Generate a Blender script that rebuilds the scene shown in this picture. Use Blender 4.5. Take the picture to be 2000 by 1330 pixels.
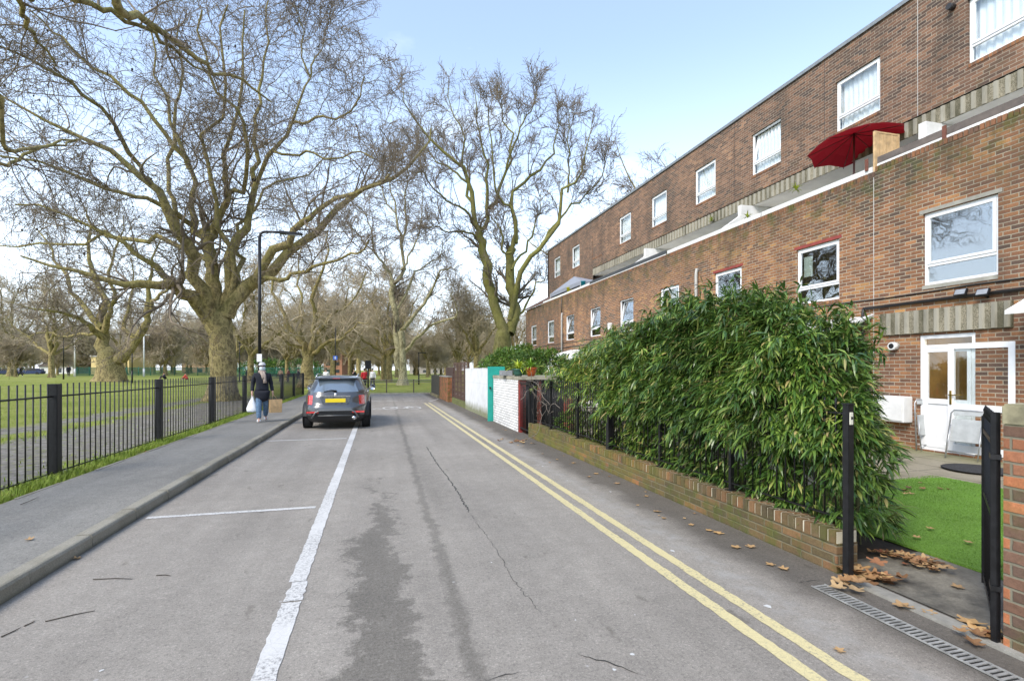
import bpy, bmesh, math, random
import numpy as np
from mathutils import Vector, Matrix
for o in list(bpy.data.objects): bpy.data.objects.remove(o)
SC = bpy.context.scene
COL = SC.collection
R = math.radians
# ---------------------------------------------------------------- camera
F = 1000.0; CX = 1000.0; HZ = 722.0; H = 1.68; TH = math.atan(263/F)
S_, C_ = math.sin(TH), math.cos(TH)
cd = bpy.data.cameras.new('camera'); cam = bpy.data.objects.new('camera', cd); COL.objects.link(cam)
cam.location = (0, 0, H); cam.rotation_euler = (R(90), 0, -TH)
cd.sensor_width = 36; cd.lens = F/2000*36; cd.shift_y = (HZ-665)/2000; cd.clip_end = 3000; cd.clip_start = 0.05
SC.camera = cam
# ---------------------------------------------------------------- world, sun, exposure
SUN_EL, SUN_AZ = 42, 235        # azimuth clockwise from +Y
W = bpy.data.worlds.new('World'); SC.world = W; W.use_nodes = True
nt = W.node_tree; nt.nodes.clear()
out = nt.nodes.new('ShaderNodeOutputWorld'); bg = nt.nodes.new('ShaderNodeBackground')
sky = nt.nodes.new('ShaderNodeTexSky'); sky.sky_type = 'NISHITA'; sky.sun_disc = False
sky.sun_elevation = R(SUN_EL); sky.sun_rotation = R(SUN_AZ); sky.air_density = 1.0; sky.dust_density = 0.7; sky.ozone_density = 1.3
tc = nt.nodes.new('ShaderNodeTexCoord'); mp = nt.nodes.new('ShaderNodeMapping'); mp.inputs['Scale'].default_value = (1, 1, 2.6)
mp.inputs['Rotation'].default_value = (0, 0, R(35))
nz = nt.nodes.new('ShaderNodeTexNoise'); nz.inputs['Scale'].default_value = 1.7; nz.inputs['Detail'].default_value = 7; nz.inputs['Roughness'].default_value = .52
nt.links.new(tc.outputs['Generated'], mp.inputs['Vector']); nt.links.new(mp.outputs[0], nz.inputs['Vector'])
cr = nt.nodes.new('ShaderNodeMapRange'); cr.inputs[1].default_value = .51; cr.inputs[2].default_value = .74; cr.inputs[3].default_value = .0; cr.inputs[4].default_value = .75
sp = nt.nodes.new('ShaderNodeSeparateXYZ'); nt.links.new(tc.outputs['Generated'], sp.inputs[0])
hz = nt.nodes.new('ShaderNodeMapRange'); hz.interpolation_type = 'SMOOTHSTEP'
hz.inputs[1].default_value = 0.02; hz.inputs[2].default_value = .55; hz.inputs[3].default_value = .85; hz.inputs[4].default_value = .15
nt.links.new(sp.outputs['Z'], hz.inputs[0]); nt.links.new(nz.outputs[0], cr.inputs[0])
ad = nt.nodes.new('ShaderNodeMath'); ad.operation = 'MAXIMUM'; nt.links.new(cr.outputs[0], ad.inputs[0]); nt.links.new(hz.outputs[0], ad.inputs[1])
mx = nt.nodes.new('ShaderNodeMix'); mx.data_type = 'RGBA'; mx.inputs[7].default_value = (4.3, 4.75, 5.3, 1)
nt.links.new(ad.outputs[0], mx.inputs[0]); nt.links.new(sky.outputs[0], mx.inputs[6]); nt.links.new(mx.outputs[2], bg.inputs[0])
bg.inputs[1].default_value = 0.14
nt.links.new(bg.outputs[0], out.inputs[0])
sl = bpy.data.lights.new('sun', 'SUN'); sl.energy = 1.45; sl.angle = R(24); sl.color = (1, .92, .80)
so = bpy.data.objects.new('sun', sl); COL.objects.link(so)
az = R(SUN_AZ); sd = Vector((math.sin(az)*math.cos(R(SUN_EL)), math.cos(az)*math.cos(R(SUN_EL)), math.sin(R(SUN_EL))))
so.rotation_euler = sd.to_track_quat('Z', 'Y').to_euler(); so.location = (-20, -20, 30)
SC.view_settings.view_transform = 'Standard'; SC.view_settings.look = 'None'; SC.view_settings.exposure = 1.38; SC.view_settings.gamma = 1
# ---------------------------------------------------------------- projection helpers
def ray(u, v): a = (u-CX)/F; return Vector((S_+a*C_, C_-a*S_, (HZ-v)/F))
def P(u, v, Z): return Vector((0, 0, H)) + ray(u, v)*Z
def onX(u, v, X): r = ray(u, v); return Vector((0, 0, H)) + r*(X/r.x)
def onG(u, v, z=0): r = ray(u, v); return Vector((0, 0, H)) + r*((z-H)/r.z)
def YX(u, X): r = ray(u, HZ); return X/r.x*r.y
# ---------------------------------------------------------------- object helpers
def tag(o, label=None, cat=None, group=None, kind=None):
    if label: o['label'] = label
    if cat: o['category'] = cat
    if group: o['group'] = group
    if kind: o['kind'] = kind
    return o
def thing(name, label, cat, loc=(0, 0, 0), rz=0, group=None):
    o = bpy.data.objects.new(name, None); COL.objects.link(o); o.location = loc; o.rotation_euler = (0, 0, rz)
    o.empty_display_size = .2
    return tag(o, label, cat, group)
def accloc(p):
    v = Vector((0, 0, 0))
    while p: v += p.location; p = p.parent
    return v
def mesh_np(name, V, Fq, mat, parent=None, smooth=True, sub=True):
    V = np.asarray(V, dtype=np.float64).reshape(-1, 3); Fq = np.asarray(Fq, dtype=np.int32)
    if parent is not None and sub: V = V - np.array(accloc(parent))
    me = bpy.data.meshes.new(name); n = Fq.shape[1]
    me.vertices.add(len(V)); me.vertices.foreach_set('co', V.astype(np.float32).ravel())
    me.loops.add(Fq.size); me.loops.foreach_set('vertex_index', Fq.ravel())
    me.polygons.add(len(Fq)); me.polygons.foreach_set('loop_start', np.arange(0, Fq.size, n, dtype=np.int32))
    me.polygons.foreach_set('loop_total', np.full(len(Fq), n, dtype=np.int32))
    me.polygons.foreach_set('use_smooth', np.full(len(Fq), smooth))
    me.update(calc_edges=True); me.validate()
    me.materials.append(mat); o = bpy.data.objects.new(name, me); COL.objects.link(o)
    if parent is not None: o.parent = parent
    return o
class MB:
    def __init__(s): s.v = []; s.f = []; s.sm = []
    def add(s, vs, fs, smooth=False):
        b = len(s.v); s.v += [tuple(v) for v in vs]; s.f += [tuple(b+i for i in f) for f in fs]; s.sm += [smooth]*len(fs); return s
    def box(s, a, b, rot=None, piv=None):
        x0, y0, z0 = [min(a[i], b[i]) for i in range(3)]; x1, y1, z1 = [max(a[i], b[i]) for i in range(3)]
        vs = [Vector(p) for p in [(x0,y0,z0),(x1,y0,z0),(x1,y1,z0),(x0,y1,z0),(x0,y0,z1),(x1,y0,z1),(x1,y1,z1),(x0,y1,z1)]]
        if rot is not None:
            c = Vector(piv) if piv is not None else Vector(((x0+x1)/2, (y0+y1)/2, (z0+z1)/2)); vs = [c + rot @ (v-c) for v in vs]
        return s.add(vs, [(0,3,2,1),(4,5,6,7),(0,1,5,4),(1,2,6,5),(2,3,7,6),(3,0,4,7)])
    def bar(s, p, q, w, d=None, up=(0, 0, 1)):
        p, q = Vector(p), Vector(q); d = d or w; t = (q-p).normalized(); u = Vector(up)
        if abs(t.dot(u)) > .98: u = Vector((1, 0, 0))
        a = t.cross(u).normalized()*w/2; b = t.cross(a).normalized()*d/2
        vs = [p-a-b, p+a-b, p+a+b, p-a+b, q-a-b, q+a-b, q+a+b, q-a+b]
        return s.add(vs, [(0,1,2,3),(7,6,5,4),(0,4,5,1),(1,5,6,2),(2,6,7,3),(3,7,4,0)])
    def tube(s, pts, r, n=8, cap=True):
        pts = [Vector(p) for p in pts]; K = len(pts); rs = r if isinstance(r, (list, tuple)) else [r]*K
        vs = []; a = None
        for i, p in enumerate(pts):
            t = (pts[min(i+1, K-1)]-pts[max(i-1, 0)]).normalized()
            if a is None: a = t.cross(Vector((0, 0, 1)) if abs(t.z) < .9 else Vector((1, 0, 0))).normalized()
            else:
                a = (a - t*a.dot(t)).normalized()
            b = t.cross(a)
            for k in range(n):
                w = 2*math.pi*k/n; vs.append(p + (a*math.cos(w)+b*math.sin(w))*rs[i])
        fs = [(i*n+k, i*n+(k+1)%n, (i+1)*n+(k+1)%n, (i+1)*n+k) for i in range(K-1) for k in range(n)]
        s.add(vs, fs, True)
        if cap:
            b0 = len(s.v)-len(vs)
            s.f.append(tuple(b0+k for k in reversed(range(n)))); s.sm.append(False)
            s.f.append(tuple(b0+(K-1)*n+k for k in range(n))); s.sm.append(False)
        return s
    def lathe(s, prof, c=(0, 0, 0), n=20, sx=1, sy=1, rot=None):
        vs = []
        for r, z in prof:
            for k in range(n):
                w = 2*math.pi*k/n; p = Vector((r*math.cos(w)*sx, r*math.sin(w)*sy, z))
                if rot is not None: p = rot @ p
                vs.append(p + Vector(c))
        m = len(prof)
        fs = [(i*n+k, i*n+(k+1)%n, (i+1)*n+(k+1)%n, (i+1)*n+k) for i in range(m-1) for k in range(n)]
        return s.add(vs, fs, True)
    def prism(s, poly, ext, axis='x', base=0.0):
        # poly: 2D points; axis: extrusion axis from base to base+ext
        n = len(poly)
        def m(p, t): return {'x': (t, p[0], p[1]), 'y': (p[0], t, p[1]), 'z': (p[0], p[1], t)}[axis]
        vs = [m(p, base) for p in poly]+[m(p, base+ext) for p in poly]
        fs = [tuple(range(n)), tuple(reversed(range(n, 2*n)))]+[(i, i+n, (i+1)%n+n, (i+1)%n) for i in range(n)]
        return s.add(vs, fs)
    def build(s, name, mat, parent=None, bevel=0, fix=True, sub=True):
        off = accloc(parent) if (parent is not None and sub) else Vector((0, 0, 0))
        me = bpy.data.meshes.new(name); me.from_pydata([tuple(Vector(v)-off) for v in s.v], [], s.f)
        me.polygons.foreach_set('use_smooth', s.sm); me.update()
        if bevel or fix:
            bm = bmesh.new(); bm.from_mesh(me)
            if bevel:
                bmesh.ops.bevel(bm, geom=[e for e in bm.edges if len(e.link_faces) == 2 and e.calc_face_angle(0) > .9], offset=bevel, segments=2, affect='EDGES', clamp_overlap=True)
            bmesh.ops.recalc_face_normals(bm, faces=bm.faces); bm.to_mesh(me); bm.free()
        me.materials.append(mat); o = bpy.data.objects.new(name, me); COL.objects.link(o)
        if parent is not None: o.parent = parent
        return o
KIDS = {}
def copy_tree(o, parent=None):
    c = o.copy(); COL.objects.link(c)
    if parent is not None: c.parent = parent
    for ch in [x for x in bpy.data.objects if x.parent == o]: copy_tree(ch, c)
    return c
# ---------------------------------------------------------------- node helper
class NT:
    def __init__(s, name):
        s.m = bpy.data.materials.new(name); s.m.use_nodes = True; s.t = s.m.node_tree; s.t.nodes.clear()
        s.out = s.t.nodes.new('ShaderNodeOutputMaterial'); s.b = s.t.nodes.new('ShaderNodeBsdfPrincipled')
        s.t.links.new(s.b.outputs[0], s.out.inputs[0]); s._pos = None; s._obj = None
    def n(s, ty): return s.t.nodes.new(ty)
    def set(s, sock, v):
        if hasattr(v, 'is_output') or hasattr(v, 'links'): s.t.links.new(v, sock)
        elif isinstance(v, (tuple, list)) and len(v) == 3 and sock.type == 'RGBA': sock.default_value = (*v, 1)
        else: sock.default_value = v
    def pos(s):
        if not s._pos: s._pos = s.n('ShaderNodeNewGeometry')
        return s._pos.outputs['Position']
    def nrm(s): s.pos(); return s._pos.outputs['Normal']
    def objc(s):
        if not s._obj: s._obj = s.n('ShaderNodeTexCoord')
        return s._obj.outputs['Object']
    def m_(s, op, a, b=0.0, c=0.0):
        x = s.n('ShaderNodeMath'); x.operation = op; s.set(x.inputs[0], a); s.set(x.inputs[1], b); s.set(x.inputs[2], c); return x.outputs[0]
    def sep(s, v): x = s.n('ShaderNodeSeparateXYZ'); s.set(x.inputs[0], v); return x.outputs
    def comb(s, a, b, c): x = s.n('ShaderNodeCombineXYZ'); s.set(x.inputs[0], a); s.set(x.inputs[1], b); s.set(x.inputs[2], c); return x.outputs[0]
    def noise(s, sc=5, det=4, ro=.5, vec=None, dist=0, stretch=None):
        vec = vec or s.pos()
        if stretch:
            mp = s.n('ShaderNodeMapping'); mp.inputs['Scale'].default_value = stretch; s.set(mp.inputs[0], vec); vec = mp.outputs[0]
        x = s.n('ShaderNodeTexNoise'); s.set(x.inputs['Vector'], vec); x.inputs['Scale'].default_value = sc; x.inputs['Detail'].default_value = det
        x.inputs['Roughness'].default_value = ro; x.inputs['Distortion'].default_value = dist; return x.outputs[0]
    def vor(s, sc=5, vec=None, feat='F1', outn='Distance', rnd=1.0):
        x = s.n('ShaderNodeTexVoronoi'); x.feature = feat; s.set(x.inputs['Vector'], vec or s.pos()); x.inputs['Scale'].default_value = sc
        x.inputs['Randomness'].default_value = rnd; return x.outputs[outn]
    def wn(s, vec): x = s.n('ShaderNodeTexWhiteNoise'); s.set(x.inputs['Vector'], vec); return x.outputs['Value']
    def mr(s, v, a, b, c=0.0, d=1.0, smooth=False):
        x = s.n('ShaderNodeMapRange'); s.set(x.inputs[0], v)
        if smooth: x.interpolation_type = 'SMOOTHSTEP'
        for i, q in enumerate((a, b, c, d)): s.set(x.inputs[i+1], q)
        return x.outputs[0]
    def mix(s, f, a, b, mode='MIX'):
        x = s.n('ShaderNodeMix'); x.data_type = 'RGBA'; x.blend_type = mode; s.set(x.inputs[0], f); s.set(x.inputs[6], a); s.set(x.inputs[7], b); return x.outputs[2]
    def ramp(s, v, stops, const=False):
        x = s.n('ShaderNodeValToRGB'); s.set(x.inputs[0], v); e = x.color_ramp
        if const: e.interpolation = 'CONSTANT'
        while len(e.elements) < len(stops): e.elements.new(.5)
        for i, (p, c) in enumerate(stops): e.elements[i].position = p; e.elements[i].color = (*c, 1)
        return x.outputs[0]
    def bump(s, h, st=.5, dist=.01):
        x = s.n('ShaderNodeBump'); x.inputs['Strength'].default_value = st; x.inputs['Distance'].default_value = dist; s.set(x.inputs['Height'], h)
        s.t.links.new(x.outputs[0], s.b.inputs['Normal']); return x
    def fin(s, col=None, rough=None, metal=None, spec=None):
        if col is not None: s.set(s.b.inputs['Base Color'], col)
        if rough is not None: s.set(s.b.inputs['Roughness'], rough)
        if metal is not None: s.set(s.b.inputs['Metallic'], metal)
        if spec is not None: s.set(s.b.inputs['Specular IOR Level'], spec)
        return s.m
def plain(name, col, rough=.6, metal=0, var=.15, sc=8, bump=0, spec=.5, objc=False, coat=0):
    k = NT(name); vec = k.objc() if objc else k.pos()
    nz = k.noise(sc, 5, .6, vec); f = k.mr(nz, .3, .7, 1-var, 1+var)
    cc = k.mix(1.0, col, k.comb(f, f, f), 'MULTIPLY')
    if bump: k.bump(k.noise(sc*6, 4, .6, vec), bump, .004)
    if coat: k.b.inputs['Coat Weight'].default_value = coat; k.b.inputs['Coat Roughness'].default_value = .05
    return k.fin(cc, k.mr(nz, .3, .7, max(rough-.08, .02), min(rough+.08, 1)), metal, spec)
def brick_mat(name, pal, mortar, bw=.225, bh=.075, j=.013, moss=0, moss_z=None, axis='xy', dirt=.5, vertical=False, stain=None, ymoss=None):
    k = NT(name); x, y, z = k.sep(k.pos())[:3]
    wob = k.m_('MULTIPLY', k.m_('SUBTRACT', k.noise(9, 2), .5), .012)
    t = k.m_('ADD', k.m_('ADD', x, y), wob); zz = k.m_('ADD', z, k.m_('MULTIPLY', wob, .7))
    r_ = k.m_('DIVIDE', zz, bh); row = k.m_('FLOOR', r_)
    off = k.m_('MULTIPLY', k.m_('MODULO', k.m_('ADD', row, 1000), 2), .5)
    c_ = k.m_('ADD', k.m_('DIVIDE', t, bw), off) if not vertical else k.m_('DIVIDE', t, bw)
    col = k.m_('FLOOR', c_)
    fx = k.m_('MULTIPLY', k.m_('FRACT', c_), bw); fz = k.m_('MULTIPLY', k.m_('FRACT', r_), bh)
    ex = k.m_('MINIMUM', fx, k.m_('SUBTRACT', bw, fx)); ez = k.m_('MINIMUM', fz, k.m_('SUBTRACT', bh, fz))
    if vertical: ez = 1.0
    e = k.m_('MINIMUM', ex, ez); bm_ = k.mr(k.m_('ADD', e, k.m_('MULTIPLY', k.m_('SUBTRACT', k.noise(60, 3), .5), .006)), j*.35, j*.75)
    idv = k.comb(col, 3.7 if vertical else row, .5)
    rnd = k.wn(idv)
    big = k.noise(.45, 3, .6)
    rr = k.m_('ADD', k.m_('MULTIPLY', rnd, .66), k.mr(big, .35, .65, -.04, .38))
    bc = k.ramp(rr, pal)
    v2 = k.mr(k.wn(k.comb(row if not vertical else 1.0, col, 9.1)), 0, 1, .92, 1.22)
    gn = k.mr(k.noise(45, 4, .7), .25, .75, .72, 1.28)
    v2 = k.m_('MULTIPLY', v2, gn)
    bc = k.mix(1.0, bc, k.comb(v2, v2, v2), 'MULTIPLY')
    mo = k.mix(k.noise(3, 4), mortar, tuple(c*.55 for c in mortar))
    cc = k.mix(bm_, mo, bc)
    if dirt:
        d = k.mr(k.noise(1.1, 6, .65, stretch=(1, 1, .35)), .48, .72, 0, dirt); cc = k.mix(d, cc, (.06, .05, .04))
    if stain: # weathering streaks that run down from the top of the wall
        zt, dep, colr = stain
        g = k.mr(z, zt-dep, zt, 0, 1); mm = k.m_('MULTIPLY', g, k.mr(k.noise(2.2, 6, .7, stretch=(1, 1, .25)), .36, .60, 0, .85)); cc = k.mix(mm, cc, colr)
    if moss:
        mn = k.mr(k.noise(2.6, 6, .7), .5, .62, 0, moss)
        if moss_z: mn = k.m_('MULTIPLY', mn, k.mr(z, moss_z[0], moss_z[1], 0, 1))
        cc = k.mix(mn, cc, (.085, .10, .025))
    if ymoss:
        ym = k.m_('MULTIPLY', k.mr(y, ymoss[0], ymoss[1], .15, .8), k.mr(k.noise(3.5, 6, .75), .36, .6)); cc = k.mix(ym, cc, (.15, .15, .03))
    k.bump(k.m_('ADD', k.m_('MULTIPLY', bm_, 1.0), k.m_('MULTIPLY', k.noise(80, 4, .7), .35)), .7, .006)
    return k.fin(cc, .88, spec=.25)
RED = [(0, (.085, .062, .05)), (.16, (.12, .075, .055)), (.34, (.18, .09, .054)), (.56, (.24, .112, .058)), (.82, (.31, .15, .07)), (1, (.43, .23, .09))]
REDU = [(0, (.075, .056, .048)), (.3, (.12, .075, .055)), (.55, (.18, .10, .066)), (.8, (.24, .135, .085)), (1, (.34, .19, .11))]
M = {}
M['brick'] = brick_mat('brick_lower', RED, (.50, .44, .33), moss=.6, moss_z=(4.7, 5.9), dirt=.55, stain=(6.1, 1.25, (.055, .05, .03)))
M['brick_up'] = brick_mat('brick_upper', REDU, (.42, .35, .27), dirt=.55, moss=.3, moss_z=(8.0, 7.4))
LOWP = [(0, (.055, .045, .03)), (.35, (.10, .075, .042)), (.62, (.15, .095, .05)), (.85, (.22, .11, .055)), (1, (.32, .14, .06))]
M['brick_low'] = brick_mat('brick_garden_wall', LOWP, (.22, .19, .13), moss=.75, dirt=.35, ymoss=(5, 8.5))
M['brick_cope'] = brick_mat('brick_coping', LOWP, (.55, .50, .38), bw=.086, vertical=True, j=.013, moss=.55, dirt=.45, ymoss=(5, 8.5))
M['brick_pier'] = brick_mat('brick_pier', [(0, (.07, .055, .045)), (.35, (.16, .09, .06)), (.6, (.34, .13, .06)), (1, (.42, .17, .08))], (.24, .22, .16), dirt=.35, moss=.3)
M['brick_white'] = brick_mat('brick_white_painted', [(0, (.66, .66, .64)), (1, (.80, .80, .78))], (.34, .33, .31), dirt=.3, moss=.0)
M['upvc'] = plain('white_upvc', (.80, .81, .82), .35, var=.05)
M['white_paint'] = plain('white_paint', (.74, .74, .72), .6, var=.12, sc=3)
M['soffit'] = plain('soffit_paint', (.88, .87, .83), .8, var=.1, sc=2)
M['black'] = plain('black_paint', (.012, .012, .013), .38, var=.3, sc=20, bump=.25, spec=.35)
M['blackpipe'] = plain('black_pipe', (.03, .028, .027), .5)
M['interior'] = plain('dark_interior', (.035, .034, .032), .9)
M['galv'] = plain('galvanised', (.42, .43, .43), .4, .8, var=.2, sc=14)
M['grey'] = plain('grey_metal', (.33, .34, .35), .5, .4)
M['roofedge'] = plain('roof_trim', (.25, .27, .28), .5, .3)
M['brass'] = plain('brass', (.62, .42, .10), .3, 1)
M['timber'] = plain('pale_timber', (.55, .38, .20), .7, var=.3, sc=6)
M['brownrail'] = plain('brown_rail', (.14, .115, .10), .7, var=.25)
M['redlintel'] = plain('red_lintel', (.26, .05, .04), .7, var=.25)
M['concrete'] = plain('concrete', (.30, .29, .25), .9, var=.3, sc=5, bump=.4)
M['curtain'] = plain('net_curtain', (.86, .88, .90), .9, var=.05)
def glass(name, off=.16, wav=.25):
    k = NT(name); t = k.t; tr = k.n('ShaderNodeBsdfTransparent'); tr.inputs[0].default_value = (.95, .97, .97, 1)
    gl = k.n('ShaderNodeBsdfGlossy'); gl.inputs['Roughness'].default_value = .015; gl.inputs[0].default_value = (.92, .95, .97, 1)
    geo = k.n('ShaderNodeNewGeometry'); dt = k.n('ShaderNodeVectorMath'); dt.operation = 'DOT_PRODUCT'; t.links.new(geo.outputs['Normal'], dt.inputs[0]); t.links.new(geo.outputs['Incoming'], dt.inputs[1]); sch = k.m_('ADD', .04, k.m_('MULTIPLY', .96, k.m_('POWER', k.m_('SUBTRACT', 1.0, k.m_('ABSOLUTE', dt.outputs['Value'])), 5.0))); mxs = k.n('ShaderNodeMixShader')
    bp = k.n('ShaderNodeBump'); bp.inputs['Strength'].default_value = wav; bp.inputs['Distance'].default_value = .02
    k.set(bp.inputs['Height'], k.noise(2.2, 1, .3)); t.links.new(bp.outputs[0], gl.inputs['Normal'])
    t.links.new(k.m_('ADD', sch, off), mxs.inputs[0]); t.links.new(tr.outputs[0], mxs.inputs[1]); t.links.new(gl.outputs[0], mxs.inputs[2])
    t.links.new(mxs.outputs[0], k.out.inputs[0]); k.t.nodes.remove(k.b); return k.m
M['glass'] = glass('window_glass', .22)
M['glass_up'] = glass('window_glass_upper', .06, .1)
M['glass_clear'] = glass('clear_glass', .03, .05)
# fluted exposed aggregate concrete
k = NT('fluted_aggregate'); ag = k.vor(70); cl = k.ramp(k.noise(50, 3), [(.3, (.13, .115, .075)), (.5, (.28, .25, .18)), (.7, (.45, .40, .30))])
cc = k.mix(k.mr(ag, .1, .5), (.48, .44, .34), cl); cc = k.mix(k.mr(k.noise(1.6, 5, .7, stretch=(1, 1, .3)), .38, .62, 0, .85), cc, (.075, .072, .045))
k.bump(ag, .9, .01); M['flute'] = k.fin(cc, .95, spec=.2)
k = NT('smooth_rib'); cc = k.mix(k.mr(k.noise(1.6, 5, .7, stretch=(1, 1, .3)), .45, .7, 0, .7), (.33, .31, .25), (.09, .085, .06)); M['rib'] = k.fin(cc, .9)
# ================================================================ GROUND
def grid_sheet(name, xs, ys, zf, mat, skip=None, kind='structure'):
    vs = [(x, y, zf(x, y)) for y in ys for x in xs]; n = len(xs); fs = []
    for j in range(len(ys)-1):
        for i in range(n-1):
            cx, cy = (xs[i]+xs[i+1])/2, (ys[j]+ys[j+1])/2
            if skip and skip(cx, cy): continue
            fs.append((j*n+i, j*n+i+1, (j+1)*n+i+1, (j+1)*n+i))
    mb = MB(); mb.add(vs, fs, True); o = mb.build(name, mat); return tag(o, kind=kind)
def smooth(a, b, x): t = max(0, min(1, (x-a)/(b-a))); return t*t*(3-2*t)
def lawn_z(x, y):
    return .055 + .55*smooth(-8, -32, x) + .05*smooth(40, 70, y)
ROAD_END = 36.3; KX = -2.62; FENX = -4.63; WALLX = 3.66
# asphalt
def asphalt(name, base, road=True):
    k = NT(name); x, y, z = k.sep(k.pos())[:3]
    fine = k.noise(150, 3, .7); sp_ = k.vor(95, outn='Color'); spv = k.sep(sp_)[0]
    v = k.m_('ADD', k.mr(fine, .25, .75, .62, 1.38), k.mr(spv, .80, 1, 0, .28)); v = k.m_('MULTIPLY', v, k.mr(k.noise(42, 5, .75), .34, .50, .68, 1.04)); v = k.m_('MULTIPLY', v, k.mr(k.noise(.9, 4, .6, stretch=(2.2, .12, 1)), .35, .65, .90, 1.08))
    big = k.mr(k.noise(.55, 6, .6), .3, .7, .86, 1.12); v = k.m_('MULTIPLY', v, big)
    v = k.m_('MULTIPLY', v, k.mr(k.noise(7, 4, .6), .3, .7, .92, 1.08))
    c = k.mix(1.0, base, k.comb(v, v, k.m_('MULTIPLY', v, .985)), 'MULTIPLY'); wet = 0.0
    if road:
        nn = k.m_('SUBTRACT', k.noise(2.1, 8, .68), .5)
        n2 = k.m_('SUBTRACT', k.noise(7.5, 10, .82), .5)
        # broad damp patch
        d1 = k.m_('ABSOLUTE', k.m_('SUBTRACT', x, k.m_('ADD', .03, k.m_('MULTIPLY', k.m_('SUBTRACT', k.noise(1.1, 3, .6), .5), .9))))
        w1 = k.m_('MULTIPLY', k.mr(y, 1.0, 3.6, .36, .22), k.mr(y, 4.4, 8.2, 1, 0, True))
        m1 = k.mr(k.m_('SUBTRACT', k.m_('ADD', w1, k.m_('MULTIPLY', n2, 1.1)), d1), -.02, .05)
        m1 = k.m_('MULTIPLY', m1, k.m_('LESS_THAN', y, 8.3))
        # narrow damp track further right
        xc = k.m_('ADD', k.m_('ADD', .50, k.m_('MULTIPLY', y, .012)), k.m_('MULTIPLY', nn, .28))
        d2 = k.m_('ABSOLUTE', k.m_('SUBTRACT', x, xc))
        w2 = k.m_('ADD', .055, k.m_('MULTIPLY', n2, .28))
        m2 = k.m_('MULTIPLY', k.mr(k.m_('SUBTRACT', w2, d2), -.02, .03), k.mr(y, 10, 34, .85, .35))
        # older seam with stains
        m3 = k.m_('MULTIPLY', k.mr(k.m_('SUBTRACT', k.m_('ADD', .35, k.m_('MULTIPLY', n2, 1.5)), k.m_('ABSOLUTE', k.m_('SUBTRACT', x, .75))), .1, .4), k.m_('MULTIPLY', k.mr(y, 5, 7, 0, .35), k.mr(y, 9, 14, 1, 0)))
        st = k.m_('MAXIMUM', k.m_('MAXIMUM', m1, m2), m3)
        st = k.m_('MULTIPLY', st, k.mr(k.noise(45, 6, .8), .36, .56, .55, 1)); c = k.mix(k.m_('MULTIPLY', st, .75), c, k.mix(1.0, c, (.40, .40, .38), 'MULTIPLY'))
        # blotches (oil, gum) in the bays
        bl = k.mr(k.noise(3.1, 3, .5, stretch=(1.6, .7, 1)), .67, .72, 0, .5); c = k.mix(bl, c, k.mix(1.0, c, (.5, .49, .46), 'MULTIPLY'))
        gum = k.mr(k.vor(2.3), .035, .02, 0, .55); c = k.mix(gum, c, (.45, .44, .42))
        # dark dirty gutter along the wall with a pale silted edge
        nb = k.m_('MULTIPLY', k.m_('SUBTRACT', k.noise(1.3, 7, .65), .5), .55)
        e = k.m_('ADD', k.m_('SUBTRACT', x, 2.98), nb)
        gut = k.mr(e, -.05, .28, 0, .8, True); c = k.mix(gut, c, k.mix(1.0, c, (.33, .32, .31), 'MULTIPLY'))
        pale = k.m_('MULTIPLY', k.mr(k.m_('ABSOLUTE', k.m_('ADD', e, .16)), 0, .2, .55, 0, True), k.mr(k.noise(6, 6, .7), .4, .6, 0, 1)); c = k.mix(pale, c, (.36, .35, .33))
        # grime beside the kerb
        kg = k.m_('MULTIPLY', k.mr(k.m_('ADD', k.m_('SUBTRACT', x, KX), k.m_('MULTIPLY', nn, .12)), .07, .0, 0, .75), 1.0); c = k.mix(kg, c, (.035, .035, .025))
        wet = st
    h = k.m_('ADD', fine, k.m_('MULTIPLY', spv, .6)); k.bump(h, .75, .004)
    return k.fin(c, k.m_('SUBTRACT', .93, k.m_('MULTIPLY', wet, .2)) if road else .93, spec=.3)
M['road'] = asphalt('asphalt_road', (.272, .248, .218)); M['path'] = asphalt('asphalt_pavement', (.215, .205, .185), False)
xs = [-60, -30, -12, KX] + [KX+.4*i for i in range(1, 16)] + [3.9]
grid_sheet('road', [KX-.02, -1, 1, 2.5, WALLX+.12], [-30, -8, 0, 4, 12, 24, ROAD_END], lambda x, y: 0.0, M['road'])
grid_sheet('ground', [-900, -60, 60, 900], [-300, -40, 60, 1200], lambda x, y: -.06, plain('bare_earth', (.09, .075, .05), .95, var=.4, sc=1))
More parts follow.
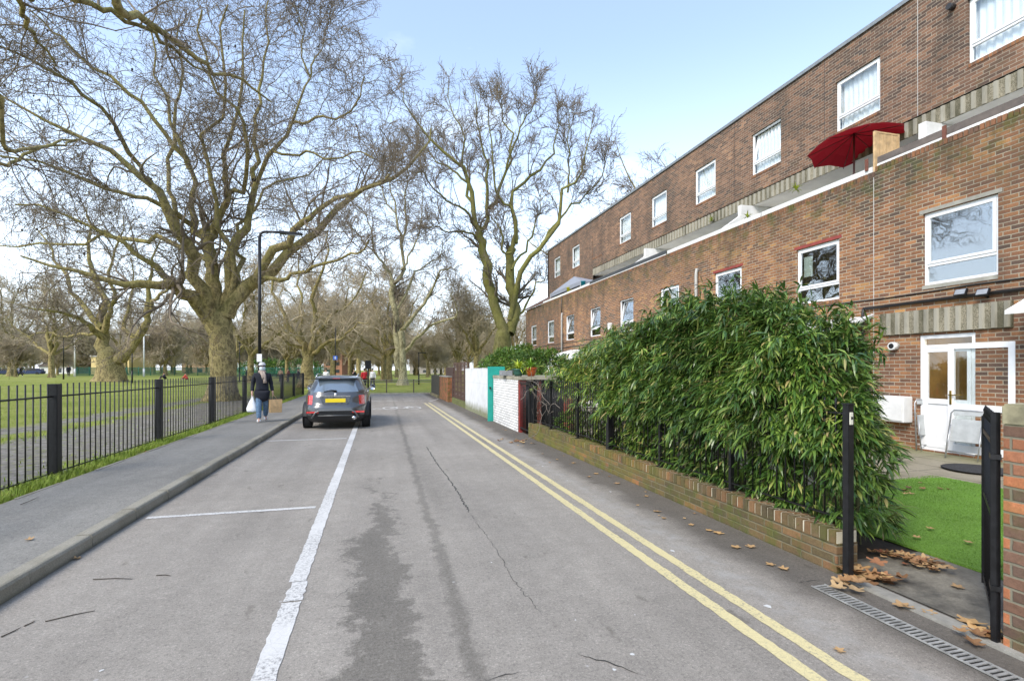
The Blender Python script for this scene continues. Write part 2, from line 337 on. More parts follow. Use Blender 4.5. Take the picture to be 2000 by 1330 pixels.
# pavement, kerb stones, edging
grid_sheet('pavement', [-4.22, -3.6, -3, KX-.13], [-30, -8, 0, 4, 12, 24, ROAD_END-.3], lambda x, y: .112, M['path'])
k = NT('kerb_stone'); cc = k.mix(k.mr(k.noise(1.8, 6, .65), .4, .7), (.27, .25, .20), (.17, .155, .11)); f = k.mr(k.noise(90, 3, .7), .3, .7, .75, 1.25)
cc = k.mix(1.0, cc, k.comb(f, f, f), 'MULTIPLY'); k.bump(k.noise(70, 4, .7), .6, .004)
cc = k.mix(k.mr(k.sep(k.pos())[2], .035, .0, 0, .6), cc, (.06, .06, .035)); M['kerb'] = k.fin(cc, .9)
kerb = thing('kerb', 'grey concrete kerb stones edging the pavement beside the parking bays', 'kerb', (KX, 3, 0))
rnd = random.Random(5)
mb = MB(); y = -8.0; i = 0
while y < ROAD_END-.4:
    j = rnd.uniform(-.006, .006); jz = rnd.uniform(-.004, .004)
    x0, x1 = KX-.135+j, KX+j; z1 = .118+jz
    mbk = MB(); prof = [(x0, -.05), (x1+.012, -.05), (x1+.002, z1-.025), (x1-.012, z1-.006), (x1-.03, z1), (x0, z1)]
    mbk.prism([(p[0], p[1]) for p in prof], rnd.uniform(.894, .902), 'y', y+.006)
    o = mbk.build('kerb_stone', M['kerb'], kerb); y += .915; i += 1
mb = MB(); y = -8.0
while y < ROAD_END-.4:
    jz = rnd.uniform(-.012, .008); mb.box((-4.275, y, -.05), (-4.222, y+.90, .118+jz)); y += .915
tag(mb.build('path_edging', M['kerb'], bevel=.004), 'thin mossy concrete edging between pavement and grass verge', 'edging')
# road markings
def marking(name, col, rng):
    k = NT(name); f = k.mr(k.noise(120, 3, .7), .3, .7, .88, 1.08); c = k.mix(1.0, col, k.comb(f, f, f), 'MULTIPLY')
    w = k.m_('MULTIPLY', k.mr(k.noise(38, 5, .8), rng[0], rng[1], 0, .8), k.mr(k.noise(1.3, 3, .5), .38, .55)); c = k.mix(w, c, (.17, .165, .155))
    cr_ = k.mr(k.vor(9, feat='DISTANCE_TO_EDGE'), .012, .0, 0, .35); c = k.mix(cr_, c, (.2, .19, .16)); k.bump(k.noise(120, 3, .7), .6, .003)
    return k.fin(c, .8)
M['mark_w'] = marking('white_marking', (.58, .57, .545), (.48, .60)); M['mark_y'] = marking('yellow_marking', (.60, .52, .28), (.52, .64))
def strip(mb, x0, x1, y0, y1, z=.004, jit=.006, seed=1, step=.06):
    r = random.Random(seed); ya = np.arange(y0, y1, step).tolist()+[y1]; vs = []
    for i, y in enumerate(ya):
        a = x0 + r.uniform(-jit, jit); b = x1 + r.uniform(-jit, jit); vs += [(a, y, z), (b, y, z)]
    mb.add(vs, [(2*i, 2*i+1, 2*i+3, 2*i+2) for i in range(len(ya)-1)])
mb = MB(); strip(mb, -.665, -.535, -6, 3.98, seed=2); strip(mb, -.655, -.53, 4.0, 4.35, .0045, .012, 3, .05); strip(mb, -.675, -.545, 4.36, 22, seed=4)
for yy, w in ((6.62, .085), (13.1, .085), (19.6, .085), (.2, .085)):
    r = random.Random(int(yy*10)); xa = np.arange(-2.53, -.68, .06); vs = []
    for x in xa: vs += [(x, yy+r.uniform(-.004, .004), .004), (x, yy+w+r.uniform(-.004, .004), .004)]
    mb.add(vs, [(2*i, 2*i+2, 2*i+3, 2*i+1) for i in range(len(xa)-1)])
tag(mb.build('bay_marking', M['mark_w']), kind='structure')
mb = MB(); strip(mb, 2.255, 2.35, -6, 26, seed=7); strip(mb, 2.475, 2.57, -6, 26.1, seed=8)
tag(mb.build('double_yellow_line', M['mark_y']), kind='structure')
# worn cycle symbol, give way dashes at the far end
mb = MB()
for cx_ in (.55, 1.55):
    n = 20; vs = []
    for q in range(n):
        w = 2*math.pi*q/n; vs += [(cx_+.34*math.cos(w), 23.0+.75*math.sin(w), .004), (cx_+.26*math.cos(w), 23.0+.62*math.sin(w), .004)]
    mb.add(vs, [(2*q, 2*((q+1) % n), 2*((q+1) % n)+1, 2*q+1) for q in range(n)])
for a, b in (((.55, 23), (.95, 23.9)), ((.95, 23.9), (1.4, 23.8)), ((1.4, 23.8), (1.55, 23)), ((.55, 23), (1.1, 22.8)), ((1.1, 22.8), (1.4, 23.9)), ((-.2, 22.6), (.0, 22.95)), ((.0, 22.95), (.2, 22.6)), ((-.7, 22.6), (-.5, 22.95)), ((-.5, 22.95), (-.3, 22.6))):
    p, q = Vector((*a, .0045)), Vector((*b, .0045)); t = (q-p).normalized(); s = Vector((-t.y, t.x, 0))*.05; mb.add([p-s, q-s, q+s, p+s], [(0, 1, 2, 3)])
for x in np.arange(-.4, 3.2, .9): mb.add([(x, 28.3, .004), (x+.55, 28.3, .004), (x+.55, 28.42, .004), (x, 28.42, .004)], [(0, 1, 2, 3)])
mb.add([(2.7, 27.2, .004), (3.4, 29.4, .004), (3.35, 29.5, .004), (2.62, 27.3, .004)], [(0, 1, 2, 3)])
tag(mb.build('cycle_marking', M['mark_w']), kind='structure')
# cracks
def crack(mb, pts, w, seed):
    r = random.Random(seed); q = []
    for (a, b) in zip(pts[:-1], pts[1:]):
        n = max(2, int((Vector(b)-Vector(a)).length/.035))
        for i in range(n): q.append(Vector(a).lerp(Vector(b), i/n)+Vector((r.uniform(-.014, .014), r.uniform(-.014, .014), 0)))
    vs = []
    for i, p in enumerate(q):
        t = (q[min(i+1, len(q)-1)]-q[max(0, i-1)]).normalized(); s = Vector((-t.y, t.x, 0))*w*r.uniform(.25, 1)*min(1, i/4+.1, (len(q)-1-i)/4+.1); vs += [p-s, p+s]
    mb.add(vs, [(2*i, 2*i+1, 2*i+3, 2*i+2) for i in range(len(q)-1)])
def G3(u, v): p = onG(u, v, .003); return (p.x, p.y, .003)
mb = MB()
crack(mb, [G3(833, 872), G3(850, 900), G3(873, 930), G3(897, 965), G3(918, 1003)], .010, 1)
crack(mb, [G3(918, 1003), G3(960, 1060), G3(1010, 1140), G3(1062, 1205)], .003, 2)
crack(mb, [G3(1118, 1274), G3(1155, 1283), G3(1200, 1297), G3(1230, 1310), G3(1270, 1320)], .006, 3)
crack(mb, [G3(940, 1329), G3(985, 1318), G3(1028, 1306)], .007, 4)
crack(mb, [G3(640, 1180), G3(720, 1120)], .0015, 6)
crack(mb, [G3(1560, 1139), G3(1590, 1132), G3(1612, 1136)], .008, 5)
tag(mb.build('road_crack', plain('crack_dark', (.03, .03, .028), .95)), kind='structure')
# white scuffs and scraps on the dark gutter
# lawn
k = NT('lawn'); x, y, z = k.sep(k.pos())[:3]
g = k.mix(k.mr(k.noise(.35, 6, .6), .35, .65), (.215, .25, .045), (.31, .33, .085)); g = k.mix(k.mr(k.noise(16, 4, .7), .3, .7), g, k.mix(1.0, g, (.74, .78, .65), 'MULTIPLY'))
yel = k.mr(k.noise(.9, 5, .7), .5, .7, 0, .6); g = k.mix(yel, g, (.36, .33, .14))
lf = k.mr(k.noise(24, 3, .8), .64, .70, 0, .8); lfm = k.mr(k.noise(.12, 3, .5), .42, .6); g = k.mix(k.m_('MULTIPLY', lf, lfm), g, (.24, .12, .05))
mud = k.mix(k.mr(k.noise(7, 6, .7), .35, .65), (.14, .125, .10), (.32, .30, .27)); 
nb = k.m_('MULTIPLY', k.m_('SUBTRACT', k.noise(.8, 7, .65), .5), 2.6)
d = k.m_('ADD', k.m_('ABSOLUTE', k.m_('ADD', x, 6.5)), nb); m1 = k.mr(d, 1.45, 1.75, 1, 0)
d2 = k.m_('ADD', k.m_('ABSOLUTE', k.m_('ADD', x, 9.3)), k.m_('MULTIPLY', nb, .9)); m2 = k.mr(d2, .35, .75, 1, 0)
mm = k.m_('MULTIPLY', k.m_('MAXIMUM', m1, m2), k.mr(y, 30, 36, 1, 0)); 
tuft = k.mr(k.noise(5, 6, .75), .56, .62, 0, .85); mm = k.m_('MULTIPLY', mm, k.m_('SUBTRACT', 1, tuft))
c = k.mix(mm, g, mud); k.bump(k.m_('ADD', k.noise(30, 6, .75), k.noise(5, 5, .7)), .9, .05); M['lawn'] = k.fin(c, .95, spec=.15)
xs = [-900, -300, -120, -60, -40, -32, -28, -24, -20, -16, -12, -8, -6, -4.28, 3.5, 60, 900]; ys = [-200, -40, -5, 10, 20, 30, ROAD_END+.25, 45, 60, 80, 150, 400, 1200]
grid_sheet('lawn', xs, ys, lawn_z, M['lawn'], skip=lambda x, y: x > -4.28 and y < ROAD_END+.2)
# end of the road: pale path that crosses and edge kerb
mb = MB(); mb.box((-4.2, ROAD_END-.02, -.05), (9, ROAD_END+.24, .075)); tag(mb.build('end_kerb', plain('pale_kerb', (.42, .38, .28), .9, var=.25, sc=3), bevel=.01), 'low pale kerb where the road meets the far lawn', 'kerb')
# blades of grass
def blades(name, pts, hmin, hmax, w, seed, cols, lean=.6, parent=None):
    r = np.random.default_rng(seed); n = len(pts); pts = np.asarray(pts)
    a = r.uniform(0, 2*np.pi, n); h = r.uniform(hmin, hmax, n)*r.uniform(.6, 1, n); ln = r.uniform(.1, lean, n)*h
    d = np.stack([np.cos(a), np.sin(a), 0*a], 1); s = np.stack([-np.sin(a), np.cos(a), 0*a], 1)*(w*r.uniform(.6, 1.2, n))[:, None]
    up = np.array([0, 0, 1.0]); b = pts; m = pts+d*(ln*.3)[:, None]+up*(h*.6)[:, None]; t = pts+d*ln[:, None]+up*h[:, None]
    V = np.stack([b-s, b+s, m+s*.8, m-s*.8, t+s*.08, t-s*.08], 1).reshape(-1, 3); i = np.arange(n)[:, None]*6
    Fq = np.concatenate([i+np.array([[0, 1, 2, 3]]), i+np.array([[3, 2, 4, 5]])])
    return mesh_np(name, V, Fq, cols, parent)
k = NT('grass_blade'); c = k.ramp(k.noise(3, 4, .7), [(.3, (.11, .18, .018)), (.5, (.22, .31, .03)), (.7, (.36, .41, .07))]); c = k.mix(k.mr(k.noise(40, 2), .6, .66, 0, .7), c, (.30, .25, .10)); k.b.inputs['Subsurface Weight'].default_value = 0
M['blade'] = k.fin(c, .6, spec=.3)
r = np.random.default_rng(3)
n = 60000; y = r.uniform(0, 1, n)**1.5*29+4.5; x = r.normal(-4.50, .10, n); x = np.clip(x, -4.95, -4.285)
from mathutils import noise as mnoise
keep = np.array([mnoise.noise(Vector((a*1.5, b*1.1, 0)))+.34+.22*min(1, (b-4)/8) > r.random()*.75 for a, b in zip(x, y)])
pts = np.stack([x, y, np.full(n, .055)], 1)[keep]
tag(blades('verge_grass', pts, .04, .17, .0035, 4, M['blade'], 1.0), 'bright green tufts of grass along the foot of the park railings', 'grass', kind='stuff')
n = 90000; u_ = r.uniform(0, 1, n); y = 4+u_**1.6*50; x = -4.6-r.uniform(0, 1, n)**1.2*(3+y*.95)
kk = np.array([mnoise.noise(Vector((a*.45, b*.45, 5))) for a, b in zip(x, y)])
mudm = (np.abs(x+6.5) < 1.7+kk*1.2) | (np.abs(x+9.3) < .55+kk*.8); keep = ~mudm | (r.random(n) < .06)
x, y = x[keep], y[keep]; z = np.array([lawn_z(a, b) for a, b in zip(x, y)])
tag(blades('lawn_grass', np.stack([x, y, z-.01], 1), .03, .09, .008, 5, M['blade'], 1.2), 'short rough grass of the park lawn behind the railings', 'grass', kind='stuff')
# ================================================================ PARK RAILING
fen = thing('park_railing', 'long black iron railing with square posts between the pavement and the park', 'railing', (FENX, 9, 0))
posts_y = [9.07+3.75*i for i in range(-3, 8)]
def bar_mesh(z0, z1, rr=.009):
    b = MB(); b.tube([(0, 0, z0), (0, 0, z1)], rr, 6); return b
for py in posts_y:
    b = MB(); b.box((FENX-.065, py-.065, -.02), (FENX+.065, py+.065, 1.47)); b.build('post', M['black'], fen, bevel=.006)
b = MB()
for a, c in zip(posts_y[:-1], posts_y[1:]):
    pts = [(FENX, a+.065, 1.285), (FENX, (a+c)/2, 1.283), (FENX, c-.065, 1.285)]; rb = MB(); rb.tube(pts, .0125, 8); rb.build('rail', M['black'], fen); rb = MB(); rb.tube([(FENX, a+.065, .16), (FENX, c-.065, .16)], .011, 6); rb.build('rail', M['black'], fen)
proto = None; far = MB(); cnt = 0; allb = []
for a, c in zip(posts_y[:-1], posts_y[1:]):
    nb_ = 23
    for i in range(1, nb_): allb.append(a+(c-a)*i/nb_)
vis = sorted([y for y in allb if y > 7.0])[:100]; rest = [y for y in allb if y not in vis]
for y in vis:
    if proto is None:
        b = MB(); b.tube([(FENX, y, .04), (FENX, y, 1.475)], .0095, 6); proto = b.build('bar', M['black'], fen); py0 = y
    else:
        o = proto.copy(); COL.objects.link(o); o.parent = fen; o.location = (0, y-py0, 0)
b = MB()
for y in rest: b.tube([(FENX, y, .04), (FENX, y, 1.475)], .0095, 6)
o = b.build('bars', M['black'], fen); o['kind'] = 'stuff'
# ================================================================ LOW WALL, HEDGE RAILING, GATE, PIER
wy0, wy1 = 3.40, 12.3
wall = thing('garden_wall', 'low mossy brick wall under the black railings and bamboo', 'wall', (WALLX, wy0, 0))
b = MB(); b.box((WALLX, wy0, -.1), (WALLX+.215, wy1, .245)); b.build('brickwork', M['brick_low'], wall)
b = MB(); y = wy0; r = random.Random(9)
while y < wy1-.05:
    jx, jz = r.uniform(-.006, .004), r.uniform(-.005, .005); b.box((WALLX-.004+jx, y+.006, .238), (WALLX+.217+jx, y+.08, .352+jz)); y += .086
cop = b.build('coping', M['brick_cope'], wall, bevel=.005)
b = MB(); b.box((WALLX+.004, wy0+.004, .24), (WALLX+.209, wy1-.004, .341)); b.build('mortar', plain('mortar_cream', (.50, .46, .35), .95, var=.3, sc=10), cop)
rail = thing('garden_railing', 'black iron railing standing on the low mossy brick wall', 'railing', (WALLX+.11, wy0, .35)); rx = WALLX+.11
rposts = [4.84, 6.3, 9.3, 10.9, 12.15]
for py in rposts:
    b = MB(); b.box((rx-.022, py-.022, .345), (rx+.022, py+.022, 1.43)); b.box((rx-.05, py-.05, .350), (rx+.05, py+.05, .359)); b.build('post', M['black'], rail, bevel=.003)
b = MB(); b.box((rx-.055, 7.82, .345), (rx+.055, 7.93, 1.45)); b.build('post', M['black'], rail, bevel=.005)
ps = sorted(rposts+[7.87]); ps = [wy0]+ps
for a, c in zip(ps[:-1], ps[1:]):
    b = MB()
    for z in (.43, 1.31): b = MB(); b.box((rx-.015, a+.02, z), (rx+.015, c-.02, z+.012)); b.build('rail', M['black'], rail)
ys_ = [y for a, c in zip(ps[:-1], ps[1:]) for y in [a+(c-a)*i/round((c-a)/.115) for i in range(1, round((c-a)/.115))]]
b = MB(); b.tube([(rx, ys_[0], .43), (rx, ys_[0], 1.40)], .008, 6); b.lathe([(.0, 1.45), (.012, 1.42), (.008, 1.40), (.014, 1.385), (.0, 1.37)], (rx, ys_[0], 0), 6)
proto = b.build('bar', M['black'], rail)
for y in ys_[1:]:
    o = proto.copy(); COL.objects.link(o); o.parent = rail; o.location = (0, y-ys_[0], 0)
# gate posts and open gate
gp = thing('gate_post', 'black square gate post with a cream bell push beside the bamboo', 'post', (WALLX+.02, 3.31, 0))
gx, gy = WALLX+.0, 3.30
b = MB(); b.box((gx-.02, gy-.03, -.05), (gx+.035, gy+.03, 1.40)); b.build('shaft', M['black'], gp, bevel=.004)
b = MB(); b.box((gx-.025, gy-.035, 1.40), (gx+.04, gy+.035, 1.41)); b.build('cap', M['black'], gp)
b = MB(); b.box((gx-.017, gy-.040, 1.24), (gx+.017, gy-.031, 1.34)); bp_ = b.build('bell_push', plain('cream_plastic', (.62, .60, .50), .4), gp, bevel=.003)
b = MB(); b.box((gx-.008, gy-.0435, 1.285), (gx+.008, gy-.0405, 1.305)); b.build('button', M['black'], bp_)
b = MB(); b.bar((gx+.30, gy+.22, -.03), (gx+.12, gy+.12, 1.0), .05, .05); tag(b.build('leaning_post', plain('old_timber', (.05, .04, .03), .9, var=.4), bevel=.004), 'dark timber stake leaning behind the gate post with the bell push', 'stake')
g = thing('garden_gate', 'black iron garden gate standing open, seen edge on beside the brick pier', 'gate', (3.66, 2.30, 0))
h0 = Vector((3.655, 2.275, 0)); gd = Vector((.815, .58, 0)).normalized()
def GQ(t, z): return h0+gd*t+Vector((0, 0, z))
b = MB(); b.bar(GQ(-.0, -.03), GQ(-.0, 1.42), .035, .035); b.build('hinge_post', M['black'], g, bevel=.003)
b = MB(); b.bar(GQ(.07, .06), GQ(.07, 1.33), .03, .03); b.build('stile', M['black'], g); b = MB(); b.bar(GQ(1.0, .06), GQ(1.0, 1.33), .025, .025); b.build('stile', M['black'], g)
for z in (.12, .75, 1.22): b = MB(); b.bar(GQ(.08, z), GQ(.99, z), .02, .035); b.build('rail', M['black'], g)
for i in range(1, 9):
    t = .07+.93*i/9; b = MB(); b.tube([GQ(t, .08), GQ(t, 1.36)], .008, 6); b.lathe([(0, 1.42), (.014, 1.38), (.008, 1.36), (.016, 1.34), (0, 1.32)], GQ(t, 0), 6); b.build('bar', M['black'], g)
for z in (.35, 1.15): b = MB(); b.bar(GQ(-.03, z), GQ(.1, z), .05, .03); b.build('hinge', M['black'], g)
pier = thing('brick_pier', 'orange brick pier with a rough concrete cap at the right edge', 'pier', (3.66, 2.0, 0))
b = MB(); b.box((3.655, .9, -.1), (4.0, 2.235, 1.345)); b.build('brickwork', M['brick_pier'], pier)
b = MB(); b.box((3.645, .88, 1.345), (4.02, 2.243, 1.475)); b.build('cap', plain('mossy_cap', (.26, .24, .15), .95, var=.4, sc=7, bump=.6), pier, bevel=.012)
# drain
dr = thing('drain_channel', 'narrow galvanised slotted drain channel in front of the garden gateway', 'drain', (3.32, 2.6, 0))
b = MB(); b.box((3.245, 1.2, .002), (3.375, 3.24, .006)); b.build('channel', plain('drain_dark', (.015, .015, .015), .9), dr)
b = MB(); b.box((3.243, 1.2, .006), (3.253, 3.24, .014)); b.box((3.367, 1.2, .006), (3.377, 3.24, .014))
y = 1.21
while y < 3.23: b.box((3.252, y, .007), (3.368, y+.016, .0125)); y += .034
b.build('grating', plain('drain_steel', (.42, .42, .40), .5, .5, var=.3, sc=12), dr)
# garden floor
k = NT('paving'); x, y, z = k.sep(k.pos())[:3]
def slab(v, p): f = k.m_('MULTIPLY', k.m_('FRACT', k.m_('DIVIDE', v, p)), p); return k.m_('MINIMUM', f, k.m_('SUBTRACT', p, f))
e = k.m_('MINIMUM', slab(x, .6), slab(y, .9)); ms = k.mr(e, .004, .012)
c = k.mix(k.mr(k.noise(1.2, 6, .65), .35, .65), (.30, .265, .20), (.20, .18, .12)); f = k.mr(k.noise(60, 3), .3, .7, .85, 1.15); c = k.mix(1.0, c, k.comb(f, f, f), 'MULTIPLY')
c = k.mix(k.mr(x, 9.3, 10.3, 0, .6), c, (.16, .16, .05)); c = k.mix(ms, (.07, .065, .04), c); k.bump(ms, .5, .01); M['paving'] = k.fin(c, .9)
grid_sheet('patio', [4.95, 7, 10.6], [-6, 2, 6, 13, 35.3], lambda x, y: .012+.08*smooth(5, 10, x), M['paving'])
k = NT('threshold'); c = k.mix(k.mr(k.noise(1.7, 7, .7), .4, .62), (.20, .185, .15), (.055, .052, .045)); f = k.mr(k.noise(50, 4, .7), .3, .7, .8, 1.2); c = k.mix(1.0, c, k.comb(f, f, f), 'MULTIPLY'); k.bump(k.noise(60, 3), .3, .004); M['thresh'] = k.fin(c, k.mr(k.noise(1.7, 7, .7), .4, .62, .9, .6))
b = MB(); b.add([(3.78, 1.0, .006), (4.96, 1.0, .010), (4.96, 3.6, .010), (3.78, 3.6, .006)], [(0, 1, 2, 3)]); tag(b.build('path', M['thresh']), kind='structure')
b = MB(); b.box((3.60, 1.0, -.05), (3.72, 3.26, .022)); tag(b.build('threshold_edging', plain('edge_conc', (.26, .25, .22), .9, var=.25, bump=.3), bevel=.006), 'grey concrete edging across the garden gateway behind the drain', 'edging')
b = MB(); b.add([(3.86, 3.5, .0), (5.2, 3.5, .0), (5.2, 12.9, .0), (3.86, 12.9, .0)], [(0, 1, 2, 3)]); tag(b.build('soil', plain('dark_soil', (.035, .028, .02), .95, var=.5, sc=12, bump=.8)), kind='structure')
# artificial turf (three laid pieces)
k = NT('turf'); c = k.ramp(k.noise(60, 4, .8), [(.3, (.07, .17, .01)), (.55, (.16, .33, .035)), (.75, (.32, .50, .12))]); f = k.mr(k.noise(1.2, 5), .3, .7, .85, 1.12); c = k.mix(1.0, c, k.comb(f, f, f), 'MULTIPLY'); k.bump(k.noise(90, 4, .8), 1, .02); M['turf'] = k.fin(c, .85)
for nm, poly in (('artificial_turf', [(4.80, 3.06), (6.1, 3.34), (8.12, 3.4), (8.12, 5.72), (6.6, 5.95), (4.85, 5.9)]), ('artificial_turf', [(4.78, .6), (8.1, .6), (8.1, 3.37), (6.1, 3.31), (4.80, 3.03)])):
    b = MB(); n_ = len(poly); b.prism(poly, .022, 'z', .012 if nm else 0)
    b.v = [(v[0], v[1], v[2]+.0+.08*smooth(5, 10, v[0])) for v in b.v]; o = b.build(nm, M['turf'])
    tag(o, 'large bright green artificial turf piece reaching the patio slabs' if poly[0][1] > 3 else 'smaller artificial turf piece nearest the open gate', 'artificial grass', 'laid pieces of artificial turf')
r = np.random.default_rng(8); n = 60000; x = r.uniform(4.82, 8.1, n); y = r.uniform(2.0, 5.85, n)
z = np.array([.033+.08*smooth(5, 10, a) for a in x]); o = blades('turf_pile', np.stack([x, y, z], 1), .012, .024, .0022, 9, M['turf'], 1); tag(o, 'short bright plastic pile of the artificial turf', 'artificial grass', kind='stuff')
# ================================================================ BUILDING
XL, XU = 10.4, 12.0; YE = 35.4; YN = -6.0
bld = thing('brick_terrace', 'long red brick three storey terrace with set back upper floor and white windows', 'building', (XL, 15, 0))
def wall_x(mb, X, y0, y1, z0, z1, holes, d=.12):
    ys = sorted({y0, y1, *[h[0] for h in holes], *[h[1] for h in holes]}); zs = sorted({z0, z1, *[h[2] for h in holes], *[h[3] for h in holes]})
    ys = [y for y in ys if y0 <= y <= y1]; zs = [z for z in zs if z0 <= z <= z1]
    for i in range(len(ys)-1):
        for j in range(len(zs)-1):
            cy, cz = (ys[i]+ys[i+1])/2, (zs[j]+zs[j+1])/2
            if any(h[0] < cy < h[1] and h[2] < cz < h[3] for h in holes): continue
            mb.add([(X, ys[i], zs[j]), (X, ys[i], zs[j+1]), (X, ys[i+1], zs[j+1]), (X, ys[i+1], zs[j])], [(0, 1, 2, 3)])
    for a, c, e, f in holes:
        mb.add([(X, a, e), (X, c, e), (X, c, f), (X, a, f), (X+d, a, e), (X+d, c, e), (X+d, c, f), (X+d, a, f)], [(0, 1, 5, 4), (1, 2, 6, 5), (2, 3, 7, 6), (3, 0, 4, 7)])
lowU = [1802, 1555, 1395, 1289, 1210, 1152, 1105, 1069, 1037]; lowR = [1950, 1636, 1445, 1325, 1235, 1173, 1122, 1083, 1048]
lowW = [(YX(b_, XL), YX(a_, XL)) for a_, b_ in zip(lowU, lowR)]; lowW = [(b_-1.27, b_) for a_, b_ in lowW] ; lowW.append((3.15, 4.42)); lowW.append((-.2, 1.07))
upU = [1890, 1632, 1468, 1357, 1272, 1209, 1157, 1117, 1082]; upW = [(YX(a_, XU)-1.27, YX(a_, XU)) for a_ in upU]+[(3.3, 4.57), (0, 1.27)]
lz, uz = (3.33, 4.74), (8.08, 9.44); PT = 5.96; PT2 = 6.06; UT = 10.30; JY = YX(1707, XL)
# lower front wall with door opening
dy0, dy1 = YX(1905, XL), YX(1795, XL)
holes = [(a, b_, *lz) for a, b_ in lowW]+[(dy0, dy1, .12, 2.36)]
mb = MB(); wall_x(mb, XL, JY, YE, -.1, PT-.11, [h for h in holes if h[0] > JY]); mb.build('lower_wall', M['brick'], bld, fix=False)
mb = MB(); wall_x(mb, XL, YN, JY, -.1, PT2-.11, [h for h in holes if h[0] < JY]); mb.build('lower_wall', M['brick'], bld, fix=False)
mb = MB(); mb.box((XL+.12, YN, -.1), (XL+.14, YE, .0)); 
# end walls and parapet back
for q in (((XL+.0, YE, -.1), (XL+9, YE+.2, 5.8)), ((XU, YE-.2, 5.8), (XL+9, YE, UT-.12)), ((XL, YN-.2, -.1), (XL+9, YN, 5.8))): mb = MB(); mb.box(*q); mb.build('end_wall', M['brick_up'], bld)
cp = MB(); y = YN; rr = random.Random(2)
while y < YE-.08:
    zt = PT2 if y < JY-.08 else PT
    j = rr.uniform(-.004, .004); cp.box((XL-.004+j, y+.005, zt-.112), (XL+.215, y+.08, zt+j)); y += .086
cp.build('coping', M['brick_cope2'] if 'brick_cope2' in M else brick_mat('parapet_cope', RED[:4], (.30, .27, .20), bw=.086, vertical=True, moss=.8, dirt=.7), bld, bevel=.004)
mb = MB(); mb.box((XL+.14, YN, 4.95), (XL+.21, YE, PT-.115)); mb.box((XL+.14, YN, 4.85), (XL+9, YE, 4.95)); mb.build('terrace_floor', plain('pale_paving', (.52, .50, .46), .9, var=.15), bld)
# white capping with brackets (far part) and brown rail (near part)
mb = MB(); mb.box((XL+.06, 12.2, PT+.03), (XL+.10, 17.0, PT+.15)); mb.box((XL+.06, JY+.1, PT+.03), (XL+.10, 12.15, PT+.15)); mb.build('white_rail', M['white_paint'], bld, bevel=.003)
mb = MB(); mb.box((XL+.06, 17.1, PT+.06), (XL+.10, 24.2, PT+.2)); mb.build('grey_rail', plain('slate_rail', (.06, .065, .07), .6), bld, bevel=.003)
mb = MB(); mb.box((XL+.055, 17.1, PT+.02), (XL+.095, 24.2, PT+.055)); mb.box((XL+.06, 24.3, PT+.03), (XL+.10, 31.8, PT+.15)); mb.build('white_rail', M['white_paint'], bld, bevel=.003)
mb = MB()
y = JY+.2
while y < 31.5: mb.box((XL+.07, y, PT), (XL+.09, y+.05, PT+.07)); y += 1.05
mb.build('rail_bracket', M['white_paint'], bld)
mb = MB(); mb.box((XL+.05, YN, PT2+.07), (XL+.095, JY-.03, PT2+.21)); mb.build('brown_rail', M['brownrail'], bld, bevel=.004)
mb = MB(); mb.box((XL+.05, YN, PT2+.004), (XL+.12, JY-.03, PT2+.065)); mb.build('white_rail', M['white_paint'], bld)
mb = MB()
for y in (8.9, 7.3, 5.7): mb.box((XL+.03, y, PT2+.0), (XL+.05, y+.07, PT2+.26))
mb.build('rail_strap', plain('rust', (.16, .06, .04), .8, var=.3), bld)
# upper front wall
UB = 7.5; BZ = 7.10; BEY = 27.3
mb = MB(); wall_x(mb, XU, YN, BEY, UB, UT-.04, [(a, b_, *uz) for a, b_ in upW if b_ < BEY])
hs = [(a, b_, *uz) for a, b_ in upW if b_ > BEY]
wall_x(mb, XU, BEY, YE, 6.15, UT-.04, hs); mb.build('upper_wall', M['brick_up'], bld, fix=False)
mb = MB(); mb.box((XU-.05, YN, UT-.04), (XU+.2, YE+.05, UT+.06)); mb.box((XU+.2, YN, UT-.1), (XL+9, YE, UT)); mb.build('roof', M['roofedge'], bld)
# fluted beam: backing + smooth ribs
def fluted(y0, y1, z0, z1, X, pitch=.20):
    b1 = MB(); b1.box((X, y0, z0), (X+.22, y1, z1)); b1.build('fluted_beam', M['flute'], bld)
    b2 = MB(); y = y0+.02
    while y < y1-.08:
        b2.prism([(X, y), (X-.028, y+.02), (X-.028, y+.075), (X, y+.095)], z1-z0-.01, 'z', z0+.005); y += pitch
    b2.build('rib', M['rib'], bld)
fluted(YN, BEY-.0, BZ, UB-.03, XU+.01)
fluted(YX(1980, XL), YX(1722, XL), 2.40, 2.86, XL-.045, .19)
# soffit and recessed terrace wall
mb = MB(); mb.box((XU+.24, YN, BZ+.0), (XL+3.6, BEY, BZ+.05)); mb.box((XU+.02, YN, BZ-.005), (XU+.24, BEY, BZ-.001)); mb.build('soffit', M['soffit'], bld)
mb = MB(); wall_x(mb, 13.2, YN, BEY, 4.9, BZ, [], .05); mb.box((XU, BEY, 4.9), (XL+3, BEY+.15, 6.2)); mb.build('terrace_wall', M['soffit'], bld, fix=False)
mb = MB(); mb.box((XU, BEY+.15, 4.95), (XU+.1, YE-.2, 6.15)); mb.build('lower_infill', M['brick_up'], bld)
# white fin walls between terraces
for y in [YX(1440, XU-.6), YX(1255, XU-.6), YX(1812, XU-.4)]:
    mb = MB(); mb.prism([(XL+.14, PT+.08), (XU-.45, 6.75), (XU-.45, BZ-.012), (13.18, BZ-.012), (13.18, 4.96), (XL+.22, 4.96)], .16, 'y', y); mb.build('party_wall', M['white_paint'], bld)
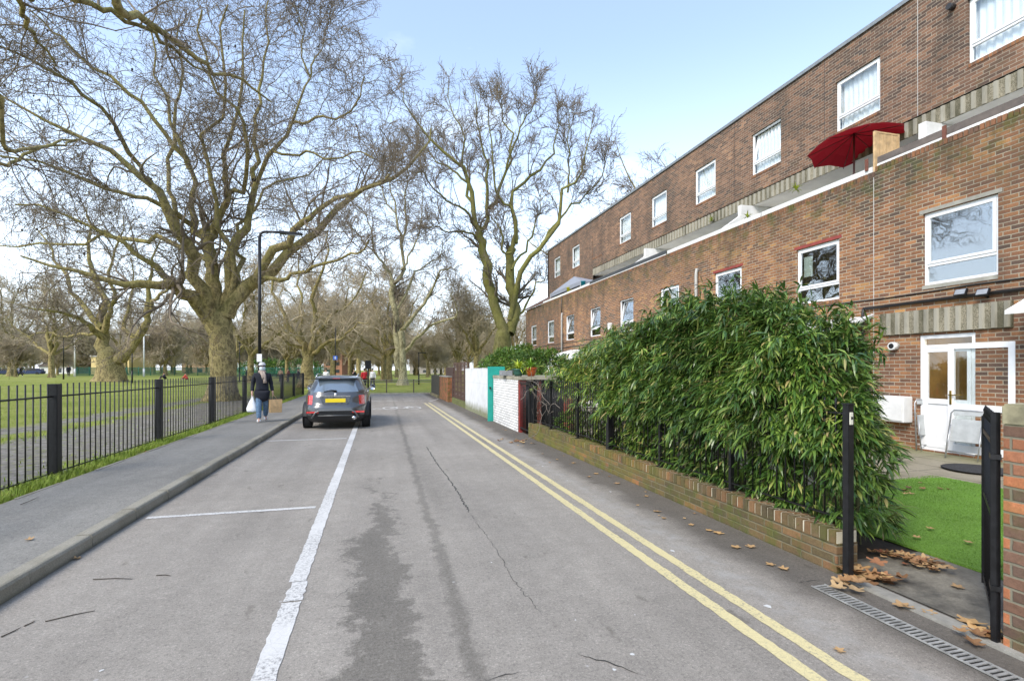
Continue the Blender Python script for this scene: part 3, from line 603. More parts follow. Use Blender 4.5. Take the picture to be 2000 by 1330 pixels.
# terrace doors
for y in (6.6, 10.0, 16.2, 22.6):
    mb = MB(); mb.box((13.17, y, 4.96), (13.198, y+1.8, 6.9)); dd = mb.build('terrace_door', M['upvc'], bld, bevel=.004)
    mb = MB()
    for q in (0, .88): mb.box((13.16, y+.1+q, 5.2), (13.168, y+.82+q, 6.8))
    mb.build('pane', M['glass'], dd)
# tiled lean-to roof at the far end
mb = MB(); mb.add([(XL-.1, 31.9, 6.02), (XL-.1, YE+.2, 6.02), (XU+.02, YE+.2, 6.95), (XU+.02, 31.9, 6.95), (XL-.1, 31.9, 5.94), (XL-.1, YE+.2, 5.94), (XU+.02, YE+.2, 6.87), (XU+.02, 31.9, 6.87)], [(0, 1, 2, 3), (7, 6, 5, 4), (0, 4, 5, 1), (1, 5, 6, 2), (3, 2, 6, 7), (0, 3, 7, 4)])
mb.build('tiled_roof', plain('roof_tile', (.13, .07, .05), .85, var=.4, sc=5, bump=.5), bld)
# movement joints
for X, u in ((XU, 1793), (XU, 1611), (XU, 1248), (XU, 1435), (XU, 1152), (XL, 1707)):
    y = YX(u, X); z0, z1 = (UB, UT-.05) if X == XU else (0, PT-.12)
    mb = MB(); mb.box((X-.003, y, z0), (X-.0005, y+.012, z1)); mb.build('joint', M['mark_w'] if u in (1793, 1707) else M['blackpipe'], bld)
# interior behind the windows
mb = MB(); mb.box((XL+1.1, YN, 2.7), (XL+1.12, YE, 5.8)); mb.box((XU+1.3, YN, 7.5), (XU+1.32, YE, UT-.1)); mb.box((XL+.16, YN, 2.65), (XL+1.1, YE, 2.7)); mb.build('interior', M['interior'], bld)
def window(X, y0, y1, z0, z1, style='plain', curtain=False, lintel=False, tilt=0, sill=False):
    f = MB(); xo = X+.05; t = .055; d = .06
    f.box((xo, y0+.004, z0+.004), (xo+d, y1-.004, z0+t)); f.box((xo, y0+.004, z1-t), (xo+d, y1-.004, z1-.004)); f.box((xo, y0+.004, z0+t), (xo+d, y0+t, z1-t)); f.box((xo, y1-t, z0+t), (xo+d, y1-.004, z1-t))
    zt = z0+.27*(z1-z0); f.box((xo, y0+t, zt-.025), (xo+d, y1-t, zt+.025)); w = f.build('window', M['upvc'], bld, bevel=.004)
    s = MB(); a, b_, c, e = y0+t+.003, y1-t-.003, zt+.028, z1-t-.003; q = .05; xs_ = xo-.014
    s.box((xs_, a, c), (xs_+.05, b_, c+q)); s.box((xs_, a, e-q), (xs_+.05, b_, e)); s.box((xs_, a, c+q), (xs_+.05, a+q, e-q)); s.box((xs_, b_-q, c+q), (xs_+.05, b_, e-q))
    p = MB(); p.box((xs_+.022, a+q-.003, c+q-.003), (xs_+.028, b_-q+.003, e-q+.003))
    p2 = MB(); p2.box((xo+.03, y0+t-.003, z0+t-.003), (xo+.036, y1-t+.003, zt-.022))
    def tl(m):
        if tilt:
            rot = Matrix.Rotation(R(tilt), 3, 'Y'); pv = Vector((xs_, 0, c)); m.v = [tuple(pv+rot @ (Vector(v)-pv)) for v in m.v]
        return m
    if tilt: # inner reveal seen past a tilted sash
        pass
    tl(s).build('sash', M['upvc'], w, bevel=.003); gm_ = M['glass_up'] if X > 11 else M['glass']; tl(p).build('pane', gm_, w); p2.build('pane', gm_, w)
    if curtain:
        n = 60; xs2 = [xo+.13+.018*math.sin(i*.9)+.008*math.sin(i*2.3) for i in range(n)]; vs = []
        for i in range(n): yy = y0+.03+(y1-y0-.06)*i/(n-1); vs += [(xs2[i], yy, (zt+.04 if curtain == 2 else z0+.03)), (xs2[i], yy, z1-.04)]
        cb = MB(); cb.add(vs, [(2*i, 2*i+1, 2*i+3, 2*i+2) for i in range(n-1)], True); cb.build('curtain', M['curtain'], w)
    if curtain == 2: pass
    sb = MB(); sb.box((X-.012, y0-.0, z0-.075), (X+.1, y1+.0, z0-.002)); sb.build('sill', M['sillred'] if not sill else M['concrete'], w)
    if lintel: lb = MB(); lb.box((X-.004, y0-.06, z1+.002), (X+.04, y1+.06, z1+.075)); lb.build('lintel', M['redlintel'] if lintel == 1 else M['concrete'], w)
    return w
M['sillred'] = brick_mat('sill_brick', RED[:5], (.25, .2, .15), bw=.075, vertical=True, dirt=.6)
for i, (a, b_) in enumerate(upW): window(XU, a, b_, *uz, curtain=1, tilt=9 if i == 2 else 0)
for i, (a, b_) in enumerate(lowW): window(XL, a, b_, *lz, curtain=(2 if i in (3, 8, 7) else 0), lintel=(2 if i == 0 else 1 if i in (1, 2) else 0), tilt=(9 if i in (4, 5, 6) else 0), sill=(i == 0))
w0 = lowW[1]; mb = MB(); mb.box((XL+.09, w0[1]-.42, 4.02), (XL+.098, w0[1]-.16, 4.52)); mb.build('notice', plain('pale_paper', (.60, .68, .60), .8), bld)
# pipes, cables, vents, lights
mb = MB(); mb.tube([(XL-.05, YN, 3.02), (XL-.05, YX(1690, XL), 3.02)], .03, 8); mb.build('waste_pipe', M['blackpipe'], bld)
mb = MB(); mb.tube([(XL-.05, YX(1690, XL), 3.02), (XL-.05, YX(1690, XL)+.02, 2.9), (XL-.05, YX(1690, XL)+.02, .1)], .03, 8); mb.build('waste_pipe', M['blackpipe'], bld)
pts = [(XL-.015, y, 3.20+.012*math.sin(y*2.1)) for y in np.arange(YN, 34, .8)]; mb = MB(); mb.tube(pts, .014, 6); mb.build('cable', M['blackpipe'], bld)
pts = [(XL-.02, y, 2.96+.01*math.sin(y*1.3)) for y in np.arange(10.2, 34, 1)]; mb = MB(); mb.tube(pts, .02, 6); mb.build('cable', M['blackpipe'], bld)
for u, zt in ((1361, 5.0), (1098, 4.9)):
    y = YX(u, XL-.06); mb = MB(); mb.tube([(XL+.02, y, zt), (XL-.07, y, zt+.03), (XL-.09, y, zt-.12), (XL-.09, y, .1)], .05, 10)
    pp = mb.build('downpipe', plain('grey_pipe', (.42, .41, .38), .6, var=.15), bld)
    mb = MB()
    for z in (1.2, 2.6, 3.7, 4.5): mb.tube([(XL-.09, y, z), (XL-.09, y, z+.05)], .062, 10)
    mb.build('collar', plain('grey_pipe2', (.36, .35, .33), .6), pp)
y = YX(1098, XL); mb = MB(); mb.tube([(XL-.04, y, 4.9), (XL-.04, y, PT)], .03, 8); mb.build('downpipe', plain('brownpipe', (.10, .08, .06), .6), bld)
p = onX(1862, 15, XU); mb = MB(); mb.tube([(XU-.14, p.y, p.z), (XU, p.y, p.z)], .065, 12); mb.build('vent', M['blackpipe'], bld)
p = onX(1194, 635, XL); mb = MB(); mb.box((XL-.12, p.y-.1, p.z-.22), (XL-.001, p.y+.15, p.z+.1)); mb.build('meter_box', M['white_paint'], bld, bevel=.01)
p = onX(1750, 676, XL); mb = MB(); mb.tube([(XL-.13, p.y, p.z), (XL-.001, p.y, p.z)], .08, 14); v = mb.build('boiler_vent', M['white_paint'], bld); mb = MB(); mb.tube([(XL-.134, p.y, p.z), (XL-.131, p.y, p.z)], .055, 12); mb.build('vent_hole', M['black'], v)
for i, u in enumerate((1877, 1920)):
    p = onX(u, 573, XL-.12); rt = Matrix.Rotation(R(25), 3, 'Y'); mb = MB(); mb.box((p.x-.03, p.y-.1, p.z-.05), (p.x+.02, p.y+.1, p.z+.08), rt); f_ = mb.build('floodlight', M['black'], bld, bevel=.004)
    mb = MB(); mb.box((p.x-.034, p.y-.085, p.z-.035), (p.x-.0305, p.y+.085, p.z+.065), rt, (p.x-.005, p.y, p.z+.015)); mb.build('lens', M['grey'], f_); mb = MB(); mb.bar((p.x+.02, p.y, p.z-.02), (XL+.01, p.y, p.z-.07), .03); mb.build('bracket', M['black'], f_)
# patio door: frame, fixed side, open leaf
df = MB(); x0 = XL+.03; z0, z1 = .13, 2.355; t = .075
df.box((x0, dy0+.004, z0), (x0+.07, dy0+t, z1)); df.box((x0, dy1-t, z0), (x0+.07, dy1-.004, z1)); df.box((x0, dy0+t, z1-t), (x0+.07, dy1-t, z1)); df.box((x0, dy0+t, 2.10), (x0+.07, dy1-t, 2.16)); df.box((x0-.01, dy0, .10), (x0+.09, dy1, z0+.045))
ym = dy1-.66
dw = df.build('patio_door', M['upvc'], bld, bevel=.004)
b = MB(); ya, yb = dy0+t+.004, dy1-t-.004
for (a, c, e, f_) in ((ya, yb, .18, .27), (ya, yb, 1.02, 1.12), (ya, yb, 2.02, 2.095), (ya, ya+.07, .27, 1.02), (yb-.07, yb, .27, 1.02), (ya, ya+.07, 1.12, 2.02), (yb-.07, yb, 1.12, 2.02)): b.box((x0-.012, a, e), (x0+.04, c, f_))
b.build('door_leaf_frame', M['upvc'], dw, bevel=.003)
b = MB(); b.box((x0+.01, ya+.07, .27), (x0+.03, yb-.07, 1.02)); b.build('panel', M['upvc'], dw)
b = MB(); b.box((x0+.012, ya+.07, 1.12), (x0+.018, yb-.07, 2.02)); b.box((x0+.012, ya, 2.165), (x0+.018, yb, 2.275)); b.build('pane', M['glass_clear'], dw)
# lit kitchen behind the door
kt = NT('kitchen_wall'); kt.fin(kt.mix(kt.mr(kt.noise(1.5,3),.4,.6),(.46,.36,.20),(.30,.24,.14)), .8)
b = MB(); X2 = XL+2.6
b.add([(XL+.15, dy0-1.4, .1), (X2, dy0-1.4, .1), (X2, dy1+.8, .1), (XL+.15, dy1+.8, .1), (XL+.15, dy0-1.4, 2.6), (X2, dy0-1.4, 2.6), (X2, dy1+.8, 2.6), (XL+.15, dy1+.8, 2.6)], [(0, 1, 2, 3), (4, 7, 6, 5), (1, 5, 6, 2), (0, 4, 5, 1), (3, 2, 6, 7)]); b.build('kitchen_room', kt.m, bld)
b = MB(); b.box((X2-.4, dy0-1.2, .1), (X2-.01, dy1+.7, 1.0)); b.box((X2-.3, dy0-.2, 1.45), (X2-.01, dy1+.2, 1.49)); b.box((X2-.3, dy0-.2, 1.95), (X2-.01, dy1+.2, 1.98)); [b.box((X2-.25, dy0+q*.23, 1.49), (X2-.15, dy0+q*.23+.1, 1.49+.12+.05*(q%3))) for q in range(6)]; b.box((X2-.35, dy1-.6, 1.0), (X2-.1, dy1-.3, 1.3)); b.build('kitchen_counter', plain('kitchen_dark', (.12, .10, .08), .5), bld)
p_ = onX(1824, 748, XL+2.0); b = MB(); b.box((p_.x-.1, p_.y-.13, 1.1), (p_.x+.1, p_.y+.13, 1.62)); e_ = NT('lamp_glow'); e_.b.inputs['Emission Color'].default_value = (1, .62, .22, 1); e_.b.inputs['Emission Strength'].default_value = 5; b.build('kitchen_lamp', e_.fin((.8, .5, .2), .7), bld)
kl = bpy.data.lights.new('kitchen_light', 'POINT'); kl.energy = 16; kl.color = (1, .72, .38); kl.shadow_soft_size = .15; ko = bpy.data.objects.new('kitchen_light', kl); COL.objects.link(ko); ko.location = (XL+1.2, (dy0+dy1)/2, 2.2)
# open leaf, hinged on the right, standing well out from the wall
q0 = onX(1980, 0, XL-.15); hx, hy = XL-.12, dy0-.68; 
P0 = Vector((XL-.02, YX(1985, XL-.02), 0)); 
pa = onG(1853, 886, .10); pb = onG(1985, 905, .10)
L0 = Vector((pa.x, pa.y, .17)); L1 = Vector((pb.x, pb.y, .17)); dl = (L1-L0); ln = dl.length; dl.normalize()
leafH = 1.98
def LQ(s, z, off=0): n_ = Vector((-dl.y, dl.x, 0)); return L0+dl*s+Vector((0, 0, z))+n_*off
def lbar(b, s0, s1, z0_, z1_, th=.06, off=0):
    c = [LQ(s0, z0_, off-th/2), LQ(s1, z0_, off-th/2), LQ(s1, z0_, off+th/2), LQ(s0, z0_, off+th/2), LQ(s0, z1_, off-th/2), LQ(s1, z1_, off-th/2), LQ(s1, z1_, off+th/2), LQ(s0, z1_, off+th/2)]
    b.add(c, [(0, 3, 2, 1), (4, 5, 6, 7), (0, 1, 5, 4), (1, 2, 6, 5), (2, 3, 7, 6), (3, 0, 4, 7)])
leaf = thing('open_door', 'white glazed patio door leaf standing wide open with a brass handle', 'door', (L0.x, L0.y, .17))
leafH = (HZ-672)/F*(L0.x*S_+L0.y*C_)+H-.17
b = MB(); lbar(b, 0, .1, 0, leafH); lbar(b, ln-.1, ln, 0, leafH); lbar(b, .1, ln-.1, 0, .13); lbar(b, .1, ln-.1, leafH*.385, leafH*.385+.11); lbar(b, .1, ln-.1, leafH-.1, leafH); b.build('frame', M['upvc'], leaf, bevel=.004)
b = MB(); lbar(b, .1, ln-.1, .13, leafH*.385, .01); lbar(b, .1, ln-.1, leafH*.385+.11, leafH-.1, .01); b.build('pane', M['glass_clear'], leaf)
for sg in (-1, 1):
    b = MB(); lbar(b, .035, .07, .86, 1.12, .01, sg*.036); lbar(b, .04, .17, 1.03, 1.05, .018, sg*.07); lbar(b, .04, .06, 1.03, 1.05, .04, sg*.05); b.build('handle', M['brass'], leaf)
# white lean-to porch at the right edge
prc = MB(); py1 = YX(1984, XL-.5); X9 = XL-1.5
prc.box((XL-.16, py1-.14, .1), (XL-.06, py1-.02, 2.62)); prc.box((XL-.14, 3.0, 2.4), (XL-.04, py1-.14, 2.5)); prc.build('porch_frame', M['upvc'], bld)
mb = MB(); mb.add([(XL-.75, 3, 2.62), (XL-.75, py1, 2.62), (XL-.03, py1, 2.95), (XL-.03, 3, 2.95), (XL-.75, 3, 2.56), (XL-.75, py1, 2.56), (XL-.03, py1, 2.89), (XL-.03, 3, 2.89)], [(0, 1, 2, 3), (7, 6, 5, 4), (0, 4, 5, 1), (1, 5, 6, 2), (3, 2, 6, 7), (0, 3, 7, 4)]); mb.build('porch_roof', M['white_paint'], bld)
mb = MB(); mb.box((XL-.12, 3, .2), (XL-.1, py1-.16, 2.38)); mb.build('porch_glazing', M['glass'], bld)
# small canopy above hedge and large lean-to further on
def leanto(y0, y1, z0, z1, out_, nm, solid=False):
    mb = MB(); xa = XL-out_; mb.add([(xa, y0, z0), (xa, y1, z0), (XL-.01, y1, z1), (XL-.01, y0, z1), (xa, y0, z0-.04), (xa, y1, z0-.04), (XL-.01, y1, z1-.04), (XL-.01, y0, z1-.04)], [(0, 1, 2, 3), (7, 6, 5, 4), (0, 4, 5, 1), (1, 5, 6, 2), (3, 2, 6, 7), (0, 3, 7, 4)])
    o = mb.build(nm+'_roof', M['white_paint'] if solid else plain('polycarb', (.62, .63, .62), .3), bld)
    mb = MB(); n = max(2, int((y1-y0)/.6))
    for i in range(n+1): yy = y0+(y1-y0)*i/n; mb.bar((xa-.01, yy, z0+.015), (XL-.03, yy, z1+.015), .04, .03)
    mb.build('glazing_bar', M['upvc'], o)
    if solid:
        mb = MB(); mb.box((xa+.1, y0+.05, .1), (XL-.02, y0+.15, z0-.06)); mb.box((xa+.1, y0+.15, .1), (xa+.2, y1-.05, z0-.06)); mb.prism([(xa+.1, z0-.06), (XL-.02, z0-.06), (XL-.02, z1-.06)], .1, 'y', y0+.05); mb.build(nm+'_wall', M['white_paint'], o)
leanto(YX(1706, XL), YX(1706, XL)+2.2, 2.55, 2.86, .8, 'canopy'); leanto(19.8, 26.5, 2.15, 2.75, 2.3, 'outhouse', True)
# ---------------------------------------------------------------- terrace things
def parasol():
    c = onX(1668, 262, XU-.65); t = thing('parasol', 'open dark red parasol on the roof terrace', 'parasol', (c.x, c.y, 4.95))
    b = MB(); b.tube([(c.x, c.y, 4.95), (c.x, c.y, c.z+.12)], .022, 8); b.build('pole', plain('brown_pole', (.10, .04, .03), .5), t)
    b = MB(); n = 8; rad = 1.06; rim = []; rot = Matrix.Rotation(R(-7), 3, 'X')
    cc_ = Vector((c.x, c.y, c.z+.02)); vs = [cc_]; fs = []
    for ring, (rf, zf) in enumerate(((.35, -.08), (.7, -.21), (1, -.37))):
        for k_ in range(n*2):
            w = 2*math.pi*k_/(n*2)+.2; s_ = 1 if k_ % 2 == 0 else .90; vs.append(cc_+rot @ Vector((rad*rf*s_*math.cos(w), rad*rf*s_*math.sin(w), zf+(0 if k_ % 2 == 0 else .05*rf))))
    N2 = n*2
    for k_ in range(N2): fs.append((0, 1+k_, 1+(k_+1) % N2)); [fs.append((1+N2*q+k_, 1+N2*(q+1)+k_, 1+N2*(q+1)+(k_+1) % N2, 1+N2*q+(k_+1) % N2)) for q in range(2)]
    b.add(vs, fs); mm = NT('red_canvas'); tr = mm.n('ShaderNodeBsdfTranslucent'); mix_ = mm.n('ShaderNodeMixShader'); mix_.inputs[0].default_value = .35; tr.inputs[0].default_value = (.28, .006, .012, 1)
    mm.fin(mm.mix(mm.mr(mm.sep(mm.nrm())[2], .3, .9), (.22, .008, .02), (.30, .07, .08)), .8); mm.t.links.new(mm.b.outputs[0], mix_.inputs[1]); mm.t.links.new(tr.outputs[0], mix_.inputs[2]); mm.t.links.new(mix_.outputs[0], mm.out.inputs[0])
    cn = b.build('canopy', mm.m, t, fix=False)
    for k_ in range(n):
        e = vs[1+N2*2+2*k_]; b = MB(); b.tube([cc_-Vector((0, 0, .03)), e-Vector((0, 0, .03))], .009, 5); b.build('rib', plain('rib_wood', (.09, .03, .025), .6) if k_ == 0 else bpy.data.materials['rib_wood'], t)
    b = MB(); b.lathe([(0, .1), (.03, .08), (.03, 0), (0, 0)], cc_, 8); b.build('finial', bpy.data.materials['rib_wood'], t)
parasol()
c = onX(1732, 318, XL+.45)
t = thing('timber_screen', 'pale wooden screen box standing beside the red parasol', 'screen', (c.x, c.y, c.z))
yb = YX(1712, XL+.4); zt = onX(1712, 256, XL+.4).z; rr_ = ray(1753, HZ); xb = yb*rr_.x/rr_.y
b = MB()
for i in range(6): b.box((XL+.4+(xb-XL-.4)*i/6+.005, yb+.01, 5.6), (XL+.4+(xb-XL-.4)*(i+1)/6-.005, yb+.03, zt-.03))
b.build('boarding', M['timber'], t)
for xx in (XL+.36, xb): b = MB(); b.box((xx, yb, 4.96), (xx+.06, yb+.05, zt)); b.build('post', M['timber'], t)
b = MB(); b.box((XL+.42, yb, zt-.035), (xb, yb+.05, zt-.002)); b.build('top_rail', M['timber'], t)
# grey gazebo
g_ = thing('gazebo', 'grey fabric gazebo with sloping top on the far terrace', 'gazebo', (XL+1.0, 28.5, 4.95))
gz = plain('grey_canvas', (.27, .29, .34), .8, var=.1); x0, x1, y0, y1 = XL+.26, XL+1.5, 25.9, 30.9; ze = 6.5
pk = Vector(((x0+x1)/2, (y0+y1)/2, 7.2)); b = MB()
cs = [Vector((x0, y0, ze)), Vector((x1, y0, ze)), Vector((x1, y1, ze)), Vector((x0, y1, ze))]; cl_ = [c_-Vector((0, 0, .22)) for c_ in cs]
b.add([pk]+cs+cl_, [(0, 1, 2), (0, 2, 3), (0, 3, 4), (0, 4, 1), (1, 5, 6, 2), (2, 6, 7, 3), (3, 7, 8, 4), (4, 8, 5, 1)]); b.build('canopy', gz, g_)
for c_ in cs: b = MB(); b.tube([(c_.x, c_.y, 4.95), (c_.x, c_.y, ze)], .03, 6); b.build('leg', M['grey'], g_)
def bucket(nm, lab, cat, p, r_, h_, mat, grp=None):
    b = MB(); b.lathe([(0, 0), (r_*.75, 0), (r_, h_), (r_*1.07, h_), (r_*1.07, h_*.94), (r_*.9, h_*.94), (r_*.65, .02)], p, 14); return tag(b.build(nm, mat), lab, cat, grp)
q = onX(1139, 555, XL+.35); bucket('bucket', 'turquoise bucket on the terrace edge under the gazebo', 'bucket', (q.x, q.y, q.z-.15), .13, .30, plain('turquoise', (.02, .35, .45), .4))
q = onX(1112, 567, XL+.3); bucket('watering_pot', 'yellow pot on the terrace edge at the foot of the gazebo', 'pot', (q.x, q.y, q.z-.15), .17, .3, plain('yellow_plastic', (.65, .60, .02), .4))
# ================================================================ ROADSIDE GARDEN WALLS ON THE RIGHT
ww = thing('painted_wall', 'smooth white painted garden wall with green algae along its foot', 'wall', (WALLX, 19, 0))
k = NT('white_render'); x, y, z = k.sep(k.pos())[:3]; c = k.mix(k.mr(k.noise(2.2, 6, .7), .45, .7, 0, .35), (.74, .75, .75), (.42, .42, .40)); lo = k.mr(k.m_('SUBTRACT', z, k.m_('MULTIPLY', k.noise(3, 5, .7), .5)), .18, -.12, 0, .85); c = k.mix(lo, c, (.16, .17, .05)); c = k.mix(k.mr(k.m_('ADD', z, k.m_('MULTIPLY', k.noise(9, 4, stretch=(1, 1, .1)), .3)), 1.82, 1.95, 0, .6), c, (.2, .2, .17)); c = k.mix(k.mr(k.m_('ABSOLUTE', k.m_('SUBTRACT', z, 1.18)), .0, .02, .35, 0), c, (.45, .45, .43)); k.bump(k.noise(20, 4), .2, .006)
M['render'] = k.fin(c, .75)
Yw0, Yw1 = 16.42, YX(909, WALLX)
b = MB(); b.box((WALLX, Yw0, -.05), (WALLX+.22, Yw1, 1.74)); b.build('wall_face', M['render'], ww)
b = MB(); b.box((WALLX-.17, Yw0-.06, -.05), (WALLX+.40, Yw0-.002, 1.78)); b.build('end_board', plain('teal_paint', (.015, .34, .27), .45, var=.12), ww, bevel=.006)
b = MB(); b.box((WALLX-.12, Yw0-.12, 1.05), (WALLX-.08, Yw0-.061, 1.12)); b.build('latch', M['black'], ww)
bs = thing('bin_store', 'white painted brick bin store with concrete slab roof and red brick opening', 'bin store', (WALLX, 13.3, 0))
Yb0, Yb1 = 13.3, 16.3
b = MB(); b.box((WALLX, Yb0, -.05), (WALLX+.11, Yb1, 1.40)); b.build('white_wall', M['brick_white'], bs)
b = MB(); b.box((WALLX+.01, Yb0-.02, -.05), (WALLX+.112, Yb0-.001, 1.40)); b.box((WALLX+.112, Yb0-.02, -.05), (WALLX+.22, Yb0+.1, 1.38)); b.box((5.02, Yb0-.02, -.05), (5.25, Yb0+.2, 1.38)); b.box((4.25, Yb0+.02, -.05), (4.34, Yb0+.2, 1.38)); b.build('jamb', brick_mat('jamb_brick', [(0, (.2, .05, .035)), (1, (.36, .09, .06))], (.2, .15, .12)), bs)
b = MB(); b.box((WALLX-.02, Yb0-.06, 1.402), (5.65, Yb1+.02, 1.50)); b.build('slab', plain('old_slab', (.30, .28, .21), .9, var=.35, sc=4, bump=.5), bs, bevel=.01)
b = MB(); b.box((5.252, Yb0, -.05), (5.62, Yb0+.12, 1.39)); b.box((WALLX+.3, Yb1-.1, -.05), (5.6, Yb1, 1.39)); b.build('side_panel', M['concrete'], bs)
b = MB(); b.box((4.38, Yb0+.12, 0), (5.0, Yb0+.16, 1.3)); b.box((3.92, Yb0+.12, 0), (4.22, Yb0+.16, 1.3)); b.build('door', plain('dark_door', (.02, .022, .022), .6), bs)
# small barred gate in front of it
sg = thing('side_gate', 'narrow black barred gate between the bin store and the low wall', 'gate', (WALLX+.05, 12.4, 0))
b = MB()
for z in (.12, 1.3): b.box((WALLX+.035, 12.38, z), (WALLX+.065, 13.24, z+.03))
b.build('rail', M['black'], sg)
for i in range(9): y = 12.4+.1*i; b = MB(); b.tube([(WALLX+.05, y, .06), (WALLX+.05, y, 1.38)], .008, 5); b.build('bar', M['black'], sg)
b = MB(); b.box((WALLX+.03, 12.33, -.02), (WALLX+.08, 12.38, 1.42)); b.build('post', M['black'], sg); b = MB(); b.box((WALLX+.03, 13.2, -.02), (WALLX+.1, 13.27, 1.3)); b.build('post', plain('red_paint', (.25, .03, .025), .6), sg)
# brown woven fence, piers, ivy covered end
lf_ = thing('lattice_fence', 'dark brown woven timber fence panel between white wall and brick pier', 'fence', (WALLX+.1, 24, 0))
y0, y1 = Yw1+.05, YX(884, WALLX); y1 = 25.9
b = MB(); br = plain('brown_slat', (.085, .045, .03), .8, var=.35, sc=12)
z = .3
while z < 1.98: b.box((WALLX+.085+(.012 if int(z*40) % 2 else -.012), y0, z), (WALLX+.10+(.012 if int(z*40) % 2 else -.012), y1, z+.05)); z += .062
b.build('slats', br, lf_)
n = 5
for i in range(n): yy = y0+(y1-y0)*i/(n-1); b = MB(); b.box((WALLX+.115, yy-.03, .0), (WALLX+.17, yy+.03, 2.02)); b.build('post', br, lf_)
b = MB(); b.box((WALLX+.02, y0, -.05), (WALLX+.24, y1+.2, .27)); b.build('plinth', plain('mossy_plinth', (.13, .14, .045), .95, var=.4, sc=5, bump=.5), lf_, bevel=.01)
b = MB(); b.box((WALLX+.08, 26.1, 0), (WALLX+.17, 28.9, 1.8)); tag(b.build('board_fence', plain('dark_board', (.07, .04, .03), .8, var=.35, sc=9)), 'plain dark brown board fence behind the brick pier', 'fence')
pr = thing('gate_pier', 'short red brick pier with mossy side and pale cap beside the woven fence', 'pier', (WALLX, 28.5, 0))
b = MB(); b.box((WALLX-.12, 26.5, -.05), (WALLX+.25, 30.2, 1.28)); b.build('brickwork', brick_mat('pier_far', [(0, (.16, .06, .03)), (1, (.42, .15, .06))], (.22, .18, .12), moss=.9), pr)
b = MB(); b.box((WALLX-.15, 26.47, 1.282), (WALLX+.28, 30.23, 1.35)); b.build('cap', M['concrete'], pr, bevel=.008)
b = MB(); b.box((WALLX-.10, 30.6, -.05), (WALLX+.2, 35.2, 1.32)); dk = b.build('dark_gate', plain('dark_mossy', (.05, .045, .03), .85, var=.5, sc=8, bump=.6)); tag(dk, 'dark weathered solid gate at the far end of the lane', 'gate')
b = MB(); b.box((WALLX-.2, 30.4, -.05), (WALLX+.3, 35.2, .14)); tag(b.build('stone_plinth', plain('plinth_b', (.20, .17, .09), .95, var=.4, sc=3, bump=.5), bevel=.02), 'low mossy stone plinth under the dark far gate', 'plinth')
# pots and plants on the slab
def spiky(root, c, n, ln_, cols, seed, w=.02, nm='leaves'):
    r = random.Random(seed); b = MB()
    for i in range(n):
        a = r.uniform(0, 6.283); el = r.uniform(.35, 1.45); L = ln_*r.uniform(.6, 1.1); d = Vector((math.cos(a), math.sin(a), 0)); pts = []; p = Vector(c); ww_ = w*r.uniform(.7, 1.2)
        s = Vector((-math.sin(a), math.cos(a), 0)); e = el; vs = []
        for q in range(6):
            wd = ww_*(1-(q/5)**1.6)*(.6+.4*min(1, q/1.5)); vs += [p-s*wd, p+s*wd]; p = p+(d*math.cos(e)+Vector((0, 0, 1))*math.sin(e))*L/5; e -= .32
        b.add(vs, [(2*q, 2*q+1, 2*q+3, 2*q+2) for q in range(5)], True)
    return b.build(nm, cols, root, fix=False)
def pot(lab, c, r_, h_, mat, seed, leafc, n):
    t = thing('plant_pot', lab, 'plant pot', c, group='pots on the bin store roof'); b = MB()
    b.lathe([(0, 0), (r_*.6, 0), (r_*.88, h_*.45), (r_*.96, h_*.8), (r_*1.08, h_*.84), (r_*1.1, h_), (r_*.98, h_), (r_*.9, h_*.85), (0, h_*.83)], c, 20); b.build('pot', mat, t)
    spiky(t, (c[0], c[1], c[2]+h_*.8), n, .50, leafc, seed, .026); return t
la = plain('yellow_green_leaf', (.42, .50, .04), .5, var=.4, sc=9); lb_ = plain('green_strap_leaf', (.22, .38, .04), .5, var=.4, sc=9)
c1 = py = None
def onY(u, v, Y): r_ = ray(u, v); return Vector((0, 0, H))+r_*(Y/r_.y)
a = onY(1012, 736, 13.6); pot('dark green glazed pot of yellow-green spider plant', (a.x, a.y, 1.502), .155, .20, plain('green_glaze', (.03, .11, .08), .25), 1, la, 70)
a = onY(1037, 736, 13.55); pot('orange terracotta pot with strappy green leaves', (a.x, a.y, 1.502), .155, .24, plain('terracotta', (.50, .11, .025), .35, var=.2), 2, lb_, 80)
a = onY(991, 736, 14.6); b = MB(); b.box((a.x-.2, a.y-.15, 1.502), (a.x+.12, a.y+.2, 1.66)); tag(b.build('trough', M['grey'], bevel=.01), 'grey trough behind the green pot on the bin store roof', 'trough')
a = onY(1079, 735, 14.6); b = MB(); b.tube([(a.x-.06, a.y, 1.5), (a.x-.1, a.y+.1, 1.78), (a.x+.04, a.y+.1, 1.8), (a.x+.1, a.y, 1.5)], .018, 8); tag(b.build('chair_back', M['white_paint']), 'white tubular chair back showing above the bin store roof', 'chair')
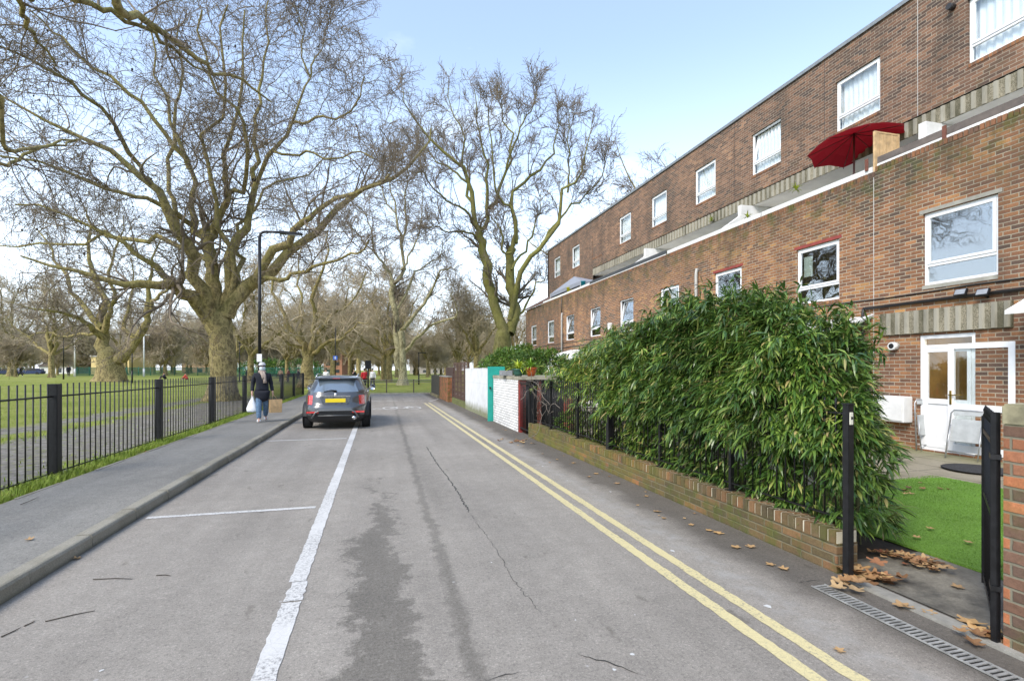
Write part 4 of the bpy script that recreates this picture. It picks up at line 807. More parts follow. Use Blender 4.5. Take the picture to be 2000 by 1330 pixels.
# ================================================================ BAMBOO
def leaf_mat(name, cols, rough=.38, tl=.25):
    k = NT(name); geo = k.n('ShaderNodeNewGeometry'); rp = geo.outputs['Random Per Island']
    c = k.ramp(rp, cols); c = k.mix(1.0, c, k.mix(k.mr(k.noise(1.2, 4), .35, .65), (.75, .78, .8), (1.2, 1.2, 1.0)), 'MULTIPLY')
    if name == 'bamboo_leaf': c = k.mix(k.m_('MULTIPLY', k.mr(k.sep(k.pos())[1], 6.5, 9.5, 0, .75), k.mr(k.noise(1.5, 3), .4, .6, .3, 1)), c, k.mix(1.0, c, (2.0, 1.6, 1.3), 'MULTIPLY'))
    tr = k.n('ShaderNodeBsdfTranslucent'); k.set(tr.inputs[0], c); ms = k.n('ShaderNodeMixShader'); ms.inputs[0].default_value = tl
    k.fin(c, rough, spec=.5); k.t.links.new(k.b.outputs[0], ms.inputs[1]); k.t.links.new(tr.outputs[0], ms.inputs[2]); k.t.links.new(ms.outputs[0], k.out.inputs[0]); return k.m
def leafmesh(name, B, D, L, Wd, rng, mat, parent, droop=.5):
    # B base (n,3), D unit direction, L length, Wd half width ; lanceolate folded leaf of 6 verts
    n = len(B); up = np.array([0, 0, 1.0]); s = np.cross(D, up); s /= np.linalg.norm(s, axis=1)[:, None]+1e-6
    tw = rng.uniform(-.7, .7, n)[:, None]; nrm = np.cross(s, D); s = s*np.cos(tw)+nrm*np.sin(tw)
    L = L[:, None]; Wd = Wd[:, None]
    p1 = B+D*L*.38+up*0; dd = D-up*droop*rng.uniform(.3, 1, n)[:, None]; dd /= np.linalg.norm(dd, axis=1)[:, None]
    p2 = p1+dd*L*.34; d3 = dd-up*droop*.6; d3 /= np.linalg.norm(d3, axis=1)[:, None]; tip = p2+d3*L*.3
    V = np.stack([B, p1-s*Wd, p1+s*Wd, p2+s*Wd*.72, p2-s*Wd*.72, tip], 1).reshape(-1, 3)
    i = np.arange(n)[:, None]*6
    T = np.concatenate([i+np.array([[0, 2, 1]]), i+np.array([[1, 2, 3]]), i+np.array([[1, 3, 4]]), i+np.array([[4, 3, 5]])])
    return mesh_np(name, V, T, mat, parent, smooth=False)
def unit(a): return a/(np.linalg.norm(a, axis=1)[:, None]+1e-9)
def fans(C, N, k, rng, Lm, Wm, spread=.8, down=.45):
    n = len(C); B = np.repeat(C, k, 0)+rng.normal(0, .008, (n*k, 3)); D = np.repeat(N, k, 0)+rng.normal(0, spread, (n*k, 3)); D[:, 2] -= down
    return B, unit(D), rng.uniform(.45, 1.2, n*k)*Lm, rng.uniform(.6, 1.2, n*k)*Wm
hedge = thing('bamboo_hedge', 'tall dense evergreen bamboo hedge pushing through the black railings', 'hedge', (4.4, 6.5, 0))
rng = np.random.default_rng(11)
def Hb(y): return np.interp(y, [3.5, 3.9, 4.5, 5.3, 6.2, 7.0, 8.2, 9.6, 11, 12.2], [1.45, 1.92, 2.2, 2.42, 2.44, 2.2, 2.12, 1.98, 1.62, 1.1])
def Dp(y): return np.interp(y, [3.4, 3.9, 4.6, 6, 12.3], [.50, 1.05, 1.5, 1.9, 2.2])
def front(y, z):
    return WALLX+.02+np.interp(y, [3.5, 8.0, 8.6, 12], [0, .02, .30, .45]) + np.where(z > 1.0, -.02, .12)
NC = 10500; Cs = []; Ns = []
cnt = 0
while len(Cs) < NC:
    y = rng.uniform(3.45, 11.3); z = rng.uniform(.12, 2.75); h = float(Hb(y)); 
    lump = mnoise.noise(Vector((y*1.3, z*1.5, 3)))*.30+mnoise.noise(Vector((y*3.2, z*3.4, 9)))*.20
    h2 = h+lump*.9
    if z > h2: continue
    if y > 8.3 and z < 1.15 and rng.random() < .90: continue
    if y > 7.6 and z < 1.0 and rng.random() < .45: continue
    if z < .42 and rng.random() < .55: continue
    if z < .95 and mnoise.noise(Vector((y*2.2, z*2.2, 7))) < -.02 and rng.random() < .8: continue
    if mnoise.noise(Vector((y*2.6, z*2.6, 21)))+.6*mnoise.noise(Vector((y*6, z*6, 31))) < -.16 and rng.random() < .82: continue
    if z > 1.5 and y < 3.6: continue
    f = float(front(y, z)); d = float(Dp(y))
    tz = z/h2
    narrow = .45*max(0, tz-.62)**1.2*2.0*.6
    u_ = rng.random()
    side = rng.random()
    x0 = f+narrow-.26*lump*min(1, max(0, z-.5)); x1 = f+d-narrow*1.2
    if side < .62: x = x0+abs(rng.normal(0, .14)); nx = -1
    elif side < .78: x = x1-abs(rng.normal(0, .15)); nx = 1
    else: x = rng.uniform(x0, x1); nx = rng.uniform(-1, 1)
    if x > 1.29*y-.08: x = 1.29*y-.08-abs(rng.normal(0, .1))
    if x < x0-.02 : continue
    ny = rng.normal(0, .45)-(1.1 if y < 4.3 else 0)
    Cs.append((x, y, z)); Ns.append((nx*.8, ny, .25+1.0*max(0, tz-.8)*4))
# arching tips above the outline
for i in range(420):
    y = rng.uniform(3.9, 11.8); h = float(Hb(y)); x = float(front(y, 2))+rng.uniform(.2, 1.2)
    for q in range(4):
        Cs.append((x-.03*q, y-.03*q, h+rng.uniform(-.05, .10)+abs(rng.normal(0, .09)))); Ns.append((-.4, rng.normal(0, .6), .6))
for i in range(150):
    y = rng.uniform(3.8, 11.9); h = float(Hb(y)); x = float(front(y, 2))+rng.uniform(-.05, 1.3); x = min(x, 1.27*y-.15); d = np.array([rng.normal(-.35, .5), rng.normal(-.1, .6), 1.0]); p = np.array([x, y, h-.15]); st = rng.uniform(.05, .10)
    for q in range(7):
        d = d+np.array([rng.normal(-.05, .1), rng.normal(0, .1), -.20]); d /= np.linalg.norm(d); p = p+d*st; p[0] = min(p[0], 1.27*p[1]-.12); Cs.append(tuple(p)); Ns.append((d[0]+rng.normal(0, .4), d[1]+rng.normal(0, .4), .1))
for i in range(60):   # shoots that lean out over the road side of the railings
    y = rng.uniform(3.9, 10.5); z = rng.uniform(1.0, 2.1); x = float(front(y, z))-.02; d = np.array([-1.0, rng.normal(0, .7), .35]); p = np.array([x, y, z])
    for q in range(4):
        d = d+np.array([0, 0, -.3]); d /= np.linalg.norm(d); p = p+d*.07; Cs.append(tuple(p)); Ns.append((d[0], d[1]+rng.normal(0, .3), -.1))
C = np.array(Cs); N = unit(np.array(Ns))
B, D, L, Wd = fans(C, N, 8, rng, .165, .0115, .55, .62)
BM = leaf_mat('bamboo_leaf', [(0, (.03, .075, .018)), (.35, (.065, .135, .028)), (.66, (.12, .20, .04)), (.88, (.20, .29, .06)), (.96, (.33, .33, .11)), (1, (.40, .31, .15))], .30, .2)
leafmesh('foliage', B, D, L, Wd, rng, BM, hedge, .45)
cu = MB(); rr = random.Random(4)
for i in range(190):
    y = rr.uniform(3.75, 11.9); f = float(front(y, 0)); x = min(rr.uniform(f+.12, f+float(Dp(y))*.8), 1.2*y-.2); h = float(Hb(y))-rr.uniform(.1, .5); lx, ly = rr.uniform(-.25, .1), rr.uniform(-.25, .2)
    cu.tube([(x, y, 0), (x+lx*.25, y+ly*.25, h*.4), (x+lx*.6, y+ly*.6, h*.75), (x+lx, y+ly, h)], [.009, .008, .006, .002], 5, False)
cu.build('culms', plain('bamboo_culm', (.10, .10, .04), .5, var=.4, sc=5), hedge)
# inner shade of old leaves on the soil under hedge
def leafball(name, lab, cat, c, rad, n, cols, Lm, Wm, seed, droop=.4, group=None, k=6, parent=None, grp=None, low=0):
    rng = np.random.default_rng(seed); t = parent or thing(name, lab, cat, (c[0], c[1], 0), group=group)
    v = unit(rng.normal(0, 1, (n, 3))); rr_ = rng.uniform(.6, 1.0, n)**.5
    lump = np.array([1+.25*mnoise.noise(Vector((a[0]*2.2+seed, a[1]*2.2, a[2]*2.2))) for a in v])
    C = np.array(c)+v*np.array(rad)*(rr_*lump)[:, None]; C = C[C[:, 2] > low]; v = v[:len(C)]
    v = unit((C-np.array(c))/np.array(rad)**1.0); B, D, L, Wd = fans(C, v, k, rng, Lm, Wm, .6, .3)
    leafmesh('foliage', B, D, L, Wd, rng, cols, t, droop)
    b = MB(); rr = random.Random(seed)
    for i in range(9): b.tube([(c[0]+rr.uniform(-.1, .1), c[1]+rr.uniform(-.1, .1), low), (c[0]+rr.uniform(-.5, .5)*rad[0], c[1]+rr.uniform(-.5, .5)*rad[1], c[2]+rad[2]*.5)], [.02, .006], 5, False)
    b.build('stem', plain(name+'_stem', (.08, .06, .035), .8), t); return t
SHR = leaf_mat('shrub_leaf', [(0, (.05, .10, .02)), (.5, (.09, .18, .03)), (.85, (.17, .28, .05)), (1, (.34, .34, .11))], .4)
SHL = leaf_mat('laurel_leaf', [(0, (.05, .10, .015)), (.5, (.10, .19, .025)), (1, (.22, .30, .05))], .4)
leafball('shrub', 'leafy evergreen shrub rising behind the smooth white wall', 'shrub', (4.9, 19.0, 1.6), (1.0, 2.3, .85), 1900, SHR, .20, .020, 21)
leafball('shrub', 'broad evergreen shrub behind the plant pots on the bin store', 'shrub', (5.5, 16.9, 1.6), (1.0, 1.1, .75), 1500, SHR, .20, .020, 22)
leafball('shrub', 'taller light green shrub in front of the forked tree behind the white wall', 'shrub', (5.6, 19.5, 1.9), (.8, 1.1, .75), 800, SHL, .18, .022, 23)
leafball('shrub', 'low leafy shrub in the small garden behind the side gate', 'shrub', (4.6, 11.2, .35), (.5, 1.0, .4), 380, SHL, .11, .016, 24)
leafball('shrub', 'small light green shrub behind the dense railing bars', 'shrub', (5.0, 9.4, .4), (.6, .7, .42), 300, SHL, .11, .014, 25)
# bare climber on the side gate
b = MB(); rr = random.Random(12)
for i in range(16):
    p = Vector((WALLX+.1, 11.6+rr.uniform(-.7, .7), rr.uniform(.4, 1.2))); pts = [p]; d = Vector((rr.uniform(-.15, .1), rr.uniform(-1, 1), rr.uniform(-.4, .8))).normalized()
    for q in range(9): d = (d+Vector((rr.uniform(-.25, .25), rr.uniform(-.7, .7), rr.uniform(-.6, .5)))).normalized(); pts.append(pts[-1]+d*.11)
    b.tube(pts, .006, 4, False)
tag(b.build('climber', plain('climber_bark', (.20, .17, .14), .8)), 'tangle of bare climber stems on the railing near the side gate', 'climber')
# terrace weeds
for i, (u, v, z, lab) in enumerate(((1390, 432, 0, 'small weed rooted on the terrace edge beside the far white fin'), (1460, 425, 0, 'small weed rooted on the parapet near the middle terrace'), (1555, 372, 0, 'sprig of leaves growing under the fluted beam left of the red parasol'))):
    q = onX(u, v, XL+.15 if i else XU-.1); t = thing('weed', lab, 'plant', q); spiky(t, q, 26, .28, la, 30+i, .018)
# ================================================================ FALLEN LEAVES
LM = leaf_mat('dry_leaf', [(0, (.16, .08, .04)), (.4, (.34, .18, .08)), (.75, (.50, .34, .18)), (1, (.24, .07, .04))], .75, .1)
def planeleaf(b, c, s, rr, flat=.25):
    a0 = rr.uniform(0, 6.28); pr = []; n = 21
    for i in range(n):
        w = 2*math.pi*i/n; rad = (.78+.24*math.cos(w*5)+.05*(i % 2))*(.72 if abs(w-math.pi) < .4 else 1)*rr.uniform(.88, 1.1); pr.append((rad*math.cos(w)*s, rad*math.sin(w)*s*.9))
    cu_ = rr.uniform(.2, .8)*flat; tx, ty = rr.uniform(-.3, .3)*flat, rr.uniform(-.3, .3)*flat; vs = [Vector((0, 0, .0))]
    for x, y in pr:
        z = cu_*(x*x/s*1.1+y*y/s*.4)+rr.uniform(0, .08)*s; X = x*math.cos(a0)-y*math.sin(a0); Y = x*math.sin(a0)+y*math.cos(a0); vs.append(Vector((X, Y, z+.004+tx*X+ty*Y)))
    zz = min(v.z for v in vs); vs = [Vector(c)+v-Vector((0, 0, zz-.003)) for v in vs]
    b.add(vs, [(0, 1+i, 1+(i+1) % n) for i in range(n)])
rr = random.Random(77)
spots = [(1283, 1000), (1296, 1013), (1350, 1026), (1403, 1042), (1437, 1070), (1466, 1069), (1505, 1104), (1150, 932), (1164, 926), (1262, 970), (1385, 1037), (1530, 1112), (1640, 1272), (1060, 887), (1088, 898), (1008, 858), (1022, 861), (1037, 866), (1120, 905), (1205, 945)]
for (u, v) in spots:
    p = onG(u, v, 0); b = MB(); planeleaf(b, (p.x, p.y, .003), rr.uniform(.035, .06), rr); tag(b.build('fallen_leaf', LM, fix=False), 'dry tan plane leaf lying on the dark asphalt strip beside the low garden wall', 'leaf', 'dry leaves along the foot of the garden wall')
for (u, v, s) in ((1815, 1195, .05), (1775, 1185, .04), (1870, 1145, .05), (1850, 1105, .04), (1895, 1215, .085), (1905, 1230, .08), (1760, 1182, .06)):
    p = onG(u, v, .02); b = MB(); planeleaf(b, (p.x, p.y, .014), s, rr, .35); tag(b.build('fallen_leaf', LM, fix=False), 'dry plane leaf lying on the dark gateway path between gate post and brick pier', 'leaf', 'dry leaves on the gateway path')
for (u, v) in ((1790, 1050), (1818, 1033), (1925, 990), (1860, 1112), (1780, 965), (1893, 1060)):
    p = onG(u, v, .06); b = MB(); planeleaf(b, (p.x, p.y, .062), .045, rr, .3); tag(b.build('fallen_leaf', LM, fix=False), 'small dry leaf lying on the artificial turf', 'leaf', 'dry leaves on the artificial turf')
for (u, v, lab) in ((150, 1092, 'pale curled leaf caught against the kerb of the pavement at the lower left'), (57, 1055, 'pale leaf on the pavement at the left edge')):
    z = 0 if u > 100 else .112; p = onG(u, v, z); b = MB(); planeleaf(b, (p.x, p.y, z+.003), .04, rr, .5); tag(b.build('fallen_leaf', LM, fix=False), lab, 'leaf')
b = MB()
def scatter(n, cx_, cy_, sx, sy, z, smin, smax, zs=.0):
    for i in range(n): planeleaf(b, (rr.gauss(cx_, sx), rr.gauss(cy_, sy), z+abs(rr.gauss(0, zs))), rr.uniform(smin, smax), rr, .6)
p = onG(1690, 1130, 0); scatter(26, p.x, p.y, .11, .09, .01, .05, .085, .03)
p = onG(1655, 1145, 0); scatter(6, p.x, p.y, .08, .05, .01, .06, .09, .02)
for i in range(46):
    t_ = rr.random(); q = onG(1715+125*t_+rr.uniform(-12, 12), 1085+28*t_+rr.uniform(-8, 10), .01); planeleaf(b, (q.x, q.y, .015+rr.random()*.03), rr.uniform(.03, .06), rr, .6)
for i in range(60): planeleaf(b, (rr.uniform(3.95, 5.0), rr.uniform(3.6, 12), .01), rr.uniform(.04, .07), rr, .6)
p = onG(1925, 1250, .0); scatter(8, p.x, p.y, .07, .05, .012, .035, .06, .02)
p = onG(1790, 958, .05); scatter(12, p.x, p.y, .3, .12, .07, .03, .05, .01)
p = onG(1020, 862, 0); scatter(16, p.x-.1, p.y, .15, .3, .0, .04, .06, .01)
for i in range(60): y = rr.uniform(5, 32); planeleaf(b, (rr.uniform(-4.8, -4.32), y, .07), rr.uniform(.03, .055), rr, .6)
for i in range(70): y = rr.uniform(5, 34); planeleaf(b, (rr.uniform(3.0, 3.62), y, .003), rr.uniform(.012, .03), rr, .4)
for i in range(260): y = rr.uniform(37, 62); planeleaf(b, (rr.uniform(-6, 14), y, .11), rr.uniform(.05, .09), rr, .5)
tag(b.build('leaf_litter', LM, fix=False), 'brown dry leaves heaped by the gateway and scattered along the walls', 'leaf litter', kind='stuff')
b = MB()
for (a, c_) in (((88, 1213), (185, 1192)), ((2, 1243), (40, 1225)), ((182, 1131), (258, 1130)), ((47, 1222), (68, 1212)), ((305, 1123), (333, 1124)), ((40, 985), (75, 970))):
    z = .006 if a[1] > 1000 else .13
    p, q = onG(*a, z), onG(*c_, z); m = (p+q)/2+Vector((.01, .015, 0)); b2 = MB(); b2.tube([p, m, q], [.004, .0035, .002], 5)
    tag(b2.build('twig', plain('twig_bark', (.05, .04, .03), .8) if 'twig_bark' not in bpy.data.materials else bpy.data.materials['twig_bark']), 'thin dark twig lying on the asphalt at the lower left', 'twig', 'fallen twigs')
b = MB()
for (u, v, s) in ((1500, 1183, .028), (1314, 1075, .022), (1192, 960, .02), (1060, 910, .025), (1108, 938, .012), (1235, 1277, .014), (1200, 1307, .010), (960, 1098, .008), (1124, 1210, .007), (199, 1308, .012), (1300, 1085, .015), (1240, 1200, .006)):
    p = onG(u, v, .003); n = 7; vs = [(p.x, p.y, .0035)]+[(p.x+s*rr.uniform(.5, 1.2)*math.cos(2*math.pi*i/n), p.y+s*rr.uniform(.6, 1.5)*math.sin(2*math.pi*i/n), .0035) for i in range(n)]; b.add(vs, [(0, 1+i, 1+(i+1) % n) for i in range(n)])
tag(b.build('paint_fleck', plain('fleck', (.55, .55, .53), .8)), kind='structure')
# ================================================================ PATIO OBJECTS
p = onG(1910, 917, .09); b = MB(); b.lathe([(0, .0), (.44, .0), (.46, .01), (.44, .02), (.36, .014), (.34, .022), (0, .02)], (p.x, p.y, p.z-.0), 36); tag(b.build('doormat', plain('rubber_mat', (.03, .03, .032), .9, var=.6, sc=30, bump=1)), 'round dark doormat on the patio slabs', 'doormat')
def folding_chair(pa_, pb_, lean, lab, hgt=.86):
    c = (pa_+pb_)/2; t = thing('folding_chair', lab, 'folding chair', c, group='folded metal chairs by the patio door'); d = (pb_-pa_).normalized(); n_ = Vector((-d.y, d.x, 0)); w = (pb_-pa_).length
    def Q(s, z, o=0): return pa_+d*s+Vector((0, 0, z))+n_*(lean*z+o)
    b = MB(); b.tube([Q(0, 0), Q(0.02, hgt*.93), Q(.06, hgt), Q(w-.06, hgt), Q(w-.02, hgt*.93), Q(w, 0)], .012, 8); b.tube([Q(.0, .12), Q(w, .12)], .01, 6); b.tube([Q(.04, .02, -.08), Q(.05, hgt*.7, -.04)], .011, 6); b.tube([Q(w-.04, .02, -.08), Q(w-.05, hgt*.7, -.04)], .011, 6); b.build('frame', M['galv'], t)
    b = MB(); b.bar(Q(w/2, .30, .0), Q(w/2, .70, .0), w-.1, .02, up=n_); o = b.build('seat', plain('grey_slats', (.40, .42, .42), .5) if 'grey_slats' not in bpy.data.materials else bpy.data.materials['grey_slats'], t, bevel=.006)
    b = MB(); b.bar(Q(w*.5, hgt-.09), Q(w*.5, hgt-.015), w-.12, .016, up=n_); b.build('backrest', bpy.data.materials['grey_slats'], t)
pa, pb = onG(1846, 893, .09), onG(1920, 903, .09); folding_chair(pa, pb, .18, 'folded grey metal garden chair leaning against the open door leaf')
pa, pb = onG(1790, 880, .09), onG(1800, 886, .09); folding_chair(Vector((pa.x, pa.y, pa.z)), Vector((pa.x+.35, pa.y-.15, pa.z)), .10, 'folded grey metal chair standing by the hedge side of the patio door', 1.0)
p = onX(1765, 800, XL-.4); b = MB(); yq = YX(1783, XL); b.box((XL-.24, yq, .62), (XL-.004, yq+.95, 1.14)); t = thing('wall_cupboard', 'white wall cupboard on the house beside the patio door, partly behind bamboo', 'cupboard', (XL-.1, yq+.4, .62)); b.build('carcass', M['white_paint'], t, bevel=.01)
for q in (.03, .49): b = MB(); b.box((XL-.256, yq+q, .65), (XL-.241, yq+q+.43, 1.11)); b.build('door', M['white_paint'], t, bevel=.004)
# ================================================================ LAMPS, SIGNS, SIGNALS
lp = onX(507, 0, FENX+.28); lx_, ly_ = FENX+.28, YX(507, FENX+.28); Zl = lx_*S_+ly_*C_; ltop = H+(HZ-452)/F*Zl
t = thing('street_lamp', 'tall black street lamp with a long level arm beside the walking person', 'street lamp', (lx_, ly_, .1))
b = MB(); b.tube([(lx_, ly_, .1), (lx_, ly_, 1.6)], .085, 12); b.tube([(lx_, ly_, 1.6), (lx_, ly_, 1.65)], [.085, .06], 12); b.tube([(lx_, ly_, 1.6), (lx_, ly_, ltop-.25)], .058, 12)
b.tube([(lx_, ly_, ltop-.26), (lx_+.03, ly_, ltop-.1), (lx_+.12, ly_, ltop-.02), (lx_+.3, ly_, ltop)], .05, 10, False); b.tube([(lx_+.3, ly_, ltop), (lx_+.75, ly_, ltop+.01)], .045, 10); b.build('column', M['black'], t)
b = MB(); b.prism([(lx_+.7, ltop+.06), (lx_+1.5, ltop+.03), (lx_+1.56, ltop-.02), (lx_+1.5, ltop-.05), (lx_+.7, ltop-.06)], .18, 'y', ly_-.09); hd = b.build('lamp_head', M['black'], t, bevel=.015); b = MB(); b.box((lx_+.95, ly_-.07, ltop-.066), (lx_+1.45, ly_+.07, ltop-.058)); b.build('lens', M['grey'], hd)
b = MB(); b.box((lx_-.08, ly_-.10, 1.98), (lx_+.10, ly_-.08, 2.28)); b.build('notice_plate', M['white_paint'], t)
def post_lamp(u, vb, vt, Z, r_, mat, lab, cat='lamp post', head=True, name='lamp_post', grp=None):
    p = P(u, HZ, Z); z0 = lawn_z(p.x, p.y)-.02; zt = H+(HZ-vt)/F*Z; t = thing(name, lab, cat, (p.x, p.y, z0), group=grp); b = MB(); b.tube([(p.x, p.y, z0), (p.x, p.y, z0+1.2)], r_*1.5, 8); b.tube([(p.x, p.y, z0+1.2), (p.x, p.y, zt)], r_, 8); b.build('column', mat, t)
    if head: b = MB(); b.box((p.x-.12, p.y-.12, zt), (p.x+.75, p.y+.12, zt+.12)); b.build('lamp_head', mat, t, bevel=.03)
    return t
post_lamp(124, 740, 660, 55, .05, M['black'], 'black lamp post on the lawn left of the wide forked trunk')
post_lamp(258, 745, 690, 48, .05, M['black'], 'short black post leaning slightly right of the wide forked trunk', head=False)
post_lamp(146, 738, 663, 75, .09, M['white_paint'], 'white floodlight column near the left end of the green court fence')
post_lamp(281, 738, 655, 75, .09, M['white_paint'], 'white floodlight column rising behind the green court fence')
post_lamp(818, 745, 690, 55, .05, M['black'], 'black lamp post on the far lawn to the right of the split trunk')
post_lamp(468, 735, 670, 60, .05, M['black'], 'thin black lamp post between the big mottled trunk and the street lamp')
p = P(655, HZ, 42); t = post_lamp(655, 740, 640, 42, .035, M['black'], 'thin dark post carrying a small blue sign above the car roof', 'sign post', head=False, name='sign_post')
b = MB(); zc = H+(HZ-699)/F*42; b.box((p.x-.17, p.y-.09, zc-.17), (p.x+.17, p.y-.06, zc+.17)); sg_ = b.build('sign', plain('blue_sign', (.05, .14, .55), .4), t, bevel=.003)
b = MB(); b.box((p.x-.03, p.y-.095, zc-.12), (p.x+.02, p.y-.091, zc+.12)); b.box((p.x-.09, p.y-.095, zc-.02), (p.x+.08, p.y-.0912, zc+.03)); b.build('symbol', M['white_paint'], sg_)
p = P(719, HZ, 34); zt = H+(HZ-704)/F*34; t = thing('traffic_signal', 'black traffic signal on a post beyond the parked car', 'traffic light', (p.x, p.y, 0)); b = MB(); b.tube([(p.x, p.y, 0), (p.x, p.y, zt-.1)], .055, 10); b.build('post', M['black'], t)
b = MB(); b.box((p.x-.2, p.y-.13, zt-.55), (p.x+.2, p.y+.1, zt)); hd = b.build('signal_head', M['black'], t, bevel=.03)
for i, q in enumerate((.14, .4)): b = MB(); b.tube([(p.x, p.y-.19, zt-q), (p.x, p.y-.13, zt-q)], .09, 12, False); b.build('hood', M['black'], hd)
# low rail at the end of the road
t = thing('low_rail_fence', 'low grey two rail fence with thin posts across the end of the road', 'fence', (2, ROAD_END+.6, 0)); fy = ROAD_END+.6; rl = plain('rail_grey', (.30, .28, .24), .6, .3)
for z in (.94, .78):
    b = MB(); b.tube([(-4.5, fy, z), (5.0, fy, z)], .022, 6); b.build('rail', rl, t)
for u in (700, 755, 808, 845): x = ray(u, HZ); xx = x.x/x.y*fy; b = MB(); b.box((xx-.035, fy-.035, 0), (xx+.035, fy+.035, 1.0)); b.build('post', plain('post_rust', (.10, .08, .06), .8) if 'post_rust' not in bpy.data.materials else bpy.data.materials['post_rust'], t)
# green court fence
t = thing('court_fence', 'dark green metal mesh fence around the far sports court', 'fence', (-40, 75, .6)); A = P(150, HZ, 84); Bq = P(645, HZ, 92); gm = plain('green_fence', (.008, .13, .085), .5)
n = 22
for i in range(n+1):
    q = A.lerp(Bq, i/n); b = MB(); b.tube([(q.x, q.y, .3), (q.x, q.y, 2.15)], .06, 6); b.build('post', gm, t)
for i in range(n):
    q0, q1 = A.lerp(Bq, i/n), A.lerp(Bq, (i+1)/n); b = MB(); m = 26
    for j in range(m): qq = q0.lerp(q1, (j+.5)/m); b.bar((qq.x, qq.y, .45), (qq.x, qq.y, 2.05), .055, .02, up=(1, 0, 0))
    for z in (.5, 1.2, 1.98): b.bar((q0.x, q0.y, z), (q1.x, q1.y, z), .05, .05)
    b.build('mesh_panel', gm, t)
# distant buildings
def far_building(u0, u1, vt, Z, col, lab, storeys, roof='flat', wins=True, vb=None):
    a, c_ = P(u0, HZ, Z), P(u1, HZ, Z); zt = H+(HZ-vt)/F*Z; d = (c_-a); w = d.length; d.normalize(); n_ = Vector((-d.y, d.x, 0)); t = thing('far_house', lab, 'building', ((a.x+c_.x)/2, (a.y+c_.y)/2, 0))
    def Q(s, o, z): v = a+d*s+n_*o; return (v.x, v.y, z)
    def bx_(b, s0, s1, o0, o1, z0, z1): b.add([Q(s0, o0, z0), Q(s1, o0, z0), Q(s1, o1, z0), Q(s0, o1, z0), Q(s0, o0, z1), Q(s1, o0, z1), Q(s1, o1, z1), Q(s0, o1, z1)], [(0, 3, 2, 1), (4, 5, 6, 7), (0, 1, 5, 4), (1, 2, 6, 5), (2, 3, 7, 6), (3, 0, 4, 7)])
    b = MB(); bx_(b, 0, w, 0, 9, 0, zt); b.build('wall', plain('far_wall', col, .9, var=.1, sc=.5), t)
    if roof == 'pitch': b = MB(); b.add([Q(-.3, -.3, zt), Q(w+.3, -.3, zt), Q(w+.3, 9.3, zt), Q(-.3, 9.3, zt), Q(0, 4.5, zt+2.6), Q(w, 4.5, zt+2.6)], [(0, 1, 5, 4), (2, 3, 4, 5), (1, 2, 5), (3, 0, 4), (0, 3, 2, 1)]); b.build('roof', plain('slate', (.10, .085, .08), .8), t)
    else: b = MB(); bx_(b, -.2, w+.2, -.2, 9.2, zt, zt+.3); b.build('roof', plain('flat_trim', (.35, .33, .30), .8), t)
    gm_ = plain('dark_window', (.04, .05, .06), .2); nw = max(2, int(w/3.2)); hs = zt/storeys
    for s in range(storeys):
        for i in range(nw):
            s0 = w*(i+.3)/nw; b = MB(); bx_(b, s0, s0+w/nw*.42, -.04, .02, hs*s+hs*.35, hs*s+hs*.8); b.build('window', gm_, t)
far_building(178, 252, 697, 120, (.62, .48, .22), 'yellow brick flat roofed block behind the court fence left of the main trunk', 2)
far_building(355, 425, 688, 170, (.34, .24, .15), 'brown three storey apartment block behind the court fence', 3)
far_building(76, 104, 716, 130, (.72, .73, .72), 'white gabled house far across the lawn, left one of the two', 1, 'pitch')
far_building(108, 142, 714, 130, (.70, .71, .72), 'white gabled house far across the lawn, right one of the two', 1, 'pitch')
far_building(800, 880, 700, 190, (.30, .27, .24), 'long grey terrace far beyond the right hand lawn', 3, 'pitch')
far_building(632, 668, 690, 150, (.40, .20, .13), 'red brick house far behind the avenue of trunks', 3)
far_building(500, 590, 702, 190, (.40, .36, .30), 'pale brick block far behind the black railings', 2)
# distant parked cars along the far park edge
def far_car(u, Z, col, lab):
    p = P(u, HZ, Z); z = lawn_z(p.x, p.y)-.15; t = thing('parked_car', lab, 'car', (p.x, p.y, z), group='cars parked beyond the park'); b = MB(); prof = [(-2.1, .35), (-2.1, .8), (-1.9, .95), (-1.1, 1.0), (-.6, 1.45), (.9, 1.47), (1.5, 1.0), (2.05, .9), (2.1, .4), (1.7, .25), (-1.7, .25)]
    b.prism([(p.x+a, z+c_) for a, c_ in prof], 1.7, 'y', p.y); b.build('body', plain('far_paint', col, .3), t, bevel=.05)
    b = MB(); b.prism([(p.x+a, z+c_) for a, c_ in [(-1.0, 1.02), (-.58, 1.39), (.85, 1.41), (1.3, 1.02)]], .02, 'y', p.y-.021); b.build('window', M['interior'], t)
    for s in (-1.35, 1.35): b = MB(); b.tube([(p.x+s, p.y-.03, z+.33), (p.x+s, p.y+.2, z+.33)], .33, 12); b.build('wheel', M['black'], t)
far_car(8, 112, (.015, .025, .07), 'dark blue car parked far off at the left edge'); far_car(58, 112, (.02, .035, .10), 'blue car parked far off beside the white houses'); far_car(22, 114, (.3, .31, .32), 'grey car parked far off between the blue cars')
